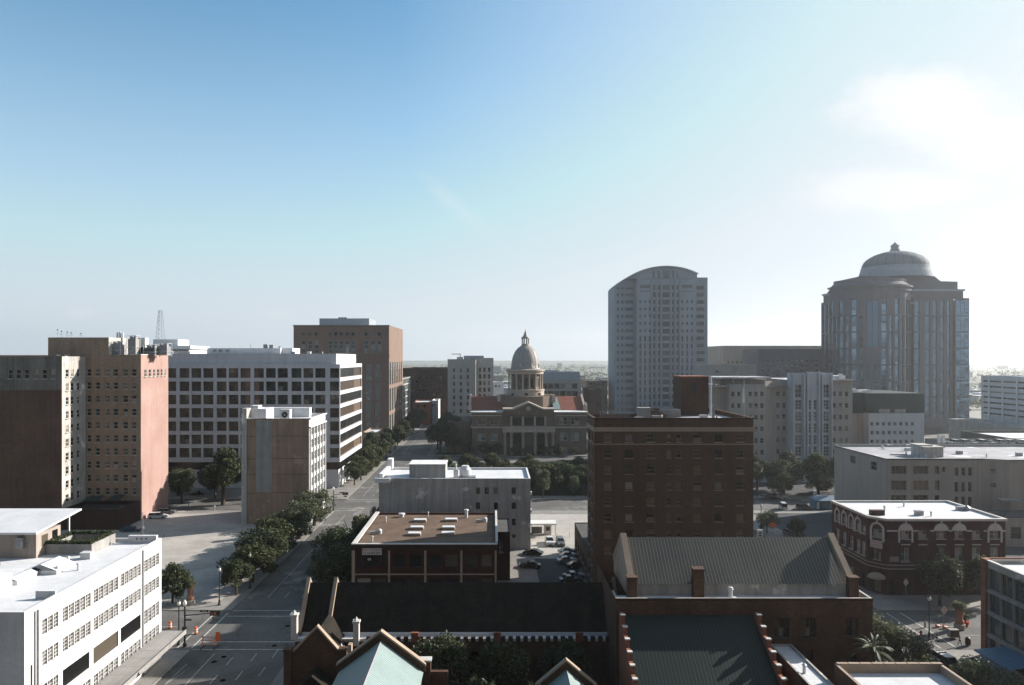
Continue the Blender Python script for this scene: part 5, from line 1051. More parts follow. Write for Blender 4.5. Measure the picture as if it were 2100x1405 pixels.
# ================================================================ DINGY WHITE THREE-STOREY BUILDING
Dv = 170.0
B = Bld('dingy_white_block', 'dingy white building with blank stained wall and bright white flat roof at centre', 'building', (-9, 179))
def xv(v): return PX(690 + v / 3.512, Dv)
def zv(v): return PZ(920 + v / 3.512, Dv)
xl, xr = xv(305), xv(1398); zt = zv(215); yb = 187
wf = [(xv(a) - xl, xv(c) - xl, zv(328), zv(280), 'dark') for a, c in ((1005, 1033), (1068, 1097), (1132, 1161), (1262, 1292))] + [(xv(a) - xl, xv(c) - xl, zv(438), zv(388), 'dark') for a, c in ((1003, 1035), (1134, 1164), (1262, 1292))] + [(xv(1262) - xl, xv(1292) - xl, zv(555), zv(505), 'sash_plain'), (xv(1262) - xl, xv(1292) - xl, zv(645), zv(618), 'sash_plain')]
B.fac((xl, Dv), (1, 0), xr - xl, 0, zt, wf, 'white_bldg', .25); B.fac((xr, Dv), (0, 1), yb - Dv, 0, zt, [(2 + i * 3.6, 3.4 + i * 3.6, 2.5 + k * 4.4, 4.6 + k * 4.4, 'sash') for i in range(4) for k in range(3)], 'white_bldg', .25)
B.fac((xl, yb), (0, -1), yb - Dv, 0, zt, [(2 + i * 3.6, 3.4 + i * 3.6, 2.5 + k * 4.4, 4.6 + k * 4.4, 'sash') for i in range(4) for k in range(3)], 'white_bldg', .25); B.fac((xr, yb), (-1, 0), xr - xl, 0, zt, (), 'white_bldg')
B.roof(xl, xr, Dv, yb, zt, par=.5, t=.4, m='roof_white', mc='white_wall'); rz = zt - .5
b = MB(); b.box(xl - .9, xl - .003, Dv - .6, yb, zt - 1.0, zt + .1); b.box(xl, xv(388), Dv - .6, Dv - .003, zt - 1.0, zt + .1); b.box(xl - .003, xl + .9, Dv + .5, yb - 4, zt + .003, zt + 1.0); b.box(xl - .003, xl + 1.2, yb - 3, yb, zt + .003, zt + 2.6); B.parts('cornice', b, 'white_wall')
b = MB(); b.box(PX(839.5, 173), PX(913.5, 173), 173, 180, rz, PZ(953.5, 173)); B.part('penthouse', b, 'white_bldg')
b = MB(); b.box(PX(839.5, 173) - .15, PX(913.5, 173) + .15, 172.85, 180.15, PZ(953.5, 173) + .002, PZ(953.5, 173) + .2); B.part('penthouse_roof', b, 'white_wall')
b = MB(); b.box(xr + .004, xr + .5, Dv + 3, Dv + 4, 12.5, 13.3); b.box(xr + .004, xr + .5, Dv + 3, Dv + 4, 8.2, 9); B.parts('air_conditioner', b, 'white_metal')
B.done()
t = thing('roof_cooler', 'squat round topped cooler on the bright roof right of the white penthouse', 'rooftop machine', (PX(954, 174), 174.5, rz)); b = MB(); b.lathe([(1.2, .4), (1.45, .8), (1.45, 2.0), (1.1, 2.5), (.9, 2.5), (.9, 2.9), (0, 2.95)], (0, 0, 0), 20); b.build('drum', M['white_metal'], t, local=True); b = MB(); b.box(-1.6, 2.6, -1.2, 1.2, .0, .3); b.build('skid', M['grey_metal'], t, local=True)
t = thing('white_stack', 'narrow white flue beside the round roof cooler on the bright roof', 'flue', (PX(935, 173), 173, rz)); b = MB(); b.box(-.55, .55, -.5, .5, 0, 2.3); b.build('base', M['white'], t, local=True); b = MB(); b.lathe([(.22, 2.3), (.22, 3.4), (.35, 3.42), (0, 3.7)], (0, 0, 0), 10); b.build('cap', M['white_metal'], t, local=True)

# ================================================================ BEIGE BUILDING, RIGHT
De = 185.0
B = Bld('beige_block', 'long beige three storey building with mixed window openings and stained grey roof, right side', 'building', (140, 200))
def xe(v): return PX(1520 + v / 3.62, De)
def ze_(v): return PZ(860 + v / 3.62, De)
xl = PX(1817, De); zt = PZ(941, De); yb = 213; xm_ = PX(2056, De)
cs = [(1115, 1228, 60), (1278, 1390, 60), (1437, 1473, 58), (1585, 1612, 60), (1635, 1662, 60), (1685, 1713, 60), (1787, 1812, 56), (1883, 1910, 56)]
wf = []
for k in range(4):
    for a, c, h in cs:
        top = 347 + k * 108 + (12 if a > 1500 else 0); wf.append((xe(a) - xl, xe(c) - xl, ze_(top + h + (12 if k else 0)), ze_(top), 'wide' if c - a > 60 else ('dark' if (a + k) % 3 else 'sash_plain')))
wf += [(xe(1493) - xl, xe(1517) - xl, ze_(393), ze_(355), 'dark')]
B.fac((xl, De), (1, 0), xm_ - xl - 5, 0, zt, [q for q in wf if q[1] < xm_ - xl - 5.2], 'cream', .5)
wq = [(1.5, 2.8, ze_(397), ze_(365), 'sash_plain'), (1.5, 2.8, ze_(500), ze_(468), 'sash_plain')]
B.fac((xm_ - 5, De), (5, -2.2), math.hypot(5, 2.2), 0, zt, wq, 'cream', .4); B.fac((xm_, De - 2.2), (1, 0), 30, 0, zt, (), 'cream'); B.fac((xm_ + 30, De - 2.2), (0, 1), 30, 0, zt, (), 'cream'); B.fac((xm_ + 30, yb), (-1, 0), xm_ + 30 - xl, 0, zt, (), 'cream')
def ye_(px): return xl * F / (px - CX)
B.fac((xl, yb), (0, -1), yb - De, 0, zt, [(yb - ye_(a), yb - ye_(c), PZ(q, ye_((a + c) / 2)), PZ(p, ye_((a + c) / 2)), 'sash_plain') for a, c, p, q in ((1743.8, 1754.5, 935, 950.5), (1785.5, 1798, 947, 964))], 'cream', .4)
b = MB(); P = [(xl + .3, De + .3), (xm_ - 5, De + .3), (xm_, De - 1.9), (xm_ + 29.7, De - 1.9), (xm_ + 29.7, yb - .3), (xl + .3, yb - .3)]; b.poly([(*q, zt - .3) for q in P]); B.part('roof', b, 'roof_grey')
E_ = [(xl, De), (xm_ - 5, De), (xm_, De - 2.2), (xm_ + 30, De - 2.2), (xm_ + 30, yb), (xl, yb)]; Pi = P
for i in range(6):
    j = (i + 1) % 6; b = MB(); b.prism([E_[i], E_[j], Pi[j], Pi[i]], zt - .31, zt + .06 + (.35 if i in (3, 4) else 0)); B.part('parapet', b, 'grey_stone')
rz = zt - .3
for px, py, w_, h_ in ((1915, 936, 2.6, 2.6), (1898, 934, 1.6, 2.9)):
    D = (CAMH - rz) * F / (py + 2 - CY); x = PX(px, D); b = MB(); b.box(x - w_, x + w_, D, D + 4, rz, rz + h_); b.cut(); b.box(x - w_ - .3, x + w_ + .3, D - .3, D + 4.3, rz + h_ + .002, rz + h_ + .2); B.part('roof_bulkhead', b, 'white_bldg')
b = MB(); P0 = PX(2036, 184); b.poly([(P0, 181, 9.6), (P0 + 5, 181, 9.6), (P0 + 5, De - 2.2, 9.9), (P0, De - 2.2, 9.9)]); b.box(P0, P0 + 5, 180.9, 181, 9.4, 9.7); B.part('door_canopy', b, 'concrete'); B.vents(xl + 4, xm_ + 10, De + 3, yb - 3, rz, 12, 8)
B.done()
B = Bld('lean_to', 'low beige lean-to with a dark roof edge at the right border between two larger buildings', 'building', (125, 172)); xa = PX(2052, 172); B.box(xa, xa + 20, 172, 180, 0, 7.2, 'cream', front=[(2.5, 5, 2, 5, 'sash_plain')]); B.roof(xa, xa + 20, 172, 180, 7.4, par=.3, t=.5, m='roof_dark', mc='roof_dark')
xa = PX(1994, 176); B.part('canopy', (lambda q: (q.box(xa, xa + 7, 174, 178, 7.4, 7.7), q)[1])(MB()), 'roof_dark'); B.done()
for px, lab in ((1765 + 60, 'single white satellite dish at the left of the beige roof edge'), (1864, 'small tilted white dish on the far edge of the beige roof')):
    t = thing('satellite_dish', lab, 'satellite dish', (PX(px, 208), 208, zt)); b = MB(); b.lathe([(0, 0), (.4, .06), (.75, .25), (.73, .25), (.4, .1), (0, .04)], (0, 0, .7), 16, cap=False); b.build('dish', M['white'], t, local=True); b = MB(); b.tube((0, 0, 0), (0, 0, .75), .06); b.build('stand', M['grey_metal'], t, local=True)
t = thing('roof_antenna', 'white panel antenna pair on a mast behind the beige roof', 'antenna', (PX(1930, 209), 209, zt)); 
for sx in (-.7, .7): b = MB(); b.box(sx - .35, sx + .35, -.2, .2, 1.2, 3.6); b.build('panel', M['white'], t, local=True)
b = MB(); b.tube((0, 0, 0), (0, 0, 3.4), .1); b.tube((-.7, 0, 2), (.7, 0, 2), .06); b.build('mast', M['grey_metal'], t, local=True)

# ================================================================ CORNER HOTEL WITH ARCHED WINDOWS
Dl = 137.0
B = Bld('corner_hotel', 'dark red brick corner hotel with white arched window heads and bright white roof', 'hotel', (88, 146))
def xk(v, D=Dl): return PX(1680 + v / 3.85, D)
def zk(v, D=Dl): return PZ(1040 + v / 3.85, D)
Xs = 74.2; xf = PX(1818, Dl); xr = PX(2062, Dl); ys = 139.6; yb = 154.5; zt = zk(97)
uz, lz = (zk(250), zk(186)), (zk(428), zk(318))
ups = [(681, 1), (818, 0), (961, 1), (1104, 1), (1241, 0), (1385, 1)]
wf = [(xk(v - 35) - xf, xk(v + 35) - xf, *uz, 'curtain') for v, _ in ups] + [(xk(v - 35) - xf, xk(v + 35) - xf, *lz, 'curtain') for v, _ in ups if v != 818]
wf += [(xk(v) - xf, xk(v + 45) - xf, .3, 3.0, 'dark') for v in (560, 700, 940, 1075, 1230, 1360)]
B.fac((xf, Dl), (1, 0), xr - xf, 0, zt, wf, 'brick_red', .25)
cl = math.hypot(xf - Xs, ys - Dl); cu = ((xf - Xs) / cl, (Dl - ys) / cl)
B.fac((Xs, ys), (xf - Xs, Dl - ys), cl, 0, zt, [(cl / 2 - .85, cl / 2 + .85, *uz, 'curtain'), (cl / 2 - .65, cl / 2 - .1, *lz, 'sash'), (cl / 2 + .1, cl / 2 + .65, *lz, 'sash'), (cl / 2 - .7, cl / 2 + .7, .3, 3, 'dark')], 'brick_red', .25)
sy = [Xs * F / (1680 + v / 3.85 - CX) for v in (195, 252, 318, 370)]; sy = [152.0, 149.0, 146.1, 143.4, 141.3]
B.fac((Xs, yb), (0, -1), yb - ys, 0, zt, [(yb - y - .75, yb - y + .75, *r_, 'curtain') for y in sy for r_ in (uz, lz)] + [(yb - y - .7, yb - y + .7, .3, 3, 'dark') for y in sy[::2]], 'brick_red', .12)
B.fac((xr, Dl), (0, 1), yb - Dl, 0, zt, (), 'brick_red'); B.fac((xr, yb), (-1, 0), xr - Xs, 0, zt, (), 'brick_red')
b = MB(); P = [(Xs + .3, ys + .2), (xf + .2, Dl + .35), (xr - .3, Dl + .35), (xr - .3, yb - .3), (Xs + .3, yb - .3)]; E_ = [(Xs - .25, ys - .1), (xf - .1, Dl - .3), (xr + .25, Dl - .3), (xr + .25, yb + .1), (Xs - .25, yb + .1)]
b.poly([(*q, zt - .25) for q in P]); B.part('roof', b, 'roof_white')
for i in range(5): j = (i + 1) % 5; b = MB(); b.prism([E_[i], E_[j], P[j], P[i]], zt - .3, zt + .15); B.part('coping', b, 'white_trim')
b = MB(); b.box(PX(1785, 142), PX(1812, 142), 141.5, 142.6, zt - .25, zt + .75); B.part('roof_rubble', b, 'brick_dark'); B.vents(80, 97, 140, 152, zt - .25, 5, 7)
b = MB(); x, y = PX(1965, 147), 146; b.box(x - .6, x + .8, y, y + 1, zt - .25, zt + .5); b.cut(); b.lathe([(.5, 0), (.6, .6), (.1, 1)], (x + 1.2, y, zt - .2), 10); B.parts('roof_vent', b, 'grey_metal')
def arch(P, u, a, z, ri, ro, full, legs, drop=2.3):
    n = (u[1], -u[0]); 
    def pt(x, zz, d): return (P[0] + u[0] * x + n[0] * d, P[1] + u[1] * x + n[1] * d, zz)
    b = MB(); N = 12
    for i in range(N):
        t0, t1 = math.pi * i / N, math.pi * (i + 1) / N; ri_ = .05 if full else ri
        q = [(a + ro * math.cos(t0), z + ro * math.sin(t0)), (a + ro * math.cos(t1), z + ro * math.sin(t1)), (a + ri_ * math.cos(t1), z + ri_ * math.sin(t1)), (a + ri_ * math.cos(t0), z + ri_ * math.sin(t0))]
        b.poly([pt(x, zz, .16) for x, zz in q]); b.poly([pt(q[0][0], q[0][1], .16), pt(q[0][0], q[0][1], 0), pt(q[1][0], q[1][1], 0), pt(q[1][0], q[1][1], .16)])
        if not full: b.poly([pt(q[2][0], q[2][1], .16), pt(q[2][0], q[2][1], 0), pt(q[3][0], q[3][1], 0), pt(q[3][0], q[3][1], .16)])
    b.poly([pt(a - .14, z + ro - .05, .22), pt(a + .14, z + ro - .05, .22), pt(a + .2, z + ro + .4, .22), pt(a - .2, z + ro + .4, .22)])
    if legs:
        for s_ in (-1, 1):
            x0, x1 = a + s_ * ri, a + s_ * ro
            b.poly([pt(x0, z - drop, .16), pt(x1, z - drop, .16), pt(x1, z, .16), pt(x0, z, .16)]); b.poly([pt(x1, z - drop, .16), pt(x1, z - drop, 0), pt(x1, z, 0), pt(x1, z, .16)]); b.poly([pt(x0, z - drop, 0), pt(x0, z - drop, .16), pt(x0, z, .16), pt(x0, z, 0)])
    B.part('arch_surround', b, 'white_trim')
for v, k in ups:
    if k: arch((xf, Dl), (1, 0), xk(v) - xf, uz[1] + .02, 1.12, 1.42, True, v in (681, 1385))
arch((Xs, ys), cu, cl / 2, uz[1] + .02, .95, 1.35, False, True)
for y in sy[:-1]: arch((Xs, yb), (0, -1), yb - y, uz[1] + .02, .85, 1.2, False, True, 2.0)
segs = []
for a, c in zip([436, 738, 874, 1022, 1164, 1298, 1443], [620, 782, 908, 1048, 1202, 1328, 1470]): segs.append((a, c))
for a, c in segs:
    if c > a: b = MB(); b.box(xk(a) if a > 530 else xf + .05, min(xk(c), xr), Dl - .1, Dl - .003, zk(193), zk(182)); B.part('belt_course', b, 'white_trim')
for v, _ in ups: b = MB(); b.box(xk(v - 36), xk(v + 36), Dl - .12, Dl - .003, zk(300), zk(293)); B.part('lintel', b, 'white_trim')
for z0, z1, o in ((zk(462), zk(455), .35), (zk(489), zk(482), .5)):
    b = MB(); b.box(xf, xr, Dl - o, Dl - .003, z0, z1); B.part('ground_floor_cornice', b, 'tan_trim'); b = MB(); b.box(Xs - o, Xs - .003, ys, yb, z0, z1); B.part('ground_floor_cornice', b, 'tan_trim')
    b = MB(); nx_, ny_ = cu[1], -cu[0]; b.prism([(Xs, ys), (Xs + nx_ * o, ys + ny_ * o), (xf + nx_ * o, Dl + ny_ * o), (xf, Dl)], z0, z1); B.part('ground_floor_cornice', b, 'tan_trim')
b = MB(); b.lathe([(1.6, 0), (1.5, .35), (.9, .8), (0, 1.0)], ((Xs + xf) / 2 - .6, (Dl + ys) / 2 - .8, 3.4), 20); B.part('corner_awning', b, 'tan_trim')
b = MB(); b.box(xk(555), xk(625), Dl - .2, Dl - .02, zk(430), zk(392)); B.part('blank_panel', b, 'concrete')
B.done()
mx_, my_ = (Xs + xf) / 2, (ys + Dl) / 2; nn = Vector((cu[1], -cu[0])); zc0 = (zk(275) + zk(330)) / 2
t = thing('hotel_name_sign', 'white HOTEL name sign with red letters on the corner of the arched hotel', 'sign', (mx_ + nn.x * .5, my_ + nn.y * .5, zc0), rz=math.atan2(cu[1], cu[0]))
b = MB(); b.box(-1.1, 1.1, -.05, .1, -.72, .72); b.build('panel', M['sign_white'], t, local=True)
for s_, sz, z in (('LONDALE', .5, .36), ('HOTEL', .6, -.3)): o = text(s_, sz, (0, -.065, z), M['red_letter']); o.parent = t

# ================================================================ CHURCH COMPLEX, FOREGROUND
B = Bld('church_nave', 'long low church nave with dark slate roof and crenellated white edged gutter', 'church', (-4, 102))
NX0, NX1 = -26.9, 17.9; ye0, ze0, yr, zr_ = 98.0, 8.0, 102.6, 13.5
B.fac((NX0, 96.4), (1, 0), NX1 - NX0, 0, 7.6, [(3 + i * 5.2, 4.2 + i * 5.2, 2.5, 6, 'dark') for i in range(8)], 'brick_church', .3); B.fac((NX0, 107.2), (0, -1), 10.8, 0, 7.6, (), 'brick_church'); B.fac((NX1, 96.4), (0, 1), 10.8, 0, 7.6, (), 'brick_church'); B.fac((NX1, 107.2), (-1, 0), NX1 - NX0, 0, 7.9, (), 'brick_church')
b = MB(); b.extr_x([(ye0, ze0), (107.2, ze0), (yr, zr_)], NX0 + .5, NX1 - .1); B.part('slate_roof', b, 'slate')
b = MB(); b.box(NX0, NX1, 96.7, ye0 - .003, 7.45, 7.62); b.box(NX0 + .5, NX1 - .1, ye0 - .1, ye0 - .004, 7.625, 8.05); B.parts('gutter', b, 'roof_white')
b = MB(); b.box(NX0, NX1, 96.38, 96.698, 7.4, 7.75); B.part('parapet', b, 'white_trim')
for i in range(34):
    x = -17.2 + i * 1.02
    if x < NX1 - 1: b = MB(); big = i % 11 == 6; b.box(x, x + (1.0 if big else .6), 96.3, 96.72, 7.3, 8.05 if not big else 8.6); B.part('merlon', b, 'brick_orange' if big else 'brick_dark')
for xx in (NX0 + .25, NX1 - .35, -22.7):
    b = MB(); b.extr_x([(97.4, 7.9), (yr, zr_ + .15), (yr, zr_ + .8), (97.4, 8.7)], xx - .25, xx + .25); b.extr_x([(107.6, 7.9), (yr, zr_ + .15), (yr, zr_ + .8), (107.6, 8.7)], xx - .25, xx + .25); b.poly([(xx, 97.5, 7.6), (xx, 107.5, 7.6), (xx, yr, zr_)]) ; B.part('gable_coping', b, 'tan_trim')
# west transept with gable to the south
gx0, gx1, gy = -26.5, -19.4, 92.0; gm = -22.8; gz = 10.9
B.fac((gx0, gy), (1, 0), gx1 - gx0, 0, 6.6, [(2.6, 4.6, .5, 4.6, 'dark')], 'brick_church', .4); B.fac((gx1, gy), (0, 1), 4.4, 0, 6.6, (), 'brick_church'); B.fac((gx0, 96.4), (0, -1), 4.4, 0, 6.6, (), 'brick_church')
b = MB(); b.extr_y([(gx0, 6.6), (gx1, 6.6), (gx1, 7.5), (gm, gz), (gx0, 7.5)], gy, gy + .5); B.part('gable_wall', b, 'brick_church')
b = MB(); b.extr_y([(gx0 + .4, 6.9), (gx1 - .4, 6.9), (gm, gz - .55)], gy + .5, 103.5); B.part('transept_roof', b, 'slate')
for s_, xx in ((1, gx1), (-1, gx0)):
    b = MB(); b.extr_y([(gm, gz + .02), (xx - s_ * .55, 7.75), (xx - s_ * .55, 8.05), (gm, gz + .35)], gy - .12, gy + .62); B.part('gable_coping', b, 'tan_trim'); b = MB(); b.box(xx - .6, xx + .35, gy - .3, gy + .8, 0, 8.0); b.cut(); b.box(xx - .7, xx + .45, gy - .4, gy + .9, 8.003, 8.2); B.part('buttress', b, 'brick_church')
b = MB(); b.extr_y([(gm - 2.3, 4.0), (gm + 2.3, 4.0), (gm, 6.0)], gy - 3, gy - .003); B.part('porch_roof', b, 'slate'); B.fac((gm - 2.2, gy - 2.8), (1, 0), 4.4, 0, 4, [(1.2, 3.2, .2, 3.2, 'dark')], 'brick_church')
for (px, D, z0, z1, w_) in ((604, 96.8, 7.6, 11.6, .8), (731, 96.2, 7.0, 10.9, .75), (700, 93, 5, 8.6, .5)):
    x = PX(px, D); b = MB(); b.box(x - w_ / 2, x + w_ / 2, D - w_ / 2, D + w_ / 2, z0, z1 - .8); b.cut(); b.box(x - w_ / 2 - .12, x + w_ / 2 + .12, D - w_ / 2 - .12, D + w_ / 2 + .12, z1 - .797, z1 - .55); b.cut(); b.lathe([(w_ * .45, z1 - .547), (w_ * .3, z1 - .3), (0, z1)], (x, D, 0), 4); B.part('pinnacle', b, 'white_trim')
b = MB(); b.box(PX(715, 92), PX(722, 92), 91.5, 92.4, 3, 8.9); b.box(PX(722, 92) + .01, PX(727, 92), 91.5, 92.4, 3, 7.6); B.parts('stepped_pier', b, 'tan_trim')
B.done()
def greengable(name, label, xm, yg, zp_, hw, dz, ridge_end, wallm='brick_church'):
    B = Bld(name, label, 'church building', (xm, (yg + ridge_end) / 2)); ze = zp_ - dz
    B.fac((xm - hw, yg), (0, -1), yg - ridge_end, 0, ze - .6, (), wallm); B.fac((xm + hw, ridge_end), (0, 1), yg - ridge_end, 0, ze - .6, (), wallm)
    B.fac((xm - hw, ridge_end), (1, 0), 2 * hw, 0, ze - .6, (), wallm); B.fac((xm + hw, yg + .5), (-1, 0), 2 * hw, 0, ze - .6, (), wallm)
    b = MB(); b.extr_y([(xm - hw - .4, ze - .6), (xm + hw + .4, ze - .6), (xm + hw + .4, ze + .1), (xm, zp_), (xm - hw - .4, ze + .1)], yg, yg + .5); B.part('gable_wall', b, wallm)
    b = MB(); b.extr_y([(xm - hw - .2, ze - .62), (xm + hw + .2, ze - .62), (xm, zp_ - .95)], ridge_end, yg - .003); B.part('metal_roof', b, 'seam_pale')
    b = MB(); b.extr_y([(xm - .12, zp_ - 1.0), (xm + .12, zp_ - 1.0), (xm, zp_ - .86)], ridge_end, yg - .01); B.part('ridge_cap', b, 'grey_metal')
    for s_ in (-1, 1): b = MB(); b.extr_y([(xm, zp_ + .02), (xm + s_ * (hw + .5), ze + .12), (xm + s_ * (hw + .5), ze + .35), (xm, zp_ + .27)], yg - .15, yg + .65); B.part('gable_coping', b, 'tan_trim')
    B.done()
greengable('green_roof_chapel', 'small chapel with pale green standing seam metal roof, its ridge pointing at the viewer', -13.4, 85.0, 13.0, 4.9, 4.1, 70)
greengable('low_gable_porch', 'tiny gabled metal roof poking up at the bottom edge near the courtyard trees', 8.8, 84.2, 9.9, 3.2, 3.2, 74)
t = thing('courtyard_wall', 'low brown wall end with stepped top beside the green metal roof', 'wall', (-8, 86, 0)); b = MB(); b.box(-.9, .5, -.5, .5, 0, 9.3); b.build('pier', M['brick_church'], t, local=True); b = MB(); b.box(.52, 2.6, -.3, .3, 0, 8.0); b.build('panel', M['brick_church'], t, local=True); b = MB(); b.box(-1.0, .6, -.6, .6, 9.303, 9.5); b.build('coping', M['white_trim'], t, local=True)
# parish hall
B = Bld('parish_hall', 'large brick hall with grey ribbed gable roof and long white parapet gutter in front', 'hall', (33, 97))
HX0, HX1, FX0, FX1 = 18.4, 47.6, 15.9, 49.05; yf, zf = 91.2, 15.0
def hz(v): return PZ(1060 + v / 3.387, yf)
def hx(v): return PX(1220 + v / 3.387, yf) - FX0
wf = [(hx(1244), hx(1350), hz(838), hz(707), 'church'), (hx(1435), hx(1537), hz(838), hz(707), 'church'), (hx(1745), hx(1826), hz(830), hz(712), 'church'), (hx(1440), hx(1520), hz(1010), hz(920), 'dark'), (hx(1750), hx(1826), hz(1060), hz(960), 'dark')]
B.fac((FX0, yf), (1, 0), FX1 - FX0, 0, zf, wf, 'brick_church', .3); B.fac((FX1, yf), (0, 1), 15.8, 0, zf, (), 'brick_church'); B.fac((FX0, 107), (0, -1), 15.8, 0, zf, (), 'brick_church'); B.fac((FX1, 107), (-1, 0), FX1 - FX0, 0, zf, (), 'brick_church')
b = MB(); b.poly([(FX0 + .3, yf + .3, 14.35), (FX1 - .3, yf + .3, 14.35), (FX1 - .3, 94.4, 14.35), (FX0 + .3, 94.4, 14.35)]); B.part('gutter_roof', b, 'roof_white')
b = MB(); b.box(FX0, FX1, yf + .003, yf + .3, 14.3, 15.04); b.box(FX0 + .003, FX0 + .3, yf + .303, 94.4, 14.3, 15.04); b.box(FX1 - .3, FX1 - .003, yf + .303, 106.9, 14.3, 15.04); B.parts('parapet', b, 'white_bldg')
b = MB(); b.box(FX0 - .05, FX1 + .05, yf - .06, yf - .003, 14.75, 15.06); B.part('fascia', b, 'brick_dark')
b = MB(); b.box(HX0, HX1, 94.41, 104.5, 14.3, 15.98); B.part('clerestory', b, 'white_bldg')
b = MB(); b.extr_x([(94.1, 15.99), (105, 15.99), (99.5, 20.85)], HX0 + .45, HX1 - .45); B.part('ribbed_roof', b, 'ribbed')
for xx in (HX0, HX1):
    b = MB(); b.extr_x([(93.6, 15.9), (99.5, 20.9), (99.5, 21.45), (93.6, 16.7)], xx - .42, xx + .42); b.extr_x([(105.4, 15.9), (99.5, 20.9), (99.5, 21.45), (105.4, 16.7)], xx - .42, xx + .42); b.extr_x([(94, 14.3), (105, 14.3), (105, 15.9), (99.5, 20.9), (94, 15.9)], xx - .4, xx + .4); B.part('gable_parapet', b, 'tan_trim')
    b = MB(); b.box(xx - .6, xx + .6, 93.0, 94.0, 14.3, 17.0); b.cut(); b.box(xx - .7, xx + .7, 92.9, 94.1, 17.003, 17.2); B.part('corner_pier', b, 'brick_church')
b = MB(); a, c = PX(1419, 94.2), PX(1440, 94.2); b.box(a, c, 93.3, 94.5, 14.352, 18.0); b.cut(); b.box(a - .1, c + .1, 93.2, 94.6, 18.003, 18.2); B.part('chimney', b, 'brick_church')
b = MB(); x = PX(1498, 93); b.lathe([(.28, 14.36), (.28, 15.6), (.4, 15.62), (.3, 15.9), (0, 16)], (x, 93, 0), 10); b.cut(); b.lathe([(.6, 14.353), (.55, 14.6), (.3, 14.7)], (x + .3, 93, 0), 10); B.part('roof_vent', b, 'white_metal')
for v0, v1 in ((1230, 1363), (1423, 1550), (1735, 1840)): b = MB(); a = hx(v0) + FX0; c = hx(v1) + FX0; b.box(a, c, yf - .1, yf - .003, hz(705), hz(699)); B.part('lintel', b, 'brick_dark')
B.done()
# lower wing with the dark green lean-to roof between stepped walls
B = Bld('lean_to_wing', 'lower church wing with dark green sloping roof between two stepped brick parapets', 'building', (25, 84))
LX0, LX1 = 16.8, 33.6; zf = lambda y: 12.9 - (91.15 - y) * .6
B.fac((LX0 - .5, 74), (1, 0), LX1 - LX0 + 1, 0, zf(74), (), 'brick_church'); B.fac((LX1 + .5, 74), (0, 1), 17.1, 0, zf(74), (), 'brick_church'); B.fac((LX0 - .5, 91.1), (0, -1), 17.1, 0, zf(74), (), 'brick_church')
b = MB(); b.extr_x([(74, zf(74) - .3), (91.15, zf(91.15) - .3), (91.15, zf(91.15)), (74, zf(74))], LX0, LX1); B.part('metal_roof', b, 'seam_green')
for xx in (LX0 - .5, LX1 + .003):
    for i in range(11):
        y1_ = 91.15 - i * 1.55; y0_ = y1_ - 1.54; top = zf((y0_ + y1_) / 2) + .95; b = MB(); b.box(xx, xx + .49, y0_, y1_, zf(74) - .001 * i, top); B.part('stepped_parapet', b, 'brick_orange'); b = MB(); b.box(xx - .06, xx + .55, y0_ - .05, y0_ + .5, top + .002, top + .14); B.part('step_cap', b, 'white_trim')
B.done()
B = Bld('white_roof_passage', 'narrow passage with a white flat roof beside the green lean-to roof', 'building', (37, 85)); B.box(35.6, 38.4, 74, 90.9, 0, 9.3, 'brick_church'); B.roof(35.6, 38.4, 74, 90.9, 9.3, par=.25, t=.25, m='roof_white', mc='white_bldg'); b = MB(); b.lathe([(.2, 0), (.2, .9), (.3, .95), (0, 1.2)], (36.6, 83, 9.05), 10); B.part('roof_vent', b, 'white_metal'); B.done()
B = Bld('white_roof_annex', 'flat white roofed annex with brick parapet at the bottom right edge', 'building', (46, 76)); B.box(39.3, 51.6, 68, 81.3, 0, 10.9, 'brick_church'); B.roof(39.3, 51.6, 68, 81.3, 10.9, par=.95, t=.35, m='roof_white', mc='tan_trim')
for i in range(9): b = MB(); b.box(39.5 + i * 1.35, 40.75 + i * 1.35, 80.93, 81.35, 10.903, 11.05); B.part('coping_stone', b, 'tan_trim')
B.done()
# corner building at the right edge
B = Bld('banded_corner_building', 'brick and concrete building with dark glass bands at the bottom right corner', 'building', (92, 92))
Xc = 76.0; yN = 109.4; zt = 14.9
bz = [(10.7, 13.9), (7.3, 10.1), (3.9, 6.7), (.5, 3.3)]
B.fac((Xc, yN), (0, -1), 34, 0, zt, [(1.0 + i * 2.6, 3.5 + i * 2.6, z0, z1, 'blue') for i in range(4) for z0, z1 in bz] + [(12.2 + i * 2.6, 14.7 + i * 2.6, z0, z1, 'blue') for i in range(8) for z0, z1 in bz], 'white_bldg', .35)
B.fac((Xc, yN - 34), (1, 0), 34, 0, zt, (), 'brick_orange'); B.fac((Xc + 34, yN), (-1, 0), 34, 0, zt, (), 'brick_orange'); B.fac((Xc + 34, yN - 34), (0, 1), 34, 0, zt, (), 'brick_orange')
B.roof(Xc, Xc + 34, yN - 34, yN, zt, par=.6, t=.4, m='roof_white')
b = MB(); b.box(Xc - .35, Xc + .6, yN - .9, yN + .15, 0, zt + .25); b.box(Xc + .61, Xc + 34, yN + .004, yN + .3, 0, zt + .2); b.box(Xc - .3, Xc - .003, yN - 12.2, yN - 11.4, 0, zt - .2); B.parts('brick_pier', b, 'brick_orange')
b = MB(); b.box(Xc - .25, Xc + .3, yN - 33, yN - .95, zt + .003, zt + .2); B.part('roof_edge', b, 'white_trim')
for z in (10.4, 7.0, 3.6): b = MB(); b.box(Xc - .2, Xc - .003, yN - 11.3, yN - .95, z - .2, z + .25); B.part('spandrel', b, 'concrete')
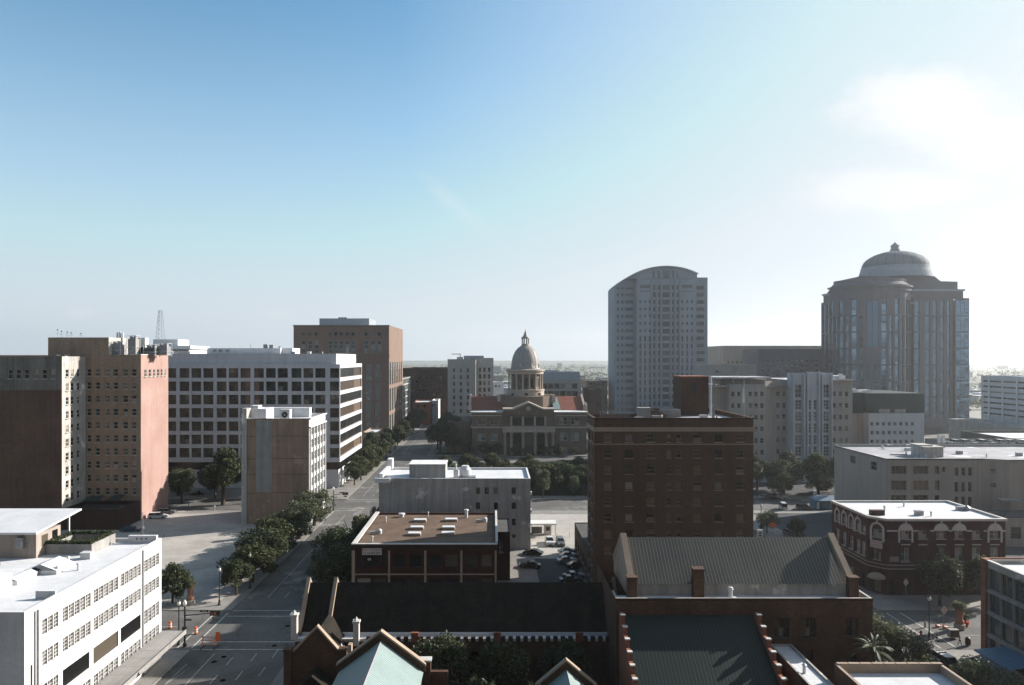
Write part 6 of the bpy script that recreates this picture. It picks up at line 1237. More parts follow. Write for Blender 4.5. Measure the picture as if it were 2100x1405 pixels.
b = MB(); b.poly([(71.2, 97.5, 3.0), (76.0 - .01, 97.5, 3.5), (76.0 - .01, 104.5, 3.5), (71.2, 104.5, 3.0)]); b.box(71.15, 71.25, 97.5, 104.5, 2.8, 3.05); B.part('street_awning', b, 'awning_blue'); B.vents(80, 104, 84, 106, zt - .6, 7, 9)
B.done()
# blue hut in the lot
t = thing('blue_hut', 'small blue wooden hut with pitched roof and a roof sign in the dark parking lot', 'hut', (PX(1693, 215), 217, Z1)); b = MB(); b.box(-3, 3.4, -2, 2, 0, 2.7); b.build('wall', surf('blue_boards', (.12, .25, .34), (.09, .2, .28), seam=(.5, .7), streak=.2), t, local=True)
b = MB(); b.extr_x([(-2.4, 2.6), (2.4, 2.6), (0, 3.9)], -3.3, 3.7); b.build('roof', surf('blue_hut_roof', (.3, .4, .5), (.25, .33, .42), streak=.2), t, local=True)
b = MB(); b.box(-2.7, -1.9, -2.06, -2.003, .1, 2.2); b.build('door', M['white'], t, local=True); b = MB(); b.box(.5, 2.9, -2.05, -2.003, 1, 2.2); b.build('window', M['gl_curtain'], t, local=True)
b = MB(); b.box(-.7, 2.6, -.1, .1, 4.1, 5.1); b.build('roof_sign', M['sign_white'], t, local=True); o = text('PARKING', .7, (.95, -.115, 4.6), M['red_letter']); o.parent = t; b = MB(); b.box(-2.6, -1.9, -.3, .4, 3.2, 5.3); b.build('chimney', M['sign_white'], t, local=True)
# attendant booth with canopy
t = thing('parking_booth', 'pale parking attendant booth under a flat white canopy beside the white building', 'booth', (PX(1124, 183), 184.5, Z1)); b = MB(); b.box(-.9, .9, -.9, .9, 0, 2.6); b.build('wall', M['white_trim'], t, local=True); b = MB(); b.box(-.5, .5, -.94, -.903, 1.1, 2.1); b.build('window', M['gl_dark'], t, local=True)
b = MB(); b.box(-4.6, 2.2, -1.8, 2.4, 2.75, 3.15); b.build('canopy', M['white'], t, local=True)
for sx in (-4.3, 1.9): b = MB(); b.tube((sx, -1.5, 0), (sx, -1.5, 2.75), .07); b.build('post', M['grey_metal'], t, local=True)
b = MB(); b.box(-4.2, -1.4, 1.0, 1.6, 0, 1.6); b.build('low_wall', M['concrete'], t, local=True)
# ================================================================ TREES
ORD = ['first', 'second', 'third', 'fourth', 'fifth', 'sixth', 'seventh', 'eighth', 'ninth', 'tenth', 'eleventh', 'twelfth']
def make_tree(name, h, r, nleaf, ls, mat, seed, trunk_h=None, squash=1.0, nclump=24, label='', loc=(0, 0, 0), low=.22):
    rr = random.Random(seed); t = thing(name, label, 'tree', loc); th = trunk_h or h * .28
    b = MB(); b.tube((0, 0, 0), (.05 * h / 8, 0, th), .032 * h, .022 * h, 8)
    for i in range(7):
        a = rr.random() * 6.28; d = r * rr.uniform(.35, .7); z = h * rr.uniform(.55, .85); b.tube((.04, 0, th * rr.uniform(.8, 1)), (d * math.cos(a) * .5, d * math.sin(a) * .5, (th + z) / 2), .016 * h, .01 * h, 6); b.tube((d * math.cos(a) * .5, d * math.sin(a) * .5, (th + z) / 2), (d * math.cos(a), d * math.sin(a), z), .01 * h, .004 * h, 5)
    b.build('trunk', M['bark'], t, local=True)
    b = MB(); cz = h * (1 + low) / 2; rz_ = h * (1 - low) / 2; cl = []
    for i in range(nclump):
        while 1:
            p = Vector((rr.uniform(-1, 1), rr.uniform(-1, 1), rr.uniform(-1, 1)))
            if .42 < p.length < 1: break
        k = 1 - .25 * max(p.z, 0); cr = rr.uniform(.2, .38) * r; cl.append((Vector((p.x * (r - cr * .6) * k, p.y * (r - cr * .6) * k, cz + p.z * (rz_ - cr * .6))), cr))
    per = nleaf // nclump
    for c, cr in cl:
        for j in range(per):
            d = Vector((rr.gauss(0, 1), rr.gauss(0, 1), rr.gauss(0, 1) * .8 * squash)).normalized() * cr * rr.uniform(.35, 1.12) ** .6; leafq(b, *(c + d), ls * rr.uniform(.6, 1.25), rr)
    b.build('crown', mat, t, local=True); index_kids(t); return t
used = {}
PROT = {}
def tree(kind, x, y, h, label, group=None, rz=None, wide=1.0, name=None):
    z = .14
    if kind not in PROT:
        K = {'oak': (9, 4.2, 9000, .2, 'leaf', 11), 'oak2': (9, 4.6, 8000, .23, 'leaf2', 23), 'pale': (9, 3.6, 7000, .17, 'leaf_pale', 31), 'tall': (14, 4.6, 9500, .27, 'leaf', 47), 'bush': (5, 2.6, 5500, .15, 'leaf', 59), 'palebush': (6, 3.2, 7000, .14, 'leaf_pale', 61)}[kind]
        t = make_tree(name or 'street_tree', K[0], K[1], K[2], K[3], M[K[4]], K[5], label=label, low=.12 if 'bush' in kind else .2); PROT[kind] = (t, K[0]); used[kind] = False
    t, h0 = PROT[kind]; s = h / h0; rz = random.random() * 6.28 if rz is None else rz
    if not used[kind]: t.location = (x, y, z); t.rotation_euler = (0, 0, rz); t.scale = (s * wide, s * wide, s); t['label'] = label; o = t; used[kind] = True
    else: o = dup(t, (x, y, z), rz, label, sc=(s * wide, s * wide, s))
    if group: o['group'] = group
    return o
gF = 'street trees along the left avenue'
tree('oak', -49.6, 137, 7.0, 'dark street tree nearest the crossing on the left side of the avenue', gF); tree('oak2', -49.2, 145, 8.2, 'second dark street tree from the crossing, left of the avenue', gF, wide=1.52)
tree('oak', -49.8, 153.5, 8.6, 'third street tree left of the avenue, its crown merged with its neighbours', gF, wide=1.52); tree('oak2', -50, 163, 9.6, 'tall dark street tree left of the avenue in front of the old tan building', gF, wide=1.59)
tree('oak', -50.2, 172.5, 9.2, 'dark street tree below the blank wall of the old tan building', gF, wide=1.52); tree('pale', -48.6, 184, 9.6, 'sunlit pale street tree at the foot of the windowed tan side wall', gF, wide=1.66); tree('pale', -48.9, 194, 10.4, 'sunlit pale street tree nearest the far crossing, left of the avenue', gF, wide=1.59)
tree('oak2', -30.2, 139.5, 8.8, 'dark street tree right of the avenue beside the red brick building front', gF, wide=1.38); tree('oak', -30.9, 148, 10.0, 'big round street tree right of the avenue beside the tan gravel roof', gF, wide=1.59); tree('oak2', -30.4, 157.5, 10.8, 'sunlit topped street tree right of the avenue at the back of the tan roof', gF, wide=1.52)
tree('pale', -29.6, 181, 8.6, 'slim pale tree hard against the left end of the dingy white building', gF, wide=.6)
tree('bush', -60, 132.5, 7.4, 'small round tree beside the far end of the white warehouse building', wide=1.0, name='small_tree'); tree('bush', -66, 137, 5.2, 'low shrub tree at the near left corner of the pale parking lot', name='small_tree')
for i, (x, y, h, wd, k, lab) in enumerate(((-84.6, 222, 18.4, 1.15, 'tall', 'tallest tree behind the parking lot, left of the old tan building'), (-77.5, 224, 15.5, .95, 'tall', 'tall tree touching the left edge of the old tan building'), (-98.5, 224, 11.8, 1.0, 'pale', 'smaller sunlit tree in front of the pink wall of the tan tower'), (-91, 232, 12, 1.1, 'oak', 'dark tree between the small sunlit tree and the tallest tree'), (-105, 236, 10, 1.1, 'oak2', 'dark tree half hidden behind the pink wall'), (-72, 238, 11, 1.1, 'oak', 'dark tree in front of the office block base, right of the tallest tree'), (-95, 243, 10, 1.1, 'oak2', 'dark tree close to the lower windows of the office block'))):
    tree(k, x, y, h, lab, wide=wd)
gO = 'trees along the office block side of the avenue'
for i, (x, y, h, wd, k) in enumerate(((-50, 256, 8.5, 1.1, 'oak'), (-49.5, 266, 9.5, 1.2, 'oak2'), (-49.5, 277, 10.5, 1.2, 'oak'), (-50, 288, 11, 1.2, 'oak2'), (-51.5, 299, 12, 1.1, 'tall'), (-49.5, 309, 13.2, 1.25, 'tall'), (-54, 318, 14, 1.1, 'tall'), (-48.5, 322, 12.5, 1.2, 'tall'), (-49.5, 342, 13.5, 1.2, 'tall'), (-49, 356, 12.5, 1.2, 'tall'))):
    tree(k, x, y, h, ['dark tree nearest the crossing beside the office block', 'second dark tree along the lit side of the office block', 'third tree along the office block, overhanging the pavement', 'fourth tree beside the office block, dark and full', 'fifth tree by the office block, reaching its lowest window strip', 'tall tree at the far corner of the office block', 'broad tree hiding the base of the little brick store', 'sunlit topped tree just before the second crossing', 'tall tree at the foot of the brown office tower', 'last big tree beneath the lit side of the brown tower'][i], gO, wide=wd)
gA = 'distant trees lining the far avenue'
for i in range(7): tree('tall', -50 + (i % 2) * 1.2, 372 + i * 19, 11.5 + (i * 7 % 3), ORD[i] + ' distant tree along the left side of the avenue past the brown tower', gA, wide=1.2)
for i in range(5): tree('tall', -29.5, 408 + i * 22, 10.5 + (i * 5 % 3), ORD[i] + ' distant tree along the right side of the avenue before the pale tower', gA, wide=1.1)
gC = 'dark trees beside the domed courthouse'
for i, (x, y, h, wd) in enumerate(((-25, 339, 15, 1.2), (-20.5, 346, 18.5, 1.3), (-18.5, 334.6, 12, 1.25), (-27.5, 356, 16, 1.2), (-24, 368, 17, 1.2))): tree('tall', x, y, h, ['dark tree at the street corner left of the courthouse', 'tallest dark tree left of the courthouse', 'dark tree in front of the left corner of the courthouse', 'dark tree behind the corner tree, left of the courthouse', 'farthest of the big dark trees left of the courthouse'][i], gC, wide=wd)
gL = 'lawn trees in front of the courthouse'
rr = random.Random(5); L = []
for i in range(9): L.append((-12 + i * 7.2 + rr.uniform(-1, 1), 333 - rr.uniform(0, 2), rr.uniform(4, 6.5)))
for i in range(8): L.append((8 + i * 5.6 + rr.uniform(-1, 1), 240 + rr.uniform(-1, 2), rr.uniform(9, 10.5)))
for i in range(7): L.append((14 + i * 5.6, 252 + rr.uniform(-1, 2), rr.uniform(8, 10)))
for i in range(6): L.append((16 + i * 6, 268 + rr.uniform(-3, 3), rr.uniform(7, 8.6)))
for i in range(11): L.append((-24 + i * 4.2 + rr.uniform(-1, 1), rr.uniform(258, 296), rr.uniform(6, 8)))
for li, (x, y, h) in enumerate(L):
    row, k = ('far', li) if li < 9 else ('front', li - 9) if li < 17 else ('middle', li - 17) if li < 24 else ('back', li - 24) if li < 30 else ('loose', li - 30)
    far = y > 300; tree('oak' if rr.random() < .5 else 'oak2', x, y, h, '%s low tree from the left in the strip right under the courthouse columns' % ORD[k] if far else '%s tree from the left in the %s row of the courthouse park' % (ORD[k], row), 'low trees under the courthouse columns' if far else 'park trees before the courthouse', wide=1.15)
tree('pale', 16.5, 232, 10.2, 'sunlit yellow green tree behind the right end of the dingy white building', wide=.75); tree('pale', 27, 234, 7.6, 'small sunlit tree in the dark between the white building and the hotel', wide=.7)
for i in range(7): tree('palebush' if i == 5 else 'bush', -20 + i * 6.5, 300 + (i * 7 % 5), 2.6 + (i % 3) * .5, ORD[i] + ' small round shrub from the left on the courthouse park lawn', 'lawn shrubs', name='shrub')
gD = 'trees in front of the art deco building'
for i, (x, y, h, k, wd) in enumerate(((86, 238, 13.6, 'tall', 1.1), (92, 246, 13.0, 'tall', 1.1), (98.5, 239, 11.6, 'oak', 1.2), (104, 247, 14.6, 'tall', 1.15), (110.5, 240, 14.8, 'tall', 1.25), (117, 238, 14.2, 'tall', 1.2), (123, 245, 12.5, 'tall', 1.1), (80, 244, 13.2, 'tall', 1.1), (95, 232.5, 8.5, 'oak2', 1.2), (108, 232.8, 9, 'oak', 1.2))): tree(k, x, y, h, ['dark tree just right of the hotel edge below the deco building', 'second dark tree right of the hotel, set further back', 'shorter tree in the middle of the dark row by the deco building', 'tall dark tree left of the biggest one, by the deco pilasters', 'biggest dark green tree right of the deco window strips', 'large tree against the left corner of the beige building', 'tree half hidden behind the beige building corner', 'dark tree partly hidden by the upper right hotel edge', 'low dark tree over the parked cars right of the hotel', 'low dark tree behind the blue hut'][i], gD, wide=wd)
for (x, y, h, lab) in ((72.2, 186, 6.2, 'pale leaved young tree right of the hotel above the orange sign'), (77.5, 180, 5.4, 'bushy young tree behind the orange sign'), (87.5, 168, 5.4, 'sunlit shrub against the back corner of the arched hotel'), (75.5, 172, 3.0, 'low shrub between the hotel and the dark parked car'), (84.5, 171, 2.2, 'tiny yellow green shrub in the dark parking lot')): tree('palebush' if 'pale' in lab or 'sunlit' in lab or 'yellow' in lab else 'bush', x, y, h, lab, name='small_tree')  # sunlit shrubs get their light from the paler leaf colour
tree('oak', 83, 131.2, 9.4, 'dark street tree hiding the middle of the arched corner hotel', wide=.95); tree('oak2', 91.5, 131.5, 9.0, 'dark street tree at the right end of the arched corner hotel', wide=.8); tree('bush', 97, 120, 6.5, 'dark shrub against the brick corner at the right border', wide=1, name='small_tree')
tree('palebush', 55.6, 103.5, 9.4, 'large grey green bushy tree beside the right end of the parish hall', wide=.95); tree('palebush', 59.4, 101, 7.8, 'lower spreading half of foliage hanging over the street right of the parish hall', wide=.9); tree('palebush', 50.2, 87.5, 7.6, 'pale shrub rising behind the brick parapet of the white roofed annex', wide=.75); tree('bush', 57.2, 93, 6.6, 'dark tree behind the annex, left of the police car', wide=1.1)
tree('palebush', 61.8, 88.2, 8.6, 'speckled tree at the bottom right corner below the police car', wide=.95); tree('bush', 66.5, 84.5, 7.0, 'dark tree in the very bottom right corner', wide=1.1)
tree('oak', -6.8, 91, 10.4, 'glossy leaved courtyard tree beside the green metal roof, its leaves catching sun', wide=.95); tree('oak2', 1.2, 92, 9.6, 'dark courtyard tree under the middle of the nave gutter', wide=1.0); tree('oak', 9.5, 93, 8.6, 'dark courtyard tree near the parish hall wall', wide=.9); tree('palebush', 5.0, 82.5, 8.6, 'small light tipped bush at the bottom edge left of the tiny gable', wide=.6); tree('bush', -1.5, 84, 7.6, 'lower dark bush in the courtyard at the bottom edge', wide=1.1)
# palm-like plant by the hall
t = thing('sago_palm', 'feathery palm fronds against the hall wall above the annex parapet', 'palm', (47.6, 88.3, .14)); b = MB(); b.tube((0, 0, 0), (0, 0, 9.4), .2, .16); b.build('trunk', M['bark'], t, local=True); b = MB(); rr = random.Random(9)
for i in range(22):
    a = rr.random() * 6.28; el = rr.uniform(.1, 1.2); p = Vector((0, 0, 9.4)); v = Vector((math.cos(a) * math.cos(el), math.sin(a) * math.cos(el), math.sin(el)))
    for k in range(9):
        q = p + v * .3; v = (v + Vector((0, 0, -.16))).normalized(); n = v.cross(Vector((0, 0, 1))).normalized()
        for s_ in (-1, 1): b.poly([p, q, q + n * s_ * (.42 - k * .035) + v * .2 - Vector((0, 0, .1)), p + n * s_ * .02])
        p = q
b.build('frond', M['leaf_pale'], t, local=True)
# distant woods: uncountable tree canopy to the horizon
b = MB(); rr = random.Random(77)
for i in range(2600):
    y = 600 * (5200 / 600) ** rr.random(); x = y * rr.uniform(-.8, .85); s = rr.uniform(5, 12) * (1 + y / 3500)
    if y < 900 and rr.random() < .45: continue
    for j in range(26 if y < 1500 else 12):
        d = Vector((rr.gauss(0, 1), rr.gauss(0, 1), rr.gauss(0, .55))); leafq(b, x + d.x * s * .7, y + d.y * s * .7, max(.5, 5 + d.z * s * .45), (1.3 if y < 1500 else 3.0) * rr.uniform(.7, 1.3), rr)
b.build('distant_woods', M['leaf_far'], kind='stuff')
# distant low buildings
gB = 'distant low buildings near the horizon'
def far_proto(w_, d, h, m, seed):
    rr = random.Random(seed); t = thing('distant_building', 'x', 'building', (0, 0, 0)); b = MB(); b.box(-w_ / 2, w_ / 2, -d / 2, d / 2, 0, h); b.ring(-w_ / 2, w_ / 2, -d / 2, d / 2, .6, h - .8, h, 0); b.build('wall', M[m], t, local=True)
    b = MB(); b.poly([(-w_ / 2 + .6, -d / 2 + .6, h + .01), (w_ / 2 - .6, -d / 2 + .6, h + .01), (w_ / 2 - .6, d / 2 - .6, h + .01), (-w_ / 2 + .6, d / 2 - .6, h + .01)]); b.box(-w_ * .2, -w_ * .05, -d * .1, d * .2, h + .02, h + 2.5); b.box(w_ * .2, w_ * .28, -d * .1, d * .1, h + .02, h + 1.6); b.build('roof', M['roof_white'], t, local=True)
    b = MB(); n = int(w_ / 6)
    for k in range(max(1, int(h / 4))):
        b.box(-w_ / 2 + 1.5, w_ / 2 - 1.5, -d / 2 - .06, -d / 2 - .01, 1.5 + k * 4, 3 + k * 4)
    b.build('window_band', M['gl_dark'], t, local=True); index_kids(t); return t
FP = [far_proto(46, 30, 7, 'white_bldg', 1), far_proto(26, 20, 12, 'cream', 2), far_proto(80, 40, 9, 'concrete', 3), far_proto(18, 16, 24, 'grey_stone', 4)]; fu = [0] * 4; rr = random.Random(21)
FL = ['wide pale warehouse with a white roof far off in the haze', 'small cream building with a white roof far off in the haze', 'very long grey warehouse far off in the haze', 'narrow grey mid rise standing far off in the haze']
for i in range(110):
    y = 620 * (3600 / 620) ** rr.random(); x = y * rr.uniform(-.2, .75); k = rr.choice((0, 0, 1, 1, 2, 3)); rz = rr.choice((0, 1.57, .3))
    if fu[k] == 0: t = FP[k]; t.location = (x, y, 0); t.rotation_euler.z = rz; fu[k] = 1; t['label'] = FL[k]; t['group'] = gB + ' (%s)' % FL[k].split(' far')[0].split(' standing')[0]
    else: t = dup(FP[k], (x, y, 0), rz, FL[k], FP[k]['group'], sc=rr.uniform(.7, 1.2))

# ================================================================ VEHICLES
def carpaint(name, c, rough=.28): return plain(name, c, rough, .1, spec=.6)
P_ = {k: carpaint(k + '_car_paint', c) for k, c in (('white', (.75, .76, .77)), ('silver', (.42, .44, .46)), ('grey', (.12, .125, .13)), ('black', (.015, .016, .018)), ('blue', (.03, .05, .09)))}
M['tyre'] = plain('tyre_rubber', (.015, .015, .015), .9); M['rim'] = plain('alloy_rim', (.45, .46, .47), .35, .7); M['carglass'] = plain('car_glass', (.012, .014, .016), .06, spec=.8); M['lamp_red'] = plain('tail_lamp_red', (.5, .02, .015), .25); M['lamp_clear'] = plain('headlamp_clear', (.75, .76, .74), .15)
def make_car(name, label, kind, paint, L=4.7, Wd=1.85, Hh=1.45):
    t = thing(name, label, {'suv': 'suv', 'pickup': 'pickup truck'}.get(kind, 'car')); hl, hw = L / 2, Wd / 2       # faces +x
    gl = {'sedan': [(-.36, .98), (-.27, 1.0), (-.12, 1.0), (.08, 1.0), (.22, .0)]}
    low = [(-hl, .38), (-hl + .04, .82), (-hl + .5, .93), (hl - 1.25, .95), (hl - .25, .78), (hl, .6), (hl, .32), (hl - .3, .22), (-hl + .3, .22)]
    if kind != 'sedan': low = [(x, z * 1.16 if z > .5 else z) for x, z in low]
    if kind == 'pickup': low = [(-hl, .45), (-hl, 1.1), (-hl + 2.0, 1.12), (hl - 1.3, 1.15), (hl - .1, 1.08), (hl, .8), (hl, .4), (hl - .3, .3), (-hl + .3, .3)]
    b = MB(); n = len(low); prof = []
    for yy, k in ((-hw, .92), (-hw + .1, 1), (hw - .1, 1), (hw, .92)): prof.append([(x * (1 if abs(yy) < hw else .985), yy, .6 + (z - .6) * k) for x, z in low])
    for a, c in zip(prof, prof[1:]):
        for i in range(n): j = (i + 1) % n; b.poly([a[i], c[i], c[j], a[j]])
    b.poly(prof[0]); b.poly(prof[-1][::-1]); zl = max(z for x, z in low) - .03
    cab = {'sedan': (-hl + .55, -hl + 1.35, hl - 2.3, hl - 1.35), 'suv': (-hl + .08, -hl + .45, hl - 2.0, hl - 1.2), 'pickup': (-hl + 2.0, -hl + 2.25, hl - 2.0, hl - 1.25), 'van': (-hl + .03, -hl + .1, hl - 1.2, hl - .5)}[kind]
    Hh = {'sedan': 1.42, 'suv': 1.72, 'pickup': 1.85, 'van': 2.1}[kind]
    x0, x1, x2, x3 = cab; yi, yo = hw - .26, hw - .07
    b.poly([(x1, -yi, Hh), (x2, -yi, Hh), (x2, yi, Hh), (x1, yi, Hh)])
    for s_ in (-1, 1):
        for xa, xb_ in ((x0, x1), (x3, x2)): b.poly([(xa, s_ * yo, zl), (xa + (.12 if xa == x0 else -.12), s_ * yo, zl), (xb_ + (.1 if xa == x0 else -.1), s_ * yi, Hh), (xb_, s_ * yi, Hh)])
        xm = (x1 + x2) / 2; b.poly([(xm - .06, s_ * (yo + .005), zl), (xm + .06, s_ * (yo + .005), zl), (xm + .06, s_ * (yi + .005), Hh), (xm - .06, s_ * (yi + .005), Hh)])
    b.build('body', paint, t, local=True)
    b = MB(); e = .012
    b.poly([(x3 - .05, -yo + .08, zl), (x3 - .05, yo - .08, zl), (x2 + e, yi - .06, Hh - .03), (x2 + e, -yi + .06, Hh - .03)]); b.build('windscreen', M['carglass'], t, local=True)
    b = MB(); b.poly([(x0 + .05, -yo + .08, zl), (x0 + .05, yo - .08, zl), (x1 - e, yi - .06, Hh - .03), (x1 - e, -yi + .06, Hh - .03)]); b.build('rear_window', M['carglass'], t, local=True)
    for s_ in (-1, 1): b = MB(); b.poly([(x0 + .14, s_ * (yo - .01), zl), (x3 - .14, s_ * (yo - .01), zl), (x2 - .04, s_ * (yi - .005), Hh - .04), (x1 + .06, s_ * (yi - .005), Hh - .04)]); b.build('side_window', M['carglass'], t, local=True)
    for sx in (-hl + .85, hl - .9):
        for s_ in (-1, 1):
            b = MB(); rw = .34 if kind == 'sedan' else .39; b.tube((sx, s_ * (hw - .22), rw), (sx, s_ * (hw + .015), rw), rw, n=16); wv = b.build('wheel', M['tyre'], t, local=True); b = MB(); b.tube((sx, s_ * (hw + .016), rw), (sx, s_ * (hw + .03), rw), rw * .62, n=12); b.build('rim', M['rim'], wv, local=True)
    for s_ in (-1, 1):
        b = MB(); b.box(hl - .1, hl + .015, s_ * (hw - .42) - .18, s_ * (hw - .42) + .18, zl - .36, zl - .2); b.build('headlight', M['lamp_clear'], t, local=True)
        b = MB(); b.box(-hl - .015, -hl + .08, s_ * (hw - .3) - .16, s_ * (hw - .3) + .16, zl - .32, zl - .12); b.build('tail_light', M['lamp_red'], t, local=True)
        b = MB(); b.box(x3 - .35, x3 - .2, s_ * (hw + .02), s_ * (hw + .16), zl - .02, zl + .12); b.build('mirror', M['black'], t, local=True)
    b = MB(); b.box(hl - .02, hl + .02, -.5, .5, .42, .62); b.build('grille', M['black'], t, local=True)
    if kind == 'pickup': b = MB(); b.box(-hl + .1, -hl + 1.95, -hw + .2, hw - .2, 1.0, 1.127); b.build('cargo_bed', M['black'], t, local=True)
    index_kids(t); return t
def put(t, px, py, rz, zb=Z1): x, y = G(px, py); t.location = (x, y, zb); t.rotation_euler = (0, 0, R(rz)); return t
c = make_car('pickup_truck', 'white pickup truck facing the camera in the sunlit gap lot', 'pickup', P_['white'], 5.4, 2.0); put(c, 1127, 1117, -90)
suvd = make_car('parked_suv', 'dark boxy suv beside the white pickup truck, front toward the camera', 'suv', P_['grey'], 4.8, 1.95); put(suvd, 1149, 1118, -90)
sil = make_car('parked_car', 'silver sedan, topmost of the dim row of cars right of the gap lot', 'sedan', P_['silver']); put(sil, 1165, 1136, 15)
gP = 'cars parked in the dim lot beside the brick hotel'; sil['group'] = gP
for px, py, rz, lab in ((1166, 1145, 12, 'silver sedan second in the dim row right of the gap lot'), (1163, 1155, 12, 'silver sedan third in the dim row, brightest bonnet'), (1178, 1187, 10, 'pale sedan in deep shade low in the dim lot by the hotel')):
    x, y = G(px, py); dup(sil, (x, y, Z1), R(rz), lab, gP)
blk = make_car('parked_car', 'dark sedan with sunlit bonnet left of the lot gap below the white building', 'sedan', P_['black']); put(blk, 1093, 1139, 160); blk['group'] = gP
for px, py, rz, lab in ((1184, 1165, 8, 'black sedan behind the pale ones near the hotel wall'), (1170, 1195, 8, 'black sedan nearest the nave roof in the dim lot'), (1087, 1165, 170, 'black sedan in deep shade on the left side of the dim lot')):
    x, y = G(px, py); dup(blk, (x, y, Z1), R(rz), lab, gP)
x, y = G(324, 1064); wsuv = make_car('parked_suv', 'white suv parked at the foot of the pink wall', 'suv', P_['white'], 5.2, 1.95); wsuv.location = (x, y, Z1); wsuv.rotation_euler.z = R(8)
x, y = G(342, 1055); dup(suvd, (x, y, Z1), R(12), 'dark suv with bright tail parked just behind the white suv by the pink wall')
x, y = G(268, 1091); bl = make_car('parked_car', 'long dark car parked in shade at the foot of the brick podium', 'sedan', P_['blue'], 5.2); bl.location = (x, y, Z1); bl.rotation_euler.z = R(6)
x, y = G(405, 1016); dup(blk, (x, y, .01), 0, 'dark car passing behind the trees on the street beyond the parking lot')
gR = 'cars parked under the trees right of the hotel'
for i, (px, py, k, lab) in enumerate(((1570, 1024, 0, 'grey sedan at the left end of the shaded row right of the hotel'), (1584, 1026, 1, 'middle sedan of the shaded row right of the hotel'), (1598, 1024, 0, 'silver sedan at the right end of the shaded row right of the hotel'))): x, y = G(px, py); dup((sil, blk)[k], (x, y, Z1), R(5), lab, gR)
x, y = G(1624, 1098); dup(suvd, (x, y, Z1), R(25), 'dark suv alone in the shaded street lot above the parish hall roof')
x, y = G(1650, 1046); dup(suvd, (x, y, Z1), R(0), 'dark reddish shape of an suv parked just left of the blue hut')
x, y = G(1606, 1045); v = make_car('parked_van', 'white van in the dark lot left of the blue hut', 'van', P_['white'], 4.2, 1.9); v.location = (x, y, Z1); v.rotation_euler.z = R(80)
# police car
x, y = 67.6, 106.6; pc = make_car('police_car', 'black and white police suv with a dark light bar parked at the kerb', 'suv', P_['black'], 5.0, 1.95); pc['category'] = 'police car'; pc.location = (x, y, .01); pc.rotation_euler.z = R(97)
b = MB(); b.box(-1.0, 1.0, -1.0, -.976, .42, 1.02); b.build('door_panel', M['white'], pc, local=True); b = MB(); b.box(-1.0, 1.0, .976, 1.0, .42, 1.02); dp = b.build('door_panel', M['white'], pc, local=True)
text('POLICE', .34, (-.0, 1.006, .72), M['black_letter'], rz=R(180), name='lettering').parent = dp
b = MB(); b.poly([(-1.75, -.68, 1.728), (.25, -.68, 1.728), (.25, .68, 1.728), (-1.75, .68, 1.728)]); b.build('white_roof', M['white'], pc, local=True); b = MB(); b.box(-.45, -.2, -.6, .6, 1.73, 1.85); b.build('light_bar', M['black'], pc, local=True)
gK = 'cars parked on the far garage roof'
for i in range(12): k = rr.choice((0, 1, 0)); dup((sil, blk, wsuv)[rr.randrange(3)], (DECK[0] + 3 + i * 2.9, 229.5, DECK[1] + .01), R(90), ORD[i] + ' tiny car from the left in the row along the far garage roof', gK)

# ================================================================ STREET FURNITURE
def make_lamp(label, hh=6.9):
    t = thing('street_lamp', label, 'street lamp'); b = MB(); b.lathe([(.32, 0), (.32, .15), (.2, .35), (.17, 1.0), (.1, 1.15), (.085, hh - .9), (.16, hh - .85), (.16, hh - .7)], (0, 0, 0), 12); b.build('post', M['black'], t, local=True)
    b = MB(); b.lathe([(.12, hh - .7), (.27, hh - .45), (.29, hh - .25), (.2, hh - .05)], (0, 0, 0), 12); b.build('globe', M['globe'], t, local=True, smooth=True); b = MB(); b.lathe([(.22, hh - .05), (.12, hh + .08), (.03, hh + .25), (0, hh + .3)], (0, 0, 0), 10); b.build('finial', M['black'], t, local=True)
    index_kids(t); return t
lp = make_lamp('globe street lamp on the right corner near the pedestrians'); lp.location = (71.4, 115.6, .14)
gS = 'globe street lamps'; lp['group'] = gS
dup(lp, (-50.3, 113.4, .14), 0, 'globe street lamp nearest the end of the white warehouse', gS); dup(lp, (-50.8, 131.5, .14), 0, 'globe street lamp standing against the dark trees across the crossing', gS); dup(lp, (-48.4, 172, .14), 0, 'globe street lamp under the trees midway up the left avenue', gS); dup(lp, (71.8, 189, .14), 0, 'globe street lamp beside the pale young tree right of the hotel', gS)
dup(lp, (-48.4, 141, .14), 0, 'globe street lamp in front of the nearest dark street trees', gS)
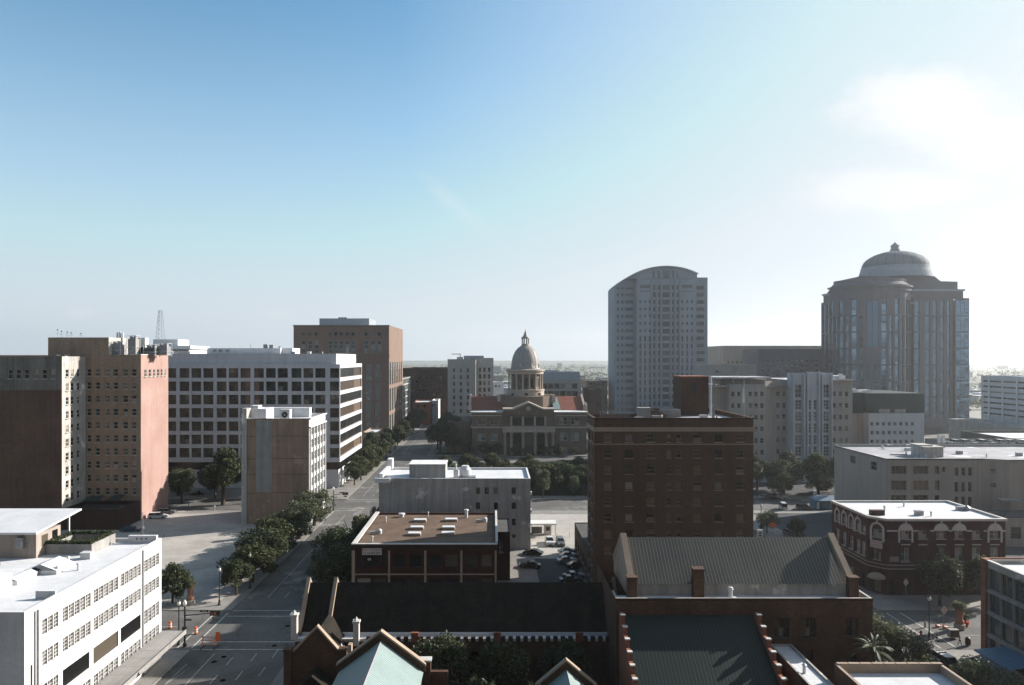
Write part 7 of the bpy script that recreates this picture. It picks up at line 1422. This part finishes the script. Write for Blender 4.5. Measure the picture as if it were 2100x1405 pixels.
def signal(label, x, y, arm, hh=7.2, txt='TEXAS'):
    t = thing('traffic_signal', label, 'traffic signal', (x, y, .14)); b = MB(); b.lathe([(.3, 0), (.3, .5), (.16, .8), (.13, hh - .8)], (0, 0, 0), 12); b.build('pole', M['black'], t, local=True)
    b = MB(); b.lathe([(.12, hh - .75), (.28, hh - .45), (.3, hh - .2), (.12, hh + .1), (0, hh + .25)], (0, 0, 0), 12); b.build('globe', M['globe'], t, local=True, smooth=True)
    b = MB(); b.tube((0, 0, hh - 2.3), (arm, 0, hh - 1.85), .1, .06); b.build('arm', M['black'], t, local=True)
    b = MB(); b.box(arm - .9, arm + .8, -.12, .2, hh - 2.3, hh - 1.5); s_ = b.build('signal_head', M['black'], t, local=True)
    for k, m in ((-.55, 'lamp_red'), (0, 'orange'), (.5, 'seam_green')): b = MB(); b.tube((arm + k - .05, -.16, hh - 1.9), (arm + k - .05, -.121, hh - 1.9), .15, n=12); b.build('lens', M[m], s_, local=True)
    b = MB(); b.box(arm * .5, arm * .5 + 1.3, -.04, .04, hh - 1.75, hh - 1.4); b.build('street_sign', M['seam_green'], t, local=True); o = text(txt, .28, (arm * .5 + .65, -.055, hh - 1.575), M['white']); o.parent = t
    b = MB(); b.box(arm - .5, arm + .5, -.04, .04, hh - 2.9, hh - 2.5); b.build('street_sign', M['seam_green'], t, local=True); o = text(txt, .3, (arm, -.055, hh - 2.7), M['white']); o.parent = t
    b = MB(); b.box(.12, 1.1, -.03, .03, hh - 3.1, hh - 2.85); b.build('side_sign', M['black'], t, local=True); b = MB(); b.box(-.35, .3, -.2, .2, 2.4, 3.1); b.build('pedestrian_signal', M['black'], t, local=True); return t
signal('black traffic signal with a long arm over the near left crossing', -49.0, 112.6, 4.9); signal('distant traffic signal at the second crossing on the avenue', -47.9, 213.0, 3.6, 7.0, 'PRAIRIE')
def planter(label, x, y):
    t = thing('street_planter', label, 'planter', (x, y, .14)); b = MB(); b.lathe([(.85, 0), (.85, .75), (.62, .8)], (0, 0, 0), 20); b.build('base', M['concrete'], t, local=True)
    b = MB(); b.lathe([(.6, .8), (.62, 1.0), (.72, 1.2), (.6, 1.35), (.5, 1.6), (.52, 2.4), (.62, 3.1), (.74, 3.35), (.7, 3.4), (.3, 3.3)], (0, 0, 0), 20); b.build('pot', M['terra_pot'], t, local=True, smooth=True)
    b = MB(); q = random.Random(4)
    for i in range(1500): d = Vector((q.gauss(0, 1), q.gauss(0, 1), q.gauss(0, .7))).normalized() * q.uniform(.3, 1.15); leafq(b, d.x, d.y, 3.75 + d.z * .75, .12, q)
    for i in range(60): a = q.random() * 6.28; b.poly([(0, 0, 3.6), (.1, .05, 3.6), (math.cos(a) * q.uniform(.5, 1.1), math.sin(a) * .9, 4.4 + q.random() * .7)])
    b.build('plants', M['leaf_pale'], t, local=True); index_kids(t); return t
M['terra_pot'] = surf('terracotta_pot', (.36, .2, .13), (.28, .155, .1), streak=.3)
p0 = planter('tall terracotta planter overflowing with plants on the right corner', 79.4, 120.2); dup(p0, (-56.4, 132.0, .14), 1, 'tall terracotta planter in the shade across the left crossing')
def barrel(label, x, y):
    t = thing('traffic_barrel', label, 'traffic barrel', (x, y, .01)); b = MB(); b.lathe([(.36, 0), (.36, .08)], (0, 0, 0), 14); b.build('base', M['black'], t, local=True); b = MB(); z = .08
    for i, (r0, hh) in enumerate(((.31, .25), (.3, .18), (.29, .2), (.28, .18), (.27, .25))): b.lathe([(r0, z), (r0 - .01, z + hh)], (0, 0, 0), 16, m=i % 2); z += hh
    b.lathe([(.12, z), (.12, z + .08)], (0, 0, 0), 8, m=0); b.build('drum', [M['orange'], M['white']], t, local=True); return t
barrel('orange and white traffic barrel left of the lamp posts at the crossing', -54.9, 120.4); barrel('orange and white traffic barrel just right of the traffic signal pole', -49.5, 118.0)
t = thing('road_barricade', 'orange striped three board road closure barricade at the near left crossing', 'barricade', (-45.0, 112.4, .01))
for i, z in enumerate((.5, 1.05, 1.6)):
    b = MB(); b.box(-1.4, 1.3, -.04, .04, z, z + .22)
    for k in range(8): b.poly([(-1.35 + k * .34, -.045, z), (-1.2 + k * .34, -.045, z), (-1.1 + k * .34, -.045, z + .22), (-1.25 + k * .34, -.045, z + .22)], 1)
    b.build('board', [M['white'], M['orange']], t, local=True)
for x in (-1.1, 1.0): b = MB(); b.box(x - .05, x + .05, -.03, .1, 0, 2.0); b.build('upright', M['orange'], t, local=True); b = MB(); b.box(x - .08, x + .08, -.8, .8, 0, .1); b.build('foot', M['black'], t, local=True)
b = MB(); b.box(1.0, 1.75, -.08, -.05, 1.0, 2.5); b.build('sign_panel', M['orange'], t, local=True)
def dsign(name, label, x, y, z, s, m, sq=1.0, txt=None):
    t = thing(name, label, 'sign', (x, y, .14)); b = MB(); b.extr_y([(0, z - s), (s * sq, z), (0, z + s), (-s * sq, z)], -.03, .03); b.build('panel', M[m], t, local=True)
    b = MB(); b.tube((0, .07, 0), (0, .07, z), .045); b.build('post', M['grey_metal'], t, local=True); b = MB(); b.box(-.04, .04, -.04, -.031, z - s * .5, z + s * .5); b.build('stripe', M['black'], t, local=True); return t
dsign('diamond_sign', 'white diamond sign standing near the lamp and planter on the right corner', 76.2, 119.3, 3.4, .75, 'sign_white', .75); dsign('diamond_sign', 'white diamond sign in shade in front of the arched corner hotel', 76.9, 131.5, 4.2, .75, 'sign_white', .65)
dsign('diamond_sign', 'pale diamond roadworks sign on the sunny corner of the second crossing', -49.2, 214.6, 1.6, .95, 'sign_white'); dsign('orange_sign', 'small orange sign glowing in the shaded lot right of the hotel', PX(1585, 176), 176, 4.4, .75, 'orange', 1.5)
t = thing('utility_cabinet', 'grey green utility cabinet on the right hand pavement', 'cabinet', (PX(1955, 116.2), 116.2, .14)); b = MB(); b.box(-.75, .75, -.4, .4, .1, 1.35); b.build('casing', M['concrete'], t, local=True); b = MB(); b.box(-.68, .68, -.43, -.403, .2, 1.25); b.build('door', M['frame_dark'], t, local=True)
t = thing('litter_bin', 'dark red round litter bin beside the right hand walking person', 'bin', (PX(1985, 113.2), 113.2, .14)); b = MB(); b.lathe([(.35, 0), (.4, .1), (.42, .95), (.3, 1.05)], (0, 0, 0), 16); b.build('body', M['brick_dark'], t, local=True); b = MB(); b.lathe([(.3, 1.05), (.3, 1.15), (.1, 1.25)], (0, 0, 0), 12); b.build('lid', M['black'], t, local=True)
t = thing('bollard', 'lone pale bollard casting a long shadow on the sunlit crossing', 'bollard', (PX(1897, 120.8), 120.8, .01)); b = MB(); b.lathe([(.17, 0), (.16, .9)], (0, 0, 0), 12); b.build('post', M['grey_metal'], t, local=True); b = MB(); b.lathe([(.18, .9), (.2, 1.0), (0, 1.15)], (0, 0, 0), 12); b.build('cap', M['concrete'], t, local=True)
t = thing('fire_hydrant', 'small red and black fire hydrant at the kerb right of the bushy tree', 'hydrant', (70.9, 117.0, .14)); b = MB(); b.lathe([(.2, 0), (.18, .1), (.15, .15), (.15, .6), (.2, .62), (.16, .8), (0, .9)], (0, 0, 0), 12); b.build('barrel', M['lamp_red'], t, local=True); b = MB(); b.tube((-.25, 0, .5), (.25, 0, .5), .08); b.build('outlet', M['black'], t, local=True)
for k, (px, D, lab) in enumerate(((1926, 120.9, 'fallen orange and white cone bundle left of the planter'), (1941, 120.3, 'smaller white and orange roadwork cone nearest the planter'))):
    t = thing('traffic_cone', lab, 'cone', (PX(px, D), D, .02)); b = MB(); b.tube((-.5, 0, .25), (.5, .1, .18), .3, .06, 10); b.build('cone', M['orange'], t, local=True); b = MB(); b.tube((-.2, .03, .24), (.1, .06, .21), .25, .17, 10); b.build('band', M['white'], t, local=True)
t = thing('potted_plant', 'dark potted plant in a red pot right of the tall planter', 'planter', (PX(1979, 121), 121, .14)); b = MB(); b.lathe([(.45, 0), (.6, .8), (.5, .8)], (0, 0, 0), 14); b.build('pot', M['lamp_red'], t, local=True); b = MB(); q = random.Random(8)
for i in range(500): d = Vector((q.gauss(0, 1), q.gauss(0, 1), q.gauss(0, 1))).normalized() * q.uniform(.2, .8); leafq(b, d.x, d.y, 1.6 + d.z, .12, q)
b.build('plant', M['leaf'], t, local=True)
t = thing('lot_pay_post', 'thin orange marker post at the corner of the pale parking lot', 'post', (PX(336, 182), 182, Z1)); b = MB(); b.tube((0, 0, 0), (0, 0, 1.1), .1); b.build('post', M['orange'], t, local=True); b = MB(); b.tube((0, 0, 1.1), (0, 0, 1.3), .12); b.build('cap', M['white'], t, local=True)
for i in range(5):
    t = thing('lot_bollard', 'short pale bollard in the row beside the parking booth' , 'bollard', (PX(1146, 176) + i * 3.2, 181, Z1), group='bollards beside the parking booth'); b = MB(); b.tube((0, 0, 0), (0, 0, 1.2), .1); b.build('post', M['white'], t, local=True)
# ================================================================ PEOPLE
def person(label, x, y, z, rz, top, legs, skin=(.35, .2, .13), stride=.28, arms=.15):
    P = [(0, 0, .95), (0, 0, 1.12), (0, .01, 1.38), (0, .02, 1.5), (0, .02, 1.58), (0, .03, 1.68), (0, .02, 1.76),      # pelvis .. head
         (-.09, 0, .9), (-.1, stride * .5, .5), (-.1, stride * .9, .08), (-.1, stride * .9 + .16, .04), (.09, 0, .9), (.1, -stride * .3, .5), (.1, -stride, .1), (.1, -stride + .15, .04),
         (-.19, .01, 1.42), (-.24, -arms * .6, 1.16), (-.23, -arms + .12, .92), (-.23, -arms + .16, .84), (.19, .01, 1.42), (.24, arms * .5, 1.16), (.23, arms + .12, .93), (.23, arms + .16, .85)]
    E = [(0, 1), (1, 2), (2, 3), (3, 4), (4, 5), (5, 6), (0, 7), (7, 8), (8, 9), (9, 10), (0, 11), (11, 12), (12, 13), (13, 14), (2, 15), (15, 16), (16, 17), (17, 18), (2, 19), (19, 20), (20, 21), (21, 22)]
    Rr = [.13, .125, .15, .07, .055, .1, .08, .09, .06, .045, .035, .09, .06, .045, .035, .06, .042, .035, .03, .06, .042, .035, .03]
    me = bpy.data.meshes.new('person'); me.from_pydata(P, E, []); o = bpy.data.objects.new('person', me); COL.objects.link(o)
    sk = o.modifiers.new('s', 'SKIN'); sb = o.modifiers.new('b', 'SUBSURF'); sb.levels = sb.render_levels = 1
    for i, v in enumerate(me.skin_vertices[0].data): v.radius = (Rr[i], Rr[i] * .85); v.use_root = (i == 0)
    dg = bpy.context.evaluated_depsgraph_get(); dg.update(); ev = o.evaluated_get(dg); m2 = bpy.data.meshes.new_from_object(ev); o.modifiers.clear(); o.data = m2; m2.name = 'person'
    m2.materials.clear()
    for m in (plain('skin', skin, .6), plain('shirt', top, .8), plain('trousers', legs, .85), M['black']): m2.materials.append(m)
    for p in m2.polygons:
        c = p.center; p.material_index = 3 if (c.z > 1.71 or c.z < .09) else 0 if (c.z > 1.5 or (abs(c.x) > .18 and c.z < 1.2)) else 1 if c.z > .97 else 2; p.use_smooth = True
    o.location = (x, y, z); o.rotation_euler.z = R(rz); o['label'] = label; o['category'] = 'person'; return o
x, y = G(1922, 1319); person('person walking in dark clothes just right of the corner street lamp', x, y, .14, 60, (.03, .03, .035), (.02, .02, .025))
x, y = G(1968, 1326); person('person in dark clothes striding past the utility cabinet', x, y, .14, -150, (.05, .05, .06), (.03, .03, .035), arms=.25)
x, y = G(440, 1048); person('person in white clothes standing in the lot below the tallest tree', x, y, Z1, 20, (.8, .8, .8), (.6, .6, .6), stride=.1)
x, y = G(387, 1041); person('person in dark clothes by the sunny pavement left of the tallest tree', x, y, Z1, 120, (.02, .02, .02), (.02, .02, .02), stride=.12)
# ================================================================ UNSEEN TOWERS BEHIND THE VIEWPOINT (added to shade the near facades)
for i, (x0, x1, y0, y1, h, lab) in enumerate(((-34, 62, -120, -42, 215, 'unseen dark tower added directly behind the viewpoint for shade'), (-165, -70, -130, -44, 190, 'unseen dark tower added behind the viewpoint on the left block for shade'), (88, 190, -130, -44, 235, 'tallest unseen dark tower added behind the viewpoint on the right block for shade'), (-290, -190, -120, -30, 140, 'lower unseen dark tower added far to the left behind the viewpoint for shade'), (215, 310, -120, -30, 150, 'unseen dark tower added far to the right behind the viewpoint for shade'))):
    t = thing('added_shade_tower', lab, 'tower', ((x0 + x1) / 2, (y0 + y1) / 2, 0)); b = MB(); b.box(x0, x1, y0, y1, 0, h); b.build('wall', M['tower_brown'], t)
    b = MB()
    for k in range(int(h / 4) - 1): b.box(x0 + 2, x1 - 2, y1 + .005, y1 + .06, 2 + k * 4, 4.6 + k * 4)
    b.build('window_band', M['gl_dark'], t, kind='stuff'); b = MB(); b.box(x0 + 8, x1 - 8, y0 + 8, y1 - 8, h + .01, h + 8); b.build('penthouse', M['concrete'], t)
# ================================================================ HAZE
b = MB(); b.box(-5200, 5600, -140, 6200, -1.06, 250); hm = bpy.data.materials.new('haze'); hm.use_nodes = True; t = hm.node_tree; t.nodes.clear(); out = t.nodes.new('ShaderNodeOutputMaterial'); pv = t.nodes.new('ShaderNodeVolumePrincipled')
pv.inputs['Color'].default_value = (.93, .97, 1, 1); pv.inputs['Density'].default_value = .0001; pv.inputs['Anisotropy'].default_value = .6; t.links.new(pv.outputs[0], out.inputs['Volume'])
hz_ = b.build('haze', hm, kind='stuff')
